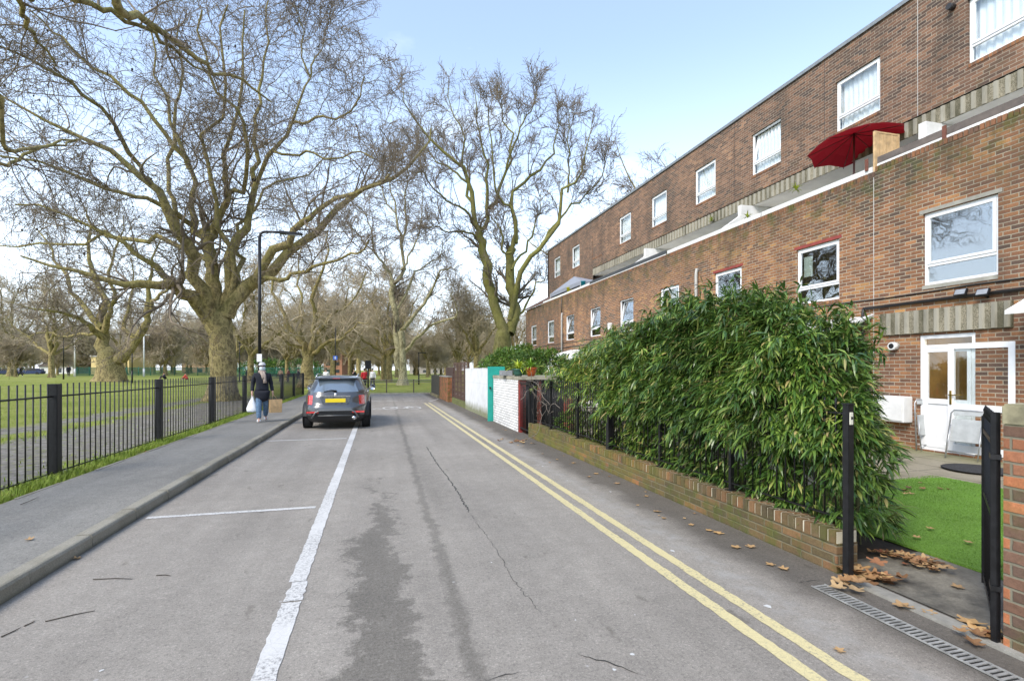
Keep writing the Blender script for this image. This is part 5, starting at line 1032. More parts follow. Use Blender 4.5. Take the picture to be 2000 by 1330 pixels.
# ================================================================ TREES
def bark(name, a, b_, moss, mamt):
    k = NT(name); n1 = k.noise(2.6, 5, .62, stretch=(1, 1, .6)); c = k.ramp(n1, [(.38, b_), (.45, a), (.52, tuple(min(1, q*1.5) for q in a)), (.56, b_), (.62, a)])
    n2 = k.noise(14, 5, .7); c = k.mix(k.mr(n2, .3, .7, 0, .45), c, tuple(q*.5 for q in b_))
    nz_ = k.sep(k.nrm())[2]; mm = k.m_('MULTIPLY', k.mr(k.noise(1.2, 4, .6), .32, .62, .15, 1), mamt); mm = k.m_('MINIMUM', k.m_('MULTIPLY', mm, k.mr(nz_, -.8, .6, .55, 1.2)), 1)
    mm = k.m_('MULTIPLY', mm, k.mr(k.sep(k.pos())[2], 2.5, 7, .35, 1)); c = k.mix(mm, c, moss); k.bump(k.noise(9, 6, .7, stretch=(1, 1, .5)), .9, .05); return k.fin(c, .92, spec=.2)
M['bark'] = bark('bark_mottled', (.26, .21, .10), (.10, .075, .045), (.125, .125, .025), .45)
M['limb'] = bark('bark_limb', (.34, .27, .13), (.15, .11, .062), (.20, .195, .045), .6)
M['bark_pale'] = bark('bark_pale', (.42, .38, .24), (.22, .19, .11), (.19, .19, .08), .4)
M['bark_green'] = bark('bark_green', (.18, .16, .07), (.12, .11, .05), (.22, .215, .05), .8)
M['twig'] = plain('twig_grey', (.175, .14, .10), .9, var=.3, sc=.6)
M['twig_warm'] = plain('twig_warm', (.40, .33, .225), .9, var=.3, sc=.4)
M['seed'] = plain('seed_ball', (.05, .035, .025), .9)
def tubes(P_, R_, sides):
    N_, K, _ = P_.shape; T = np.gradient(P_, axis=1); T /= np.linalg.norm(T, axis=2)[..., None]+1e-9
    ref = np.cross(T[:, K//2], np.array([.31, .57, .76])); ref /= np.linalg.norm(ref, axis=1)[:, None]+1e-9; ref = np.repeat(ref[:, None], K, 1)
    a = ref-T*np.sum(ref*T, 2)[..., None]; a /= np.linalg.norm(a, axis=2)[..., None]+1e-9; b = np.cross(T, a)
    w = np.arange(sides)*2*np.pi/sides; V = P_[:, :, None]+R_[:, :, None, None]*(a[:, :, None]*np.cos(w)[None, None, :, None]+b[:, :, None]*np.sin(w)[None, None, :, None])
    idx = np.arange(N_*K*sides).reshape(N_, K, sides); nx_ = np.roll(idx, -1, 2)
    Fq = np.stack([idx[:, :-1], nx_[:, :-1], nx_[:, 1:], idx[:, 1:]], -1).reshape(-1, 4); return V.reshape(-1, 3), Fq
def resample(pts, rad, K, rng=None, jit=0):
    p = np.array([tuple(q) for q in pts], float); r = np.array(rad, float)
    # catmull-rom
    q = np.vstack([2*p[0]-p[1], p, 2*p[-1]-p[-2]]); t = np.linspace(0, len(p)-1-1e-6, K); i = t.astype(int); f = (t-i)[:, None]
    a, b, c, d = q[i], q[i+1], q[i+2], q[i+3]; o = .5*((2*b)+(-a+c)*f+(2*a-5*b+4*c-d)*f**2+(-a+3*b-3*c+d)*f**3)
    if rng is not None: 
        s = rng.normal(0, 1, (K, 3)); s[0] = 0; o = o+s*jit
    return o, np.interp(t, np.arange(len(r)), r)
def spawn(Ps, Rs, npar, tmin, lmin, lmax, K, ang, wand, up, rratio, rend, rng, dens=None, droop=0):
    n = len(Ps)
    if n == 0: return np.zeros((0, K, 3)), np.zeros((0, K))
    cntv = np.full(n, npar) if np.isscalar(npar) else npar
    par = np.repeat(np.arange(n), cntv); m = len(par); Kp = Ps.shape[1]; t = rng.uniform(tmin, 1, m)**.85; x = t*(Kp-1.001); i = x.astype(int); f = (x-i)[:, None]
    base = Ps[par, i]*(1-f)+Ps[par, i+1]*f; rad = Rs[par, i]*(1-f[:, 0])+Rs[par, i+1]*f[:, 0]; tan = Ps[par, i+1]-Ps[par, i]; tan /= np.linalg.norm(tan, axis=1)[:, None]+1e-9
    rv = rng.normal(0, 1, (m, 3)); rv -= tan*np.sum(rv*tan, 1)[:, None]; rv /= np.linalg.norm(rv, axis=1)[:, None]; a = rng.normal(ang, .22, m)[:, None]; d = tan*np.cos(a)+rv*np.sin(a)
    L = rng.uniform(lmin, lmax, m)*(1-.35*t); pts = [base]; st = (L/(K-1))[:, None]; cur = base; bend = rng.normal(0, wand*.6, (m, 3))
    for q in range(K-1):
        d = d+bend+rng.normal(0, wand, (m, 3)); d[:, 2] += up-droop*q; d /= np.linalg.norm(d, axis=1)[:, None]; cur = cur+d*st; pts.append(cur)
    r0 = np.minimum(rad*rratio, rad*.95)*rng.uniform(.6, 1.1, m); r0 = np.maximum(r0, rend*1.2); R_ = r0[:, None]+(rend-r0)[:, None]*np.linspace(0, 1, K)[None]; return np.stack(pts, 1), R_
def make_tree(name, lab, base, limbs, seed, lev, trunkmat, twigmat, balls=0, group=None, trunk=None, flare=1.5, stuff=False, K1=14, jit=.011):
    """limbs: list of (points, radii); lev: list of dict for the successive orders"""
    rng = np.random.default_rng(seed); t = thing(name, lab, 'tree', base, group=group)
    if trunk is not None:
        tp, tr2 = list(trunk[0]), list(trunk[1]); dd_ = (Vector(tp[-1])-Vector(tp[-2])).normalized(); tp.append(Vector(tp[-1])+dd_*tr2[-1]*.7); tr2.append(.03); trunk = (tp, tr2)
    V = []; Fq = []; off = 0; LP = []; LR = []
    def put(P_, R_, s):
        nonlocal off, V, Fq
        if len(P_) == 0: return
        v, f = tubes(P_, R_, s); V.append(v); Fq.append(f+off); off += len(v)
    if trunk is not None:
        p, r_ = resample(trunk[0], trunk[1], 26); s = 20; v, f = tubes(p[None], r_[None], s)
        c = np.repeat(p, s, 0); d = v-c; nn = np.array([mnoise.noise(Vector((q[0]*1.1, q[1]*1.1, q[2]*.9)))*.16+mnoise.noise(Vector((q[0]*3, q[1]*3, q[2]*2.6)))*.07 for q in v]); hh = (v[:, 2]-base[2])
        ang = np.arctan2(d[:, 1], d[:, 0]); but = 1+np.exp(-np.maximum(hh, 0)/.45)*(.18+.22*np.sin(ang*5+seed))
        v = c+d*((1+nn)*but)[:, None]; V.append(v); Fq.append(f+off); off += len(v)
    for pts, rad in limbs:
        p, r_ = resample(pts, rad, K1, rng, 0.0); L = np.linalg.norm(p[-1]-p[0]); p[1:-1] += rng.normal(0, jit*L, (K1-2, 3)); LP.append(p); LR.append(r_)
    LP = np.array(LP); LR = np.array(LR)*(1+rng.normal(0, .05, (len(limbs), K1))); put(LP, LR, 9)
    mesh_np('trunk', np.concatenate(V), np.concatenate(Fq), trunkmat, t); V = []; Fq = []; off = 0
    Ps, Rs = LP, LR; allP = []
    for i, l in enumerate(lev):
        Ps, Rs = spawn(Ps, Rs, l['n'], l.get('t', .25), l['l'][0], l['l'][1], l['K'], l.get('a', .8), l.get('w', .22), l.get('up', .05), l.get('rr', .6), l['r'], rng, droop=l.get('dr', 0))
        put(Ps, Rs, l.get('s', 3)); allP.append(Ps)
        if i == 0 or l.get('split'):   # next order grows from this order and limb tips
            pass
    mesh_np('branches', np.concatenate(V), np.concatenate(Fq), twigmat, t)
    if balls:
        src = allP[-2] if len(allP) > 1 else allP[-1]; ii = rng.integers(0, len(src), balls); c = src[ii, -1].copy(); r_ = rng.uniform(.014, .03, balls)[:, None]; c[:, 2] -= rng.uniform(.03, .12, balls)
        o = np.array([[1, 0, 0], [0, 1, 0], [-1, 0, 0], [0, -1, 0], [0, 0, 1], [0, 0, -1]], float); v = (c[:, None]+o[None]*r_[:, None]).reshape(-1, 3); f = np.array([[0, 1, 4], [1, 2, 4], [2, 3, 4], [3, 0, 4], [1, 0, 5], [2, 1, 5], [3, 2, 5], [0, 3, 5]])
        mesh_np('seed_balls', v, (np.arange(balls)[:, None, None]*6+f[None]).reshape(-1, 3), M['seed'], t)['kind'] = 'stuff'
    return t
def LZ(pts, Z0, Z1): n = len(pts); return [P(u, v, Z0+(Z1-Z0)*i/(n-1)) for i, (u, v) in enumerate(pts)]
def RR(r0, r1, n, p=.9): return [r0+(r1-r0)*(i/(n-1))**p for i in range(n)]
# --- main plane tree
Z = 27.0; bp3 = P(434, 722, Z); bz = lawn_z(bp3.x, bp3.y)
base = Vector((bp3.x, bp3.y, bz))
trunk = [base+Vector((0, 0, -.1)), base+Vector((0, 0, .6)), P(436, 735, Z), P(436, 700, Z), P(432, 660, Z), P(428, 632, Z), P(428, 610, Z)]; tr_r = [.82, .70, .64, .61, .60, .66, .48]
limbs = []
def LB(pts, Z1, r0, r1=.035, Z0=Z): limbs.append((LZ(pts, Z0, Z1), RR(r0*.82, r1, len(pts))))
LB([(420, 640), (394, 601), (373, 580), (352, 570), (331, 556), (304, 554), (252, 551), (200, 544), (120, 520), (40, 500)], 21, .52)
LB([(371, 580), (338, 549), (314, 528), (290, 508), (252, 483), (200, 452), (120, 415), (30, 400)], 24, .26)
LB([(418, 640), (400, 605), (387, 563), (376, 525), (369, 494), (359, 463), (338, 428), (322, 392), (290, 355), (235, 307), (190, 285), (95, 228), (0, 186)], 21, .50)
LB([(424, 620), (420, 580), (416, 540), (410, 500), (405, 470), (398, 450)], 27, .46, .30)
LB([(404, 480), (390, 462), (376, 430), (373, 404), (375, 352), (366, 300), (340, 250), (318, 190), (300, 120), (290, 40)], 29, .26)
LB([(405, 468), (415, 450), (439, 418), (442, 386), (436, 341), (440, 300), (455, 220), (468, 120), (478, 20)], 25.5, .27)
LB([(440, 618), (463, 604), (494, 556), (511, 542), (550, 528), (581, 494), (615, 466), (646, 431), (690, 385), (745, 358), (790, 325), (833, 285), (842, 250)], 30, .50)
LB([(494, 556), (511, 521), (546, 480), (574, 459), (598, 431), (625, 400), (684, 383), (730, 365), (760, 340)], 24, .33)
LB([(432, 610), (440, 560), (456, 487), (477, 463), (487, 431), (494, 386), (497, 350), (511, 328), (540, 290), (575, 235), (596, 175), (608, 150)], 28, .36)
LB([(606, 152), (612, 120), (632, 90), (640, 50)], 28.5, .07, .015, Z0=28)
LB([(606, 152), (590, 110), (592, 60), (575, 10)], 27, .07, .015, Z0=28)
LB([(496, 352), (500, 300), (497, 250), (510, 190), (515, 120), (520, 50), (530, -20)], 31, .16)
LB([(405, 520), (387, 497), (338, 480), (286, 470), (235, 463), (200, 456), (130, 468), (60, 470), (0, 480)], 31, .22)
LB([(376, 440), (352, 425), (331, 418), (293, 393), (252, 376), (200, 366), (130, 332), (50, 310), (-30, 300)], 22, .19)
LB([(370, 330), (342, 289), (289, 220), (243, 175), (163, 110), (100, 60), (57, 19)], 24, .17)
LB([(310, 375), (289, 353), (266, 323), (205, 228), (152, 179), (61, 118), (0, 91)], 19, .17)
LB([(442, 380), (470, 372), (478, 330), (482, 280), (470, 230), (420, 170), (400, 100), (395, 20)], 22, .16)
LB([(450, 590), (475, 540), (470, 500), (462, 470), (470, 430), (500, 390), (540, 360), (580, 345), (640, 300)], 33, .20)
LB([(570, 242), (590, 238), (620, 228), (650, 232), (680, 218), (705, 190), (712, 150)], 27, .09, Z0=27.8)
LB([(534, 296), (560, 302), (600, 300), (650, 310), (690, 300), (730, 310)], 26, .09, Z0=27.7)
LB([(511, 540), (540, 545), (580, 530), (630, 520), (690, 500), (720, 470)], 22, .15)
LB([(440, 600), (450, 540), (448, 480), (430, 400), (415, 330), (410, 260), (430, 180), (440, 90), (445, 10)], 24, .2)
LB([(360, 460), (330, 380), (325, 300), (345, 220), (350, 130), (350, 40)], 30, .18)
lev = [dict(n=12, l=(2.2, 5.6), K=9, a=.75, w=.20, up=.04, rr=.42, r=.014, s=5, t=.25),
       dict(n=6, l=(1.2, 3.2), K=7, a=.72, w=.22, up=.02, rr=.6, r=.010, s=4, t=.12),
       dict(n=7, l=(.5, 1.5), K=6, a=.85, w=.28, up=-.01, rr=.75, r=.0075, s=3, t=.1, dr=.012),
       dict(n=1, l=(.25, .7), K=4, a=.8, w=.3, up=-.02, rr=.9, r=.0065, s=3, t=.2)]
make_tree('plane_tree', 'huge bare plane tree with mottled trunk and spreading mossy limbs behind the railings', base, limbs, 1, lev, M['limb'], M['twig'], balls=3500, trunk=(trunk, tr_r))
# --- tree outside the frame at left whose limbs reach in from the top
limbs = []; nb0 = Vector((-11.5, 2.5, lawn_z(-11.5, 2.5)))
def NB(pts, Z0, Z1, r0, r1=.03, pre=None): L_ = LZ(pts, Z0, Z1); L_ = [nb0+Vector((0, 0, 4.0)), (nb0+Vector((0, 0, 5))+L_[0])/2+Vector((-.3, 0, 1.2))]+L_; limbs.append((L_, RR(r0, r1, len(L_))))
NB([(140, -60), (224, 0), (243, 23), (274, 34), (323, 65), (365, 103), (403, 133), (449, 144), (494, 171), (530, 200)], 9.5, 14, .13, .02)
NB([(60, -40), (152, 0), (213, 23), (266, 49), (331, 84), (380, 129), (403, 144)], 9.5, 13, .09, .02)
NB([(0, -40), (30, 0), (50, 50), (80, 80), (110, 130)], 9, 12, .08, .02)
NB([(-60, 130), (0, 285), (60, 290), (110, 280), (160, 272)], 8.5, 12, .06, .02)
NB([(-100, 300), (-20, 315), (40, 312), (90, 285), (150, 275)], 9, 12, .06, .02)
lev0 = [dict(n=9, l=(1.2, 3.2), K=8, a=.8, w=.24, up=-.03, rr=.5, r=.006, s=5, t=.35), dict(n=7, l=(.6, 1.5), K=6, a=.8, w=.28, up=-.03, rr=.6, r=.004, s=4, t=.1), dict(n=4, l=(.25, .8), K=5, a=.8, w=.3, up=-.03, rr=.7, r=.003, s=3, t=.1)]
make_tree('plane_tree', 'plane tree outside the left edge whose thick limbs hang across the top left corner', nb0, limbs, 2, lev0, M['limb'], M['twig'], balls=350, jit=.003, K1=22, trunk=([nb0, nb0+Vector((0, 0, 2)), nb0+Vector((0, 0, 4.2)), nb0+Vector((0, 0, 6))], [.7, .5, .5, .25]))
# --- forked tree beyond the white wall
Z = 43.0; limbs = []; b9 = P(985, 722, Z); b9.z = .05
def Z4(pts): return [(680+x/2.333, 150+y/2.333) for x, y in pts]
def L9(pts, Z1, r0, r1=.03): p_ = Z4(pts); limbs.append((LZ(p_, Z, Z1), RR(r0*.8, r1, len(p_))))
L9([(718, 1170), (690, 1110), (665, 1020), (645, 920), (625, 830), (605, 760), (600, 705)], 43, .62, .34)
L9([(600, 705), (575, 640), (555, 520), (530, 430), (480, 380), (420, 320), (330, 230), (280, 160), (250, 60)], 40, .30)
L9([(575, 640), (560, 560), (540, 480), (520, 380), (530, 250), (480, 150), (460, 40)], 45, .2)
L9([(603, 700), (640, 650), (640, 540), (632, 430), (610, 330), (590, 200), (575, 60)], 41, .24)
L9([(640, 600), (690, 500), (735, 370), (750, 280), (700, 180), (690, 40)], 46, .2)
L9([(720, 420), (760, 300), (790, 220), (840, 140), (860, 70)], 42, .13)
L9([(592, 735), (550, 710), (500, 705), (440, 705), (400, 680), (370, 690)], 40, .13)
L9([(585, 690), (540, 620), (470, 575), (400, 520), (340, 440), (290, 430)], 38, .14)
L9([(735, 1170), (755, 1100), (745, 980), (735, 880), (748, 780)], 44, .55, .36)
L9([(748, 790), (770, 700), (745, 600), (700, 560), (670, 480), (660, 300), (640, 150)], 40, .22)
L9([(765, 760), (745, 640), (745, 560), (790, 470), (860, 430), (910, 390), (940, 320), (950, 220), (1000, 160)], 46, .24)
L9([(745, 800), (705, 800), (705, 740), (690, 690), (650, 640)], 42, .14)
L9([(738, 1110), (780, 970), (800, 850), (880, 790), (900, 720), (945, 640), (990, 540), (1040, 460), (1060, 410), (1090, 330), (1110, 230)], 40, .34)
L9([(900, 740), (960, 650), (1030, 580), (1090, 540), (1150, 470), (1170, 350)], 43, .14)
L9([(1000, 530), (1005, 430), (1000, 300), (1010, 170)], 42, .12)
L9([(745, 1120), (790, 1080), (830, 1000), (860, 940), (880, 930), (910, 910)], 46, .16)
L9([(745, 880), (810, 780), (850, 700), (870, 600), (880, 520)], 48, .14)
L9([(540, 480), (470, 420), (400, 380), (360, 330), (300, 310)], 46, .13)
lev9 = [dict(n=11, l=(1.8, 4.2), K=8, a=.62, w=.15, up=.10, rr=.42, r=.02, s=5, t=.2), dict(n=8, l=(1.0, 2.4), K=6, a=.65, w=.18, up=.09, rr=.6, r=.014, s=4, t=.15), dict(n=6, l=(.4, 1.2), K=5, a=.7, w=.22, up=.05, rr=.8, r=.011, s=3, t=.1)]
make_tree('plane_tree', 'tall bare tree with a mossy trunk forking low, beside the far end of the terrace', b9, limbs, 3, lev9, M['bark_green'], M['twig'], balls=1200, trunk=([b9, b9+Vector((0, 0, 1)), P(980, 680, Z), P(984, 648, Z)], [1.0, .85, .76, .60]))
# --- tall pale tree at the end of the road
Z = 53.0; limbs = []; b8 = P(787, 722, Z); b8.z = lawn_z(b8.x, b8.y)
L9([(230, 1330), (222, 1230), (214, 1100), (205, 1000), (200, 930)], 53, .44, .28)
L9([(203, 950), (240, 880), (243, 780), (240, 700), (215, 600), (190, 500), (200, 400), (240, 300)], 53, .26)
L9([(243, 760), (262, 660), (255, 560), (270, 480), (280, 400)], 50, .16)
L9([(200, 930), (170, 870), (130, 820), (105, 740), (100, 680), (60, 600), (0, 560)], 50, .2)
L9([(120, 800), (60, 740), (20, 690), (-20, 680)], 49, .12)
L9([(222, 1060), (300, 900), (310, 880), (380, 840), (430, 820), (430, 740)], 56, .18)
L9([(250, 1150), (330, 1050), (380, 980), (420, 890), (460, 870), (500, 860)], 50, .26)
L9([(258, 1250), (310, 1190), (380, 1140), (450, 1110), (495, 1085), (480, 1000), (470, 960)], 48, .24)
L9([(240, 880), (300, 780), (320, 700), (340, 600), (340, 500)], 54, .15)
L9([(215, 620), (170, 560), (150, 480), (160, 400)], 52, .12)
lev8 = [dict(n=11, l=(1.6, 3.6), K=8, a=.65, w=.2, up=.10, rr=.5, r=.018, s=5, t=.15), dict(n=8, l=(1.0, 2.2), K=6, a=.7, w=.22, up=.07, rr=.6, r=.012, s=4, t=.1), dict(n=6, l=(.4, 1.1), K=5, a=.75, w=.25, up=.04, rr=.7, r=.009, s=3, t=.1)]
make_tree('plane_tree', 'tall pale grey-green tree with split trunk on the lawn beyond the road end', b8, limbs, 4, lev8, M['bark_pale'], M['twig'], balls=800, trunk=([b8+Vector((0, 0, -.1)), b8+Vector((0, 0, 1.0)), P(786, 690, Z), P(783, 650, Z)], [.60, .42, .37, .34]))
# --- wide forked tree on the left lawn
Z = 50.0; limbs = []; b2 = P(215, 722, Z); b2.z = lawn_z(b2.x, b2.y)-.05
def L2(pts, Z1, r0, r1=.035): limbs.append((LZ(pts, Z, Z1), RR(r0, r1, len(pts))))
L2([(208, 690), (203, 655), (198, 630), (205, 600), (190, 560), (172, 500), (180, 440), (170, 400)], 52, .6)
L2([(225, 705), (245, 690), (262, 670), (280, 635), (286, 600), (292, 560), (300, 500), (320, 450)], 50, .55)
L2([(203, 660), (180, 640), (150, 622), (120, 610), (80, 605), (20, 590)], 44, .3)
L2([(204, 650), (215, 615), (225, 580), (215, 540), (230, 480), (240, 420)], 47, .3)
L2([(200, 640), (165, 600), (140, 560), (110, 510), (90, 470), (60, 440)], 53, .3)
L2([(266, 665), (240, 640), (250, 600), (262, 560), (255, 500)], 54, .25)
L2([(284, 620), (310, 580), (350, 550), (380, 520)], 48, .22)
L2([(202, 655), (170, 650), (130, 655), (90, 650), (50, 660)], 55, .2)
levm = [dict(n=10, l=(2.0, 4.8), K=8, a=.75, w=.22, up=.06, rr=.5, r=.02, s=5, t=.15), dict(n=8, l=(1.2, 2.8), K=6, a=.8, w=.26, up=.03, rr=.6, r=.013, s=4, t=.1), dict(n=7, l=(.5, 1.4), K=5, a=.8, w=.3, up=.0, rr=.7, r=.009, s=3, t=.1)]
make_tree('plane_tree', 'wide low forked plane tree standing on the lawn left of the main tree', b2, limbs, 5, levm, M['limb'], M['twig'], balls=500, trunk=([b2, b2+Vector((0, 0, 1)), P(214, 705, Z), P(214, 688, Z)], [1.35, 1.12, 1.0, .85]))
# --- tree left of the car
Z = 46.0; limbs = []; b4 = P(600, 722, Z); b4.z = .1
L2([(600, 700), (592, 675), (575, 655), (560, 625), (545, 600), (535, 565), (540, 520), (560, 480)], 44, .32)
L2([(606, 700), (612, 670), (630, 640), (650, 615), (680, 598), (705, 570), (715, 530)], 48, .28)
L2([(603, 690), (615, 650), (610, 600), (622, 550), (640, 500), (640, 450)], 44, .3)
L2([(598, 690), (585, 640), (590, 590), (580, 540), (590, 480)], 50, .24)
L2([(612, 690), (640, 672), (668, 660), (690, 640), (720, 630)], 42, .2)
L2([(592, 680), (565, 670), (545, 655), (520, 640)], 42, .16)
T4 = make_tree('plane_tree', 'spreading plane tree with mottled trunk behind the railings just left of the car', b4, limbs, 6, levm, M['limb'], M['twig_warm'], balls=300, trunk=([b4, b4+Vector((0, 0, 1)), P(600, 715, Z), P(602, 695, Z)], [.75, .55, .50, .42]))
# --- generic prototypes
def generic(name, lab, base, seed, h, tr, spread, nl, tmat, wmat, lv, group=None, upv=.55, tfrac=.25):
    rng = random.Random(seed); base = Vector(base); lb = []; th = h*tfrac
    for i in range(nl):
        a = 2*math.pi*i/nl+rng.uniform(-.35, .35); e = rng.uniform(.5, 1.35) if i else 1.45; d = Vector((math.cos(a)*math.cos(e), math.sin(a)*math.cos(e), math.sin(e))); L = (h-th)*rng.uniform(.8, 1.05)*(1 if e > .9 else spread); p = base+Vector((0, 0, th*rng.uniform(.75, 1.0))); pts = [p]
        n = 7
        for q in range(n): d = (d+Vector((rng.uniform(-.3, .3), rng.uniform(-.3, .3), rng.uniform(-.1, .3)*upv*1.6))).normalized(); p = p+d*L/n; pts.append(p)
        lb.append((pts, RR(tr*.6, .03, len(pts), .8)))
    return make_tree(name, lab, base, lb, seed, lv, tmat, wmat, trunk=([base+Vector((0, 0, -.1)), base+Vector((0, 0, .6)), base+Vector((0, 0, th*.6)), base+Vector((.05, 0, th*1.15))], [tr*1.2, tr*1.0, tr*.9, tr*.6]), group=group)
levg = [dict(n=10, l=(2.0, 4.6), K=7, a=.7, w=.2, up=.06, rr=.5, r=.025, s=4, t=.15), dict(n=8, l=(1.2, 2.6), K=5, a=.75, w=.25, up=.04, rr=.6, r=.018, s=3, t=.1), dict(n=6, l=(.5, 1.5), K=4, a=.8, w=.28, up=.0, rr=.7, r=.013, s=3, t=.1)]
levb = [dict(n=14, l=(1.0, 2.2), K=6, a=.7, w=.22, up=.03, rr=.5, r=.015, s=4, t=.1), dict(n=9, l=(.6, 1.4), K=5, a=.75, w=.25, up=.0, rr=.6, r=.012, s=3, t=.1), dict(n=5, l=(.3, .7), K=4, a=.8, w=.28, up=.0, rr=.7, r=.01, s=3, t=.1)]
def at(u, Z): p = P(u, HZ, Z); return (p.x, p.y, lawn_z(p.x, p.y)-.05)
GA = generic('park_tree', 'bare tree with a dark trunk just left of the street lamp, behind the railings', at(490, 58), 21, 15, .36, .9, 8, M['limb'], M['twig_warm'], levg)
GB = generic('park_tree', 'tall bare tree behind the roof line of the terrace, nearest the red parasol side', (33, 52, 0), 22, 27, .6, .8, 8, M['limb'], M['twig'], levg, tfrac=.3)
GC = generic('park_tree', 'slender bare tree between the tall pale tree and the forked mossy tree', at(930, 62), 23, 12, .38, .9, 8, M['limb'], M['twig_warm'], levg, tfrac=.35)
GD = generic('bushy_tree', 'small round bushy bare tree near the left edge', at(30, 72), 24, 5.0, .17, 1.1, 12, M['limb'], M['twig_warm'], levb, tfrac=.3)
GE = generic('park_tree', 'large dark trunked tree of the avenue right behind the blue sign', at(650, 60), 25, 16, .34, .9, 9, M['limb'], M['twig_warm'], levg, tfrac=.28)
def cp(src, u, Z, rz, s, lab, grp=None, xyz=None):
    c = copy_tree(src); c.location = xyz or at(u, Z); c.rotation_euler = (0, 0, rz); c.scale = (s, s, s); c['label'] = lab
    if grp: c['group'] = grp
    elif 'group' in c: del c['group']
    return c
cp(GB, 0, 0, 2.1, .85, 'bare tree behind the roof line of the terrace, further left of the two', xyz=(26, 53, 0))
cp(GE, 683, 78, 1.2, .9, 'avenue tree with a red-brown trunk behind the traffic signal, left of it')
cp(GA, 748, 72, 2.2, .9, 'dark red-brown trunked tree close behind the pale trunk at the end of the road')
cp(GA, 760, 66, 4.0, 1.1, 'pale trunked avenue tree just left of the split trunk')
cp(GE, 560, 70, 3.1, .75, 'slim bare tree behind the railings between street lamp and mottled trunk')
cp(GC, 700, 95, .5, 1.2, 'thin far avenue tree above the traffic signal')
cp(GC, 895, 80, 2.5, .95, 'slender bare tree at the right side of the far lawn')
cp(GC, 1010, 75, 4.2, .9, 'bare tree partly hidden behind the forked mossy trunk')
cp(GD, 322, 85, 1.0, 1.7, 'round twiggy tree in front of the brown apartment block')
cp(GD, 850, 110, 2.0, 1.6, 'round twiggy tree far off in front of the grey terrace')
cp(GD, 112, 95, 2.9, 1.1, 'small round twiggy tree in front of the white houses')
cp(GA, 100, 66, 1.7, .95, 'bare spreading tree behind the bushy tree near the left edge')
cp(GE, 20, 80, 2.6, 1.1, 'tall bare tree at the left edge beyond the lawn')
rr = random.Random(8); grp = 'far trees along the park edge'
for i, u in enumerate([-140, -60, 60, 150, 245, 300, 365, 410, 460, 520, 575, 625, 660, 690, 715, 740, 775, 810, 835, 870, 915, 960, 340, 190]):
    src = [GA, GC, GE, GD][i % 4]; Zq = rr.uniform(95, 160); s = rr.uniform(.85, 1.15)*(2.2 if src is GD else 1.0)
    cp(src, u, Zq, rr.uniform(0, 6), s, 'bare brownish tree in the dense row at the far edge of the park', grp)
c = copy_tree(GB); c.location = (34, 70, 0); c.rotation_euler = (0, 0, 1); c['label'] = 'bare tree behind the terrace roof, hidden furthest back'
for i in range(34):
    cp(GD, -60+i*31+rr.uniform(-10, 10), rr.uniform(118, 165), rr.uniform(0, 6), rr.uniform(1.5, 2.6), 'bare brownish tree in the dense row at the far edge of the park', grp)
# dark evergreen hedge far behind railings
for u, Z, rd, lab in ((520, 100, (5, 2, 1.8), 'dark evergreen clump beyond the railings right of the walking person'), (575, 105, (6, 2, 2.0), 'dark evergreen clump beyond the railings left of the mottled trunk'), (12, 118, (4, 2, 2.0), 'yellow-green shrub at the far left behind the parked cars')):
    p = at(u, Z); leafball('evergreen', lab, 'shrub', (p[0], p[1], p[2]+rd[2]*.8), rd, 900, SHR if u > 100 else SHL, .5, .09, int(u), k=5, low=.2)
# ================================================================ CAR
CP = NT('car_paint'); CP.b.inputs['Coat Weight'].default_value = 1; CP.b.inputs['Coat Roughness'].default_value = .14; CP.fin((.085, .088, .092), .3, .6)
M['paint'] = CP.m; M['cladding'] = plain('black_cladding', (.018, .018, .019), .55, var=.15); M['tyre'] = plain('tyre', (.014, .014, .014), .85); M['chrome'] = plain('chrome', (.65, .65, .66), .15, 1)
k = NT('car_glass'); k.b.inputs['Coat Weight'].default_value = 1; M['carglass'] = k.fin((.22, .27, .31), .06, .5)
k = NT('lamp_red'); k.b.inputs['Coat Weight'].default_value = 1; M['redlamp'] = k.fin(k.mix(k.mr(k.noise(22, 2), .45, .6), (.55, .012, .015), (.75, .08, .07)), .15)
M['plate'] = plain('yellow_plate', (.80, .60, .01), .4, var=.02)
cx_, cyr = -1.13, 15.05; CW = .90
car = thing('parked_suv', 'dark grey compact SUV parked in the kerbside bay with a yellow rear plate', 'car', (cx_, cyr+2, 0))
# rings: z, y rear, y front, half width, corner exponent
NRG = 96
def ringp(z, yr, yf, w, e=4.2, crown=0):
    out_ = []
    for i in range(NRG):
        a = 2*math.pi*i/NRG-math.pi/2; c, s = math.cos(a), math.sin(a)
        X = math.copysign(abs(c)**(2/e), c)*w; Yn = math.copysign(abs(s)**(2/e), s)
        Y = (yr+yf)/2+Yn*(yf-yr)/2; fr = (Y-yr)/(yf-yr)
        X *= 1-.10*max(0, (fr-.6)/.4)**2-.05*max(0, (.18-fr)/.18)**2
        out_.append((cx_+X, cyr+Y, z+crown*(1-(X/w)**2)))
    return out_
prof = [(.20, .16, 4.08, .78, 5), (.30, .05, 4.18, .85, 5), (.40, .015, 4.22, .885, 5), (.50, .0, 4.24, .895, 5), (.60, .0, 4.24, .90, 4.6), (.665, .015, 4.22, .90, 4.6), (.70, .055, 4.20, .898, 4.4), (.78, .07, 4.16, .897, 4.2), (.88, .085, 4.08, .892, 4.2), (.96, .11, 3.98, .885, 4.2), (1.02, .15, 3.86, .865, 4.0), (1.05, .17, 3.20, .845, 4.0), (1.12, .23, 3.05, .80, 4), (1.22, .32, 2.88, .745, 4), (1.32, .41, 2.68, .695, 4), (1.41, .50, 2.50, .655, 4), (1.46, .50, 2.35, .62, 4.2), (1.495, .58, 2.2, .55, 4.2)]
rings = [ringp(*p) for p in prof]; nR = len(rings)
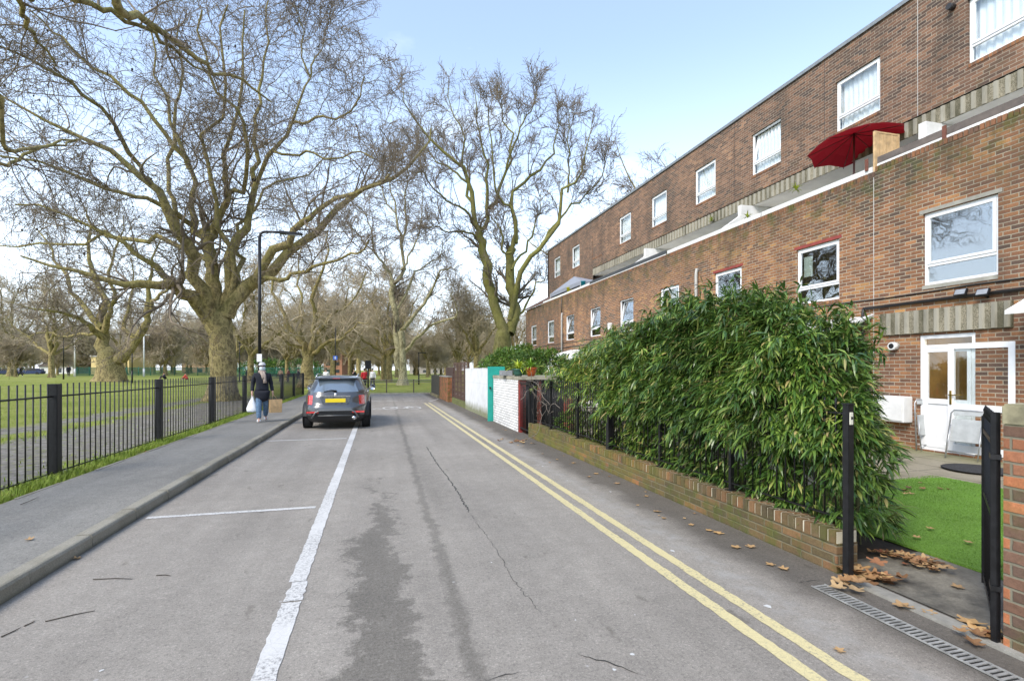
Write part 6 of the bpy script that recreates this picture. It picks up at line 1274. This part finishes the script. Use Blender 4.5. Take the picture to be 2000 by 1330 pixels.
cats = {'body': MB(), 'bumper': MB(), 'tail_light_l': MB(), 'tail_light_r': MB(), 'rear_window': MB(), 'side_window_l': MB(), 'side_window_r': MB(), 'windscreen': MB()}
for j in range(nR-1):
    z = (prof[j][0]+prof[j+1][0])/2
    for i in range(NRG):
        i2 = (i+1) % NRG; q = [rings[j][i], rings[j][i2], rings[j+1][i2], rings[j+1][i]]; mx_ = sum(p[0] for p in q)/4-cx_; my = sum(p[1] for p in q)/4-cyr; w = prof[j][3]; fr = my/4.2
        key = 'body'; rear = my < prof[j][1]+.28 and abs(mx_) < w*.90
        if z < .60 and not (.0 < my < .35 and z > .52): key = 'bumper' if (z < .44 or my < .12 or my > 3.9) else 'body'
        if .69 < z < .96 and abs(mx_) > .62 and my < .45: key = 'tail_light_l' if mx_ < 0 else 'tail_light_r'
        if 1.05 < z < 1.42:
            if my < prof[j][1]+.16 and abs(mx_) < w*.86: key = 'rear_window'
            elif my > (prof[j][2]-.35) and abs(mx_) < w*.88: key = 'windscreen'
            elif abs(mx_) > w*.9 and .75 < my < 2.75 and not (1.55 < my < 1.65): key = 'side_window_l' if mx_ < 0 else 'side_window_r'
        cats[key].add(q, [(0, 1, 2, 3)], True)
top = rings[-1]; cats['body'].add(top+[(cx_, cyr+1.4, 1.515)], [(i, (i+1) % NRG, NRG) for i in range(NRG)], True)
bot = rings[0]; cats['bumper'].add(bot+[(cx_, cyr+2.1, .20)], [((i+1) % NRG, i, NRG) for i in range(NRG)])
def merged(mb, name, mat, par):
    o = mb.build(name, mat, par); bm = bmesh.new(); bm.from_mesh(o.data); bmesh.ops.remove_doubles(bm, verts=bm.verts, dist=.0005); bmesh.ops.recalc_face_normals(bm, faces=bm.faces); bm.to_mesh(o.data); bm.free(); return o
bd = merged(cats['body'], 'body', M['paint'], car); merged(cats['bumper'], 'bumper', M['cladding'], car)
merged(cats['rear_window'], 'rear_window', M['carglass'], car); merged(cats['windscreen'], 'windscreen', M['carglass'], car)
for s in 'lr': merged(cats['side_window_'+s], 'side_window', M['carglass'], car); merged(cats['tail_light_'+s], 'tail_light', M['redlamp'], car)
# hatch details
def cbox(x0, x1, y0, y1, z0, z1): return (cx_+x0, cyr+y0, z0), (cx_+x1, cyr+y1, z1)
b = MB(); b.box(*cbox(-.27, .27, .035, .09, .765, .875)); b.build('number_plate', M['plate'], car, bevel=.006)
b = MB(); b.prism([(cx_-.42, .92), (cx_+.42, .92), (cx_+.34, .72), (cx_+.26, .70), (cx_-.26, .70), (cx_-.34, .72)], .03, 'y', cyr+.05); b.build('plate_recess', plain('hatch_inset', (.12, .135, .15), .3, .4), car, bevel=.01)
b = MB(); b.box(*cbox(-.40, .40, .045, .10, .925, .95)); b.build('chrome_bar', M['chrome'], car, bevel=.006)
b = MB(); b.lathe([(0, .02), (.035, .018), (.045, 0)], (cx_, cyr+.075, .985), 16, rot=Matrix.Rotation(R(90), 3, 'X')); b.build('badge', M['chrome'], car)
b = MB(); b.tube([(cx_+.02, cyr+.16, 1.075), (cx_-.12, cyr+.175, 1.10), (cx_-.32, cyr+.17, 1.065)], [.03, .018, .01], 6); b.build('wiper', M['black'], car)
b = MB(); b.prism([(cyr+.36, 1.445), (cyr+.66, 1.49), (cyr+.66, 1.44), (cyr+.46, 1.40), (cyr+.40, 1.41)], 1.16, 'x', cx_-.58); b.build('spoiler', M['paint'], car, bevel=.012)
b = MB(); b.box(*cbox(-.10, .10, .355, .362, 1.425, 1.438)); b.build('brake_light', M['redlamp'], car)
for s in (-1, 1):
    b = MB(); b.tube([(cx_+s*.56, cyr+.62, 1.47), (cx_+s*.575, cyr+.75, 1.535), (cx_+s*.58, cyr+1.4, 1.555), (cx_+s*.56, cyr+2.1, 1.53), (cx_+s*.55, cyr+2.25, 1.47)], .018, 8); b.build('roof_rail', M['chrome'], car)
    b = MB(); b.box(*cbox(s*.60-.16, s*.60+.18 if s > 0 else s*.60+.16, -.012, .06, .475, .525)); b.build('reflector', M['redlamp'], car, bevel=.008)
    b = MB(); px_, py_ = cx_+s*.97, cyr+2.75; b.lathe([(0, -.10), (.08, -.085), (.105, 0), (.08, .085), (0, .10)], (px_, py_, 1.10), 14, .95, 1.0, Matrix.Rotation(R(90), 3, 'X')); b.bar((cx_+s*.80, py_, 1.04), (px_, py_, 1.07), .05, .05); mm = b.build('wing_mirror', M['paint'], car); b = MB(); b.lathe([(0, 0), (.085, 0), (.09, .01)], (px_, py_-.098, 1.10), 14, rot=Matrix.Rotation(R(90), 3, 'X')); b.build('mirror_glass', M['chrome'], mm)
# diffuser: silver skid frame
b = MB(); pts = [(cx_-.62, .34), (cx_-.52, .50), (cx_-.42, .545), (cx_+.42, .545), (cx_+.52, .50), (cx_+.62, .34)]; b.tube([(x, cyr-.012, z) for x, z in pts], .022, 8); b.tube([(cx_-.46, cyr-.012, .405), (cx_+.46, cyr-.012, .405)], .014, 8); b.build('skid_trim', plain('skid_silver', (.17, .175, .175), .4, .6), car)
b = MB(); b.box(*cbox(-.44, .44, -.006, .05, .42, .53)); b.build('diffuser', M['black'], car, bevel=.01)
b = MB(); b.lathe([(.0, .03), (.052, .03), (.06, -.05), (.045, -.05), (.04, 0), (0, 0)], (cx_+.50, cyr+.03, .335), 16, 1.25, 1, Matrix.Rotation(R(90), 3, 'X')); b.build('exhaust', M['chrome'], car)
b = MB(); b.box(*cbox(-.9, .9, .03, .035, .60, .606)); 
for s in (-1, 1):
    for yy in (.82, 3.38):
        X = cx_+s*.80; b = MB(); rt = Matrix.Rotation(R(90), 3, 'Y'); b.lathe([(.20, -.105), (.29, -.11), (.335, -.09), (.34, -.04), (.34, .04), (.335, .09), (.29, .11), (.20, .105)], (X, cyr+yy, .34), 32, rot=rt); tr = b.build('wheel', M['tyre'], car)
        b = MB(); b.lathe([(0, .07*s), (.05, .075*s), (.06, .06*s), (.19, .07*s), (.215, .10*s), (.215, -.09*s)], (X, cyr+yy, .34), 32, rot=rt); b.build('rim', M['galv'], tr)
        b = MB(); arch = [(cyr+yy+(.40)*math.cos(a), .36+.40*math.sin(a)) for a in [math.pi*q/16 for q in range(17)]]; inn = [(cyr+yy+.355*math.cos(a), .36+.355*math.sin(a)) for a in [math.pi*q/16 for q in range(17)]]
        vs = [(cx_+s*.905, *p) for p in arch]+[(cx_+s*.905, *p) for p in inn]+[(cx_+s*.78, *p) for p in arch]+[(cx_+s*.78, *p) for p in inn]
        fs = [f for i in range(16) for f in ((i, i+1, 18+i, 17+i), (i, 34+i, 35+i, i+1), (17+i, 18+i, 52+i, 51+i))]; b.add(vs, fs, True); b.build('wheel_arch', M['cladding'], car)
        b = MB(); b.lathe([(0, 0), (.36, 0), (.36, .03*s)], (cx_+s*.893, cyr+yy, .36), 28, rot=rt); b.build('arch_liner', M['black'], car)
# ================================================================ PEOPLE
def skin_mesh(name, verts, edges, radii, mat, parent, sub=2, root=0):
    me = bpy.data.meshes.new(name); off = accloc(parent) if parent else Vector(); me.from_pydata([tuple(Vector(v)-off) for v in verts], edges, [])
    o = bpy.data.objects.new(name, me); COL.objects.link(o); md = o.modifiers.new('s', 'SKIN'); sv = me.skin_vertices[0].data
    for i, r_ in enumerate(radii): sv[i].radius = r_ if isinstance(r_, (tuple, list)) else (r_, r_); sv[i].use_root = (i == root)
    md.use_smooth_shade = True; m2 = o.modifiers.new('u', 'SUBSURF'); m2.levels = sub; m2.render_levels = sub
    dg = bpy.context.evaluated_depsgraph_get(); nm = bpy.data.meshes.new_from_object(o.evaluated_get(dg)); o.modifiers.clear(); o.data = nm; nm.name = name; nm.materials.clear(); nm.materials.append(mat)
    bm = bmesh.new(); bm.from_mesh(nm); bmesh.ops.recalc_face_normals(bm, faces=bm.faces); bm.to_mesh(nm); bm.free(); nm.polygons.foreach_set('use_smooth', [True]*len(nm.polygons))
    if parent: o.parent = parent
    return o
SK = plain('skin_tone', (.50, .30, .22), .5, var=.05)
def person(label, pos, face, J, cols, hgt=1.75, coat=False, hair=(.05, .04, .03), grp=None, extras=None, sub=2):
    """J: joint positions in a local frame: x = person's left, y = facing direction, z = up, unit = metres for 1.75 m."""
    t = thing('person', label, 'person', pos, group=grp); s = hgt/1.75; cf, sf = math.cos(face), math.sin(face)
    def T(p): x, y, z = p; return Vector((pos[0]+(x*cf-y*sf)*s, pos[1]+(x*sf+y*cf)*s, pos[2]+z*s))
    pts = []; ed = []; rad = []
    def addp(p, r_, par=None): pts.append(T(p)); rad.append((r_*s if not isinstance(r_, tuple) else (r_[0]*s, r_[1]*s))); i = len(pts)-1; (ed.append((par, i)) if par is not None else None); return i
    pel = addp(J['pelvis'], (.14, .11)); wa = addp(J['waist'], (.125, .095), pel); ch = addp(J['chest'], (.155, .11), wa); nk = addp(J['neck'], .055, ch); hd0 = addp(J['jaw'], (.062, .07), nk); hd = addp(J['head'], (.075, .09), hd0); ht = addp(J['crown'], (.05, .06), hd)
    for sd_ in 'LR':
        sh = addp(J['sh'+sd_], .062, ch); el = addp(J['el'+sd_], .044, sh); wr = addp(J['wr'+sd_], .03, el); 
        hp = addp(J['hp'+sd_], .09, pel); kn = addp(J['kn'+sd_], .06, hp); an = addp(J['an'+sd_], .042, kn); to = addp(J['to'+sd_], .035, an)
        # hand: palm and five fingers
        w_ = Vector(J['wr'+sd_]); e_ = Vector(J['el'+sd_]); d = (w_-e_).normalized(); pm = addp(tuple(w_+d*.07), (.034, .02), wr); sx = 1 if sd_ == 'L' else -1
        side = Vector((0, 1, 0)); inn = Vector((-sx, 0, 0))
        for q in range(4):
            b0 = w_+d*.10+side*(.027-.018*q); i1 = addp(tuple(b0), .0095, pm); i2 = addp(tuple(b0+d*(.030+.004*(q in (1, 2)))+inn*.006), .009, i1); addp(tuple(b0+d*.042+inn*.032), .008, i2)
        i1 = addp(tuple(w_+d*.04+side*.032), .011, pm); addp(tuple(w_+d*.085+side*.045+inn*.02), .009, i1)
    skin_mesh('body', pts, ed, rad, SK, t, sub)
    top = plain('cloth', cols[0], .9); low = plain('trouser_cloth', cols[1], .9, var=.4, sc=20); sho = plain('shoe', cols[2], .6)
    v = []; e = []; r_ = []
    def a2(p, rr_, par=None): v.append(T(p)); r_.append((rr_[0]*s, rr_[1]*s) if isinstance(rr_, tuple) else rr_*s); i = len(v)-1; (e.append((par, i)) if par is not None else None); return i
    J_ = {k_: Vector(q) for k_, q in J.items()}
    hem = J_['pelvis']*.15+(J_['knL']+J_['knR'])*.425 if coat else J_['pelvis']-Vector((0, 0, .02))
    c0 = a2(tuple(J_['waist']), (.185, .145)); c1 = a2(tuple(J_['chest']), (.19, .135), c0); c2 = a2(tuple(J_['chest']*.45+J_['neck']*.55), (.12, .09), c1); c3 = a2(tuple(J_['pelvis']), (.215, .175), c0); c4 = a2(tuple(hem), (.25, .21) if coat else (.17, .13), c3)
    for sd_ in 'LR': q0 = a2(tuple(J_['sh'+sd_]), .08, c1); q1 = a2(tuple(J_['el'+sd_]), .062, q0); a2(tuple(J_['el'+sd_].lerp(J_['wr'+sd_], .95)), .048, q1)
    skin_mesh('coat' if coat else 'jacket', v, e, r_, top, t, sub)
    v = []; e = []; r_ = []; p0 = a2(tuple(J_['pelvis']), (.12, .10))
    for sd_ in 'LR': q0 = a2(tuple(J_['hp'+sd_]), .102, p0); q1 = a2(tuple(J_['kn'+sd_]), .088, q0); a2(tuple(J_['kn'+sd_].lerp(J_['an'+sd_], 1.0)), .068, q1)
    skin_mesh('trousers', v, e, r_, low, t, sub)
    for sd_ in 'LR':
        v = []; e = []; r_ = []; an, to = J_['an'+sd_], J_['to'+sd_]; q0 = a2(tuple(an-Vector((0, .03, .03))), (.06, .06)); q1 = a2(tuple(an.lerp(to, .5)+Vector((0, 0, -.015))), (.062, .05), q0); a2(tuple(to), (.055, .04), q1); skin_mesh('shoe', v, e, r_, sho, t, sub)
    H0 = J_['head']; b = MB(); b.lathe([(.0, .105), (.05, .098), (.085, .06), (.095, .01), (.088, -.03)], T(tuple(H0+Vector((0, -.012, .015)))), 14, s, s*1.12); 
    for i_ in range(len(b.v)): pass
    b.build('hair', plain('hair', hair, .8), t)
    if s and sub >= 2:
        fy = .088
        b = MB()
        for sx in (-1, 1): b.lathe([(0, -.009), (.012, 0), (0, .009)], T(tuple(H0+Vector((sx*.03, fy, .0)))), 8, s, s*.6)
        b.build('eyes', M['black'], t); b = MB(); b.tube([T(tuple(H0+Vector((0, fy-.005, .01)))), T(tuple(H0+Vector((0, fy+.018, -.03)))), T(tuple(H0+Vector((0, fy, -.038))))], [.008*s, .012*s, .008*s], 8); b.build('nose', SK, t)
        for sx in (-1, 1): b = MB(); b.lathe([(0, -.03), (.02, 0), (0, .03)], T(tuple(H0+Vector((sx*.082, .0, -.01)))), 8, s*.6, s); b.build('ear', SK, t)
    if extras: extras(t, T, J_, s)
    return t
def walkJ(st=.28, arm=.15, bend=.0):
    return dict(pelvis=(0, 0, .93), waist=(0, .01, 1.08), chest=(0, .02, 1.30), neck=(0, .02, 1.48), jaw=(0, .04, 1.57), head=(0, .03, 1.65), crown=(0, .02, 1.715),
        shL=(.19, .01, 1.40), elL=(.25, -arm*.5, 1.13), wrL=(.27, arm*.2, .89), shR=(-.19, .01, 1.40), elR=(-.25, -arm*.3, 1.13), wrR=(-.28, arm*.3, .89),
        hpL=(.09, 0, .88), knL=(.10, st*.55, .50), anL=(.10, st, .09), toL=(.11, st+.16, .035), hpR=(-.09, 0, .88), knR=(-.10, -st*.1, .49), anR=(-.10, -st*.75, .12), toR=(-.11, -st*.75+.15, .045))
pz = P(512, 823, (H-.112)/((823-HZ)/F)); pos = (pz.x, pz.y, .112)
def ex_main(t, T, J, s):
    b = MB(); h = J['head']
    b.lathe([(0, .115), (.055, .11), (.092, .07), (.10, .03), (.10, .02)], T(tuple(h+Vector((0, -.005, .02)))), 16); b.build('cap', plain('pale_cap', (.55, .55, .56), .8), t)
    b = MB(); b.lathe([(.068, .045), (.082, .02), (.084, -.03), (.06, -.075), (.0, -.08)], T(tuple(h+Vector((0, .022, -.045)))), 16); b.build('face_mask', plain('mask', (.62, .70, .74), .8), t)
    b = MB(); b.lathe([(.075, .05), (.10, .03), (.11, 0), (.10, -.04), (.07, -.06)], T((0, .02, 1.50)), 16); b.tube([T((-.03, .11, 1.49)), T((-.05, .16, 1.38)), T((-.06, .165, 1.25)), T((-.07, .165, 1.16))], [.04, .05, .05, .055], 8); b.tube([T((.03, .11, 1.49)), T((-.01, .165, 1.38)), T((-.03, .17, 1.28))], [.04, .045, .045], 8); b.build('scarf', plain('beige_scarf', (.38, .30, .25), .95, var=.3, sc=30), t)
per = person('person in long dark coat, beige scarf and face mask walking with two bags', pos, math.pi+.25, dict(walkJ(.26, .16), anR=(-.10, -.16, .14), toR=(-.11, -.02, .05)), ((.012, .014, .022), (.10, .17, .26), (.68, .68, .68)), 1.76, True, (.05, .04, .035), extras=ex_main)
cf, sf = math.cos(math.pi+.25), math.sin(math.pi+.25); s = 1.76/1.75
def TP(p): x, y, z = p; return Vector((pos[0]+(x*cf-y*sf)*s, pos[1]+(x*sf+y*cf)*s, pos[2]+z*s))
# paper bag (person's left hand, picture right) and white plastic bag
hL = TP((.27, .05, .80)); hR = TP((-.29, .06, .80))
t = thing('paper_bag', 'brown paper carrier bag in the left hand of the walking person', 'bag', (hR.x, hR.y, hR.z-.5)); rz = Matrix.Rotation(.45, 3, 'Z'); b = MB()
hL, hR = hR, hL
c_ = hL+Vector((.07, 0, -.34)); vs = []
for z, w, d in ((-.2, .165, .075), (0, .17, .085), (.2, .18, .07)):
    for sx, sy in ((-1, -1), (1, -1), (1, 1), (-1, 1)): vs.append(c_+rz @ Vector((sx*w, sy*d, z)))
b.add(vs, [(3, 2, 1, 0)]+[(4*q+i, 4*q+(i+1) % 4, 4*q+4+(i+1) % 4, 4*q+4+i) for q in range(2) for i in range(4)]); b.build('bag_body', plain('kraft', (.55, .36, .18), .8, var=.2, sc=12), t)
b = MB(); b.tube([c_+rz @ Vector((-.07, .05, .19)), hL+Vector((-.02, 0, .0)), hL+Vector((.02, 0, .0)), c_+rz @ Vector((.07, .05, .19))], .007, 6); b.build('handle', bpy.data.materials['kraft'], t)
t = thing('plastic_bag', 'white plastic carrier bag in the right hand of the walking person', 'bag', (hR.x, hR.y, hR.z-.5)); b = MB(); b.lathe([(.015, .02), (.03, -.06), (.09, -.22), (.15, -.38), (.17, -.45), (.13, -.50), (0, -.51)], hR, 14, 1, .6)
rr = random.Random(3); b.v = [(v[0]+rr.uniform(-.012, .012), v[1]+rr.uniform(-.012, .012), v[2]+rr.uniform(-.01, .01)) for v in b.v]; b.build('bag_body', plain('white_poly', (.78, .79, .80), .4), t)
def farp(u, vf, Z, face, cols, lab, J=None, h=1.72, coat=False, hair=(.05, .04, .03), vz=None):
    p = P(u, HZ, Z); z = lawn_z(p.x, p.y) if p.x < -4.3 or p.y > ROAD_END else 0; return person(lab, (p.x, p.y, z), face, J or walkJ(.2, .1), cols, h, coat, hair, sub=1)
farp(712, 745, 40, .3, ((.50, .02, .03), (.03, .03, .04), (.02, .02, .02)), 'person in a red top standing just left of the traffic signal post')
farp(728, 745, 44, 2.6, ((.60, .60, .62), (.04, .04, .05), (.02, .02, .02)), 'person in a pale top standing right of the traffic signal post')
farp(692, 740, 46, 1.0, ((.02, .02, .025), (.02, .02, .03), (.02, .02, .02)), 'person in black seen above the right end of the car roof')
farp(637, 740, 44, 3.0, ((.75, .75, .75), (.05, .06, .10), (.3, .3, .3)), 'person in a white top seen over the railing left of the car roof')
farp(41, 741, 76, 1.6, ((.012, .012, .015), (.012, .012, .015), (.5, .5, .5)), 'person in black striding over the lawn beside the small bushy tree', walkJ(.42, .3))
farp(134, 740, 80, .6, ((.02, .02, .03), (.03, .03, .04), (.2, .2, .2)), 'person in dark clothes near the left end of the green court fence')
seat = dict(pelvis=(0, 0, .12), waist=(0, .05, .26), chest=(0, .12, .46), neck=(0, .16, .62), jaw=(0, .20, .70), head=(0, .19, .78), crown=(0, .18, .84), shL=(.19, .12, .55), elL=(.26, .2, .32), wrL=(.2, .38, .3), shR=(-.19, .12, .55), elR=(-.26, .2, .32), wrR=(-.2, .38, .3), hpL=(.09, .03, .12), knL=(.14, .42, .38), anL=(.12, .55, .08), toL=(.12, .7, .04), hpR=(-.09, .03, .12), knR=(-.14, .42, .38), anR=(-.12, .55, .08), toR=(-.12, .7, .04))
farp(323, 741, 62, 2.2, ((.015, .015, .03), (.02, .02, .03), (.1, .1, .1)), 'person in dark clothes sitting on the lawn in front of the green court fence', seat)
farp(365, 741, 62, 1.2, ((.70, .10, .08), (.30, .14, .08), (.5, .5, .5)), 'person in red and white sitting on the lawn left of the main trunk', seat)
farp(425+60, 738, 58, .5, ((.05, .05, .06), (.03, .03, .04), (.2, .2, .2)), 'person in dark grey beyond the railings behind the walking person')
for i, (u, c_) in enumerate(((548, (.45, .30, .22)), (563, (.25, .1, .1)), (583, (.03, .03, .04)))): farp(u, 738, 60+3*i, 1.1*i, (c_, (.03, .03, .05), (.1, .1, .1)), ['person in a tan coat seen over the railing, leftmost of three together', 'person in a dark red coat seen over the railing, middle one of three together', 'person in black seen over the railing, rightmost of three together'][i])
